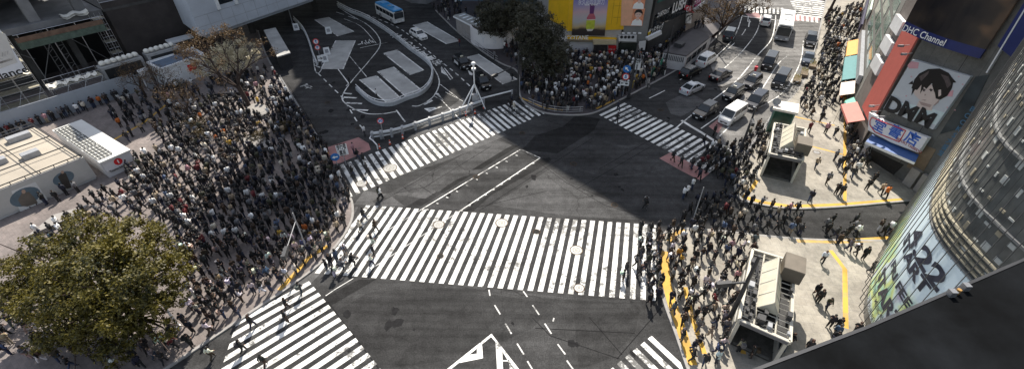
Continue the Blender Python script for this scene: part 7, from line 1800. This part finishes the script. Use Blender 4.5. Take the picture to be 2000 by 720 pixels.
BRLEAF = leafmat('brown_leaf', (.05, .03, .014), (.2, .125, .055), .3)
bare('bare_tree', 'bare brown tree with spreading twigs on the plaza beside the white store', G(487, 212, KZ), 11.5, 4, .34, 5, .66, BRLEAF, 4200, .085, (-.6, .4), .3)
for k, (u, v, h_, lab) in enumerate(((330, 205, 5.2, 'low bare tree over the plaza crowd near the kiosk'), (285, 190, 4.6, 'low bare tree at the end of the hoarding'), (375, 235, 5.0, 'low brown bare tree deep in the plaza crowd'))):
    bare('bare_tree', lab, G(u, v, KZ), h_ * 1.25, 30 + k, .16, 5, .9, BRLEAF, 900, .08, (0, 0), .3)
BLOS = leafmat('pale_blossom', (.40, .34, .22), (.78, .70, .5), .25)
lob = [(G(u, v, z), (r_, r_, r_ * .8)) for u, v, z, r_ in ((405, 128, 3.0, 1.7), (425, 112, 3.6, 2.0), (450, 100, 4.0, 2.2), (475, 96, 4.2, 2.0), (490, 108, 3.6, 1.7), (440, 122, 3.2, 1.8), (465, 118, 3.4, 1.8))]
tree('blossom_tree', 'pale cream blossoming tree beside the blue grey kiosk roof', G(446, 150, KZ), 5, lob, 9000, .11, BLOS, 9, .2)
lob = [(G(u, v, z), (r_, r_, r_ * .7)) for u, v, z, r_ in ((1385, 34, 5.0, 1.7), (1408, 28, 5.6, 2.0), (1432, 18, 6.0, 2.0), (1462, 12, 6.4, 2.0), (1490, 6, 6.8, 1.8), (1395, 10, 6.8, 2.2), (1365, 14, 6.2, 1.6), (1430, 0, 7.4, 2.4), (1470, -8, 7.6, 2.4))]
tree('street_tree', 'brown leaved street tree beside the pavilion on the far street', G(1392, 72, KZ), 7, lob, 5200, .11, BRLEAF, 12, .28)
bare('bare_tree', 'dark bare street tree above the far crowded pavement', G(1612, 36, KZ), 11, 15, .26, 4, .6, None, 0, .1, (.5, 0), .4)
# small shrubs on the plaza
SHR = leafmat('shrub_leaf', (.035, .03, .012), (.13, .09, .035), .2)
for k, (u, v, r_, lab) in enumerate(((400, 246, 1.8, 'brownish shrub mound amid the plaza crowd'), (505, 276, 1.6, 'dark shrub in the round stone edging near the taxi bay'), (340, 172, 1.7, 'tangled brown shrub beside the red kiosk sign'), (560, 255, 1.2, 'small dark shrub at the crowd edge by the bay rail'), (398, 272, 1.3, 'small olive shrub behind the brownish mound'))):
    c = G(u, v, KZ); t = thing('shrub', lab, 'shrub', c); m = MB(); rr = random.Random(k)
    for j in range(7): m.tube([c, c + Vector((rr.gauss(0, .5), rr.gauss(0, .5), rr.uniform(.5, 1.2)))], [.05, .015], 4)
    m.build('stem', BARK, t, origin=c); leaves_obj('foliage', [tuple(c + Vector((rr.gauss(0, r_ * .45), rr.gauss(0, r_ * .45), rr.uniform(.5, 1.0)))) for _ in range(6)], [(r_ * .6, r_ * .6, r_ * .4)] * 6, 1500, .09, SHR, t, c, k + 60); BLOCK.append([(c.x + r_ * .7 * math.cos(a), c.y + r_ * .7 * math.sin(a)) for a in np.linspace(0, 2 * math.pi, 8, endpoint=False)])
# ------------------------------------------------------------------ who stands where
W_ST = [5, 2, 2, 4, 1.2, 2, 3, 1]; W_WK = [1, 6, 6, 1, .3, .3, 1, 2]
# lone walkers and small groups seen one by one
put('on big zebra near bicycles', [(742, 388), (735, 452), (728, 478), (731, 500), (727, 520), (705, 452), (712, 430)], ['walk', 'walkb', 'walk', 'stand', 'walkphone'], 0.012, ((700, 460), (760, 440)))
put('on the big zebra, subway side', [(1269, 457), (1221, 535), (1216, 548), (1240, 520), (1247, 540)], ['walk', 'walkb', 'stand', 'walk', 'walkphone'], .012, ((1220, 520), (1280, 520)))
put('on the zebra near the evergreen', [(477, 687), (563, 605), (562, 630), (417, 700), (520, 715), (496, 640), (470, 620), (590, 575)], ['walk', 'walkb', 'bag', 'walk'], .012, ((450, 690), (600, 570)))
put('on the zebra before stopped cars', [(1206, 217), (1204, 240), (1393, 265), (1400, 290), (1378, 300), (1386, 312), (1350, 330), (1362, 336), (1395, 330), (1372, 285)], ['walk', 'walkb', 'stand', 'walk'], .012, ((1220, 230), (1400, 320)))
put('on the red road patch', [(1313, 315), (1328, 326), (1349, 328), (1363, 352)], ['walkb', 'walk'], .012, ((1310, 310), (1380, 350)))
put('on the zebra by the pipe barrier', [(996, 212), (1004, 218), (712, 322), (718, 340), (700, 312), (692, 300), (744, 388), (690, 345), (1000, 205)], ['walk', 'walkb', 'stand'], .012, ((700, 330), (760, 320)))
put('at the zebra corner', [(690, 522), (668, 530)], ['ride'], .012, ((668, 530), (710, 500)), acc=None)
put('among bicycles at zebra corner', [(660, 512), (676, 500), (648, 520), (655, 540), (640, 528)], ['stand', 'phone', 'bag'], .012)
put('with a bicycle on shaded road', [(1259, 407)], ['walk'], .012, ((1259, 407), (1240, 410)))
put('by the shaded kerb', [(1340, 382), (1350, 370), (1333, 388)], ['stand', 'bag', 'photo'], .012, top=('white', (.75, .75, .74), 1))
put('by the taxi bay', [(713, 265), (684, 166), (737, 192)], ['stand'], .012); put('beside the bus shelter barrier', [(898, 92), (1000, 160), (966, 118)], ['stand', 'walk'])
fill('at subway end of big zebra', [(1244, 450), (1292, 444), (1289, 520), (1294, 596), (1262, 600), (1256, 540)], .8, 22, W_WK, ((1250, 470), (1290, 560)), .9, .012)
# queue in front of the curved glass building
put('in the queue by curved glass', [(1612, 458), (1626, 468), (1640, 470), (1652, 462), (1664, 452), (1668, 462), (1633, 480), (1652, 492), (1667, 500), (1682, 508), (1696, 534), (1608, 450), (1620, 440), (1664, 440)], ['stand', 'walk', 'walkb'], KZ, ((1610, 450), (1700, 520)))
put('against the curved glass wall', [(1718, 462), (1732, 458), (1735, 470), (1712, 452)], ['walk', 'stand'], KZ)
put('between subway entrance and screen', [(1602, 515), (1594, 592), (1610, 605), (1616, 640), (1630, 645), (1626, 660), (1622, 672), (1664, 655), (1588, 580), (1572, 690)], ['walk', 'stand', 'walkphone', 'bag'], KZ, ((1600, 520), (1620, 640)))
put('on pavement before the bookshop', [(1577, 260), (1600, 240), (1610, 262), (1627, 268), (1627, 315), (1634, 330), (1641, 326), (1648, 250), (1612, 360), (1630, 380), (1645, 345), (1660, 350), (1668, 340), (1652, 320), (1702, 358), (1716, 380), (1579, 395), (1638, 385), (1604, 225), (1622, 210), (1610, 195), (1640, 228), (1655, 262), (1590, 330), (1690, 372), (1724, 388)], ['walk', 'walkb', 'stand', 'walkphone', 'bag'], KZ, ((1600, 200), (1640, 380)))
fill('near the skylit subway entrance', [(1296, 452), (1340, 447), (1480, 460), (1476, 485), (1448, 600), (1420, 640), (1400, 720), (1352, 720), (1322, 650), (1300, 590), (1291, 540)],   .85, 98, W_WK, ((1320, 470), (1380, 660)), .9)
fill('in the side street stream', [(1300, 446), (1345, 400), (1440, 375), (1480, 400), (1560, 415), (1560, 462), (1480, 458), (1400, 448), (1340, 444)], .9, 46, W_WK, ((1340, 430), (1480, 420)), .6, .012)
fill('by far subway entrance fence', [(1400, 300), (1440, 290), (1480, 250), (1500, 300), (1480, 345), (1450, 385), (1430, 375)], .75, 52, W_WK, ((1390, 300), (1470, 380)), .9)
fill('at near subway entrance mouth', [(1430, 640), (1540, 672), (1530, 700), (1440, 700)], .8, 16, W_WK, None)
fill('where shaded zebra meets sun', [(1380, 290), (1410, 290), (1436, 330), (1430, 372), (1390, 345), (1365, 330)], .8, 22, W_WK, ((1370, 310), (1440, 370)), .6, .012)
fill('by the bookshop doorway', [(1652, 232), (1682, 240), (1692, 330), (1660, 345), (1650, 300)], .75, 22, W_ST, None)
fill('on the crowded far pavement', [(1612, 30), (1690, 12), (1672, 70), (1650, 200), (1640, 205), (1600, 200), (1590, 130), (1604, 90)], .6, 200, W_WK, ((1600, 190), (1650, 20)), .9)
fill('along the far pavement edge', [(1575, 165), (1600, 130), (1605, 200), (1580, 240), (1560, 210)], .9, 24, W_WK, None)
# the yellow building corner
WHITEN = 4.5
fill('on the crowded corner', [(1022, 130), (1045, 150), (1100, 112), (1158, 118), (1206, 112), (1254, 116), (1312, 112), (1296, 148), (1240, 178), (1200, 198), (1165, 216), (1100, 222), (1062, 216), (1030, 202), (1018, 180)], .47, 460, W_ST, ((1130, 130), (1150, 230)), 1.0)
WHITEN = 1.0
fill('on the shop street pavement', [(1262, 112), (1300, 92), (1345, 55), (1380, 55), (1340, 62), (1298, 100), (1290, 118)], .8, 50, W_WK, None)
fill('behind the trees', [(985, 60), (1040, 100), (1030, 140), (1012, 140), (985, 110)], .7, 40, W_ST, None)
fill('near the shelter', [(846, 20), (890, 12), (985, 40), (985, 60), (950, 75), (890, 52)], .9, 46, W_ST, None)
fill('by the far crossing', [(850, 0), (900, 0), (905, 25), (870, 30)], .9, 20, W_WK, None)
# the station plaza
fill('in plaza crowd by taxi bay', [(545, 160), (575, 205), (610, 255), (640, 296), (655, 335), (640, 380), (600, 330), (560, 250), (530, 190)], .6, 100, W_ST, ((560, 200), (640, 330)), 1.0)
fill('in crowd facing big zebra', [(640, 300), (656, 330), (684, 385), (684, 428), (660, 468), (620, 512), (560, 556), (500, 598), (430, 642), (380, 610), (365, 520), (350, 450), (300, 420), (330, 380), (470, 340), (580, 330)], .66, 400, W_ST, ((500, 450), (640, 480)), 1.0)
fill('in the middle of the plaza', [(250, 330), (330, 290), (300, 250), (350, 220), (480, 210), (540, 200), (580, 330), (470, 345), (330, 385), (275, 400)], .74, 300, W_ST, None)
fill('on the plaza under the bare trees', [(215, 225), (260, 190), (420, 165), (540, 140), (552, 180), (540, 215), (470, 220), (340, 230), (290, 260), (260, 290)], .8, 120, W_ST, None)
fill('on path by information pavilion', [(60, 470), (180, 400), (260, 360), (330, 390), (300, 430), (180, 440), (70, 500)], 1.0, 34, W_WK, ((60, 470), (300, 370)), .5)
fill('under the big evergreen', [(0, 560), (30, 590), (60, 640), (150, 680), (260, 690), (340, 640), (372, 600), (430, 644), (370, 690), (320, 722), (0, 722)], .95, 70, W_WK, ((0, 640), (300, 700)), .9)
# people lined up along the hoarding
for k in range(24):
    a = Lh * (.29 + .025 * k) + pr_.uniform(-.3, .3); p = fr(a, -.55 - pr_.uniform(0, .5)); add_person((p.x, p.y, KZ), math.atan2(-hw_.n.x, hw_.n.y) + pr_.gauss(0, .3), pr_.choices(KINDS, W_ST)[0], 'beside the pale hoarding')
for k in range(4):
    f = .32 + .14 * k; p = gA.lerp(gB, f * .6) + wa.n * pr_.uniform(.8, 1.6); add_person((p.x, p.y, KZ), pr_.uniform(-3, 3), 'stand', 'before the advert wall')
for k in range(3):
    p = W1.at(1.6 + 1.4 * k, 0, 1.0); add_person((p.x, p.y, KZ), math.pi, 'stand', 'before the yellow building')
place_people(300)

# ------------------------------------------------------------------ unseen shade blocks added past the frame
tower('office_tower', 'tall concrete office tower standing past the top of the view, out beyond the yellow building', [
    (G(884, 172)), (G(905, 200)), (G(928, 232)), (G(1000, 281)), (G(1120, 351)), (G(1180, 386)), (G(1250, 431)), (G(1300, 446)), (G(1370, 446)), (G(1425, 420)), (G(1442, 380)), (G(1440, 330)), (G(1424, 285)), (G(1408, 255)), (G(1425, 215)), (G(1392, 180)), (G(1400, 130)), Vector((34, 90, 0)), Vector((42, 100, 0)), Vector((40, 118, 0)), Vector((0, 118, 0))], 95, CONCB)
tower('office_tower', 'tall concrete station tower standing past the top of the view, out beyond the taxi bay', [
    (G(884, 172)), (G(845, 225)), (G(790, 280)), (G(755, 324)), (G(727, 337)), (G(690, 352)), (G(672, 385)), (G(640, 440)), (G(602, 482)), (G(545, 520)), (G(470, 565)), (G(402, 552)), (G(378, 500)), Vector((-32.5, 36, 0)), Vector((-32.4, 52, 0)), Vector((-34, 57, 0)), (G(586, 160)), (G(585, 115)), (G(548, 128)), (G(530, 60)), (G(640, 0)), (G(860, 0)), Vector((0, 112, 0))], 95, CONCB)

tower('office_tower', 'tall office block standing past the top of the view, out beyond the far street', [
    (G(1427, 90)), (G(1490, 113)), (G(1503, 70)), (G(1492, 48)), (G(1452, 30)), (G(1440, 55))], 95, CONCB)

# ------------------------------------------------------------------ camera, sky, sun
cam = bpy.data.cameras.new('camera'); cam.sensor_width = 36; cam.lens = F / 2000 * 36; cam.clip_start = .1; cam.clip_end = 2000
co = bpy.data.objects.new('camera', cam); COL.objects.link(co); co.location = (0, 0, H); co.rotation_euler = (R(90) - PITCH, 0, 0); scene.camera = co
wd = bpy.data.worlds.new('World'); scene.world = wd; wd.use_nodes = True; nt = wd.node_tree
sk_ = nt.nodes.new('ShaderNodeTexSky'); sk_.sky_type = 'NISHITA'; sk_.sun_disc = False; sk_.sun_elevation = SUN_EL; sk_.sun_rotation = SUN_AZ; sk_.air_density = 1.2; sk_.dust_density = 1.5
hs_ = nt.nodes.new('ShaderNodeHueSaturation'); hs_.inputs['Saturation'].default_value = .55; nt.links.new(sk_.outputs[0], hs_.inputs['Color']); nt.links.new(hs_.outputs[0], nt.nodes['Background'].inputs[0]); nt.nodes['Background'].inputs[1].default_value = .125
sl = bpy.data.lights.new('sun', 'SUN'); sl.energy = 4.9; sl.angle = R(.4); sl.color = (1, .925, .81); so = bpy.data.objects.new('sun', sl); COL.objects.link(so)
dv = -Vector((math.sin(SUN_AZ) * math.cos(SUN_EL), math.cos(SUN_AZ) * math.cos(SUN_EL), math.sin(SUN_EL))); so.rotation_euler = dv.to_track_quat('-Z', 'Y').to_euler(); so.location = (0, 60, 80)
scene.view_settings.view_transform = 'Standard'; scene.view_settings.look = 'None'; scene.view_settings.gamma = 1; scene.view_settings.exposure = EXPOSURE
scene.render.engine = 'CYCLES'; scene.cycles.max_bounces = 6; scene.cycles.use_denoising = True
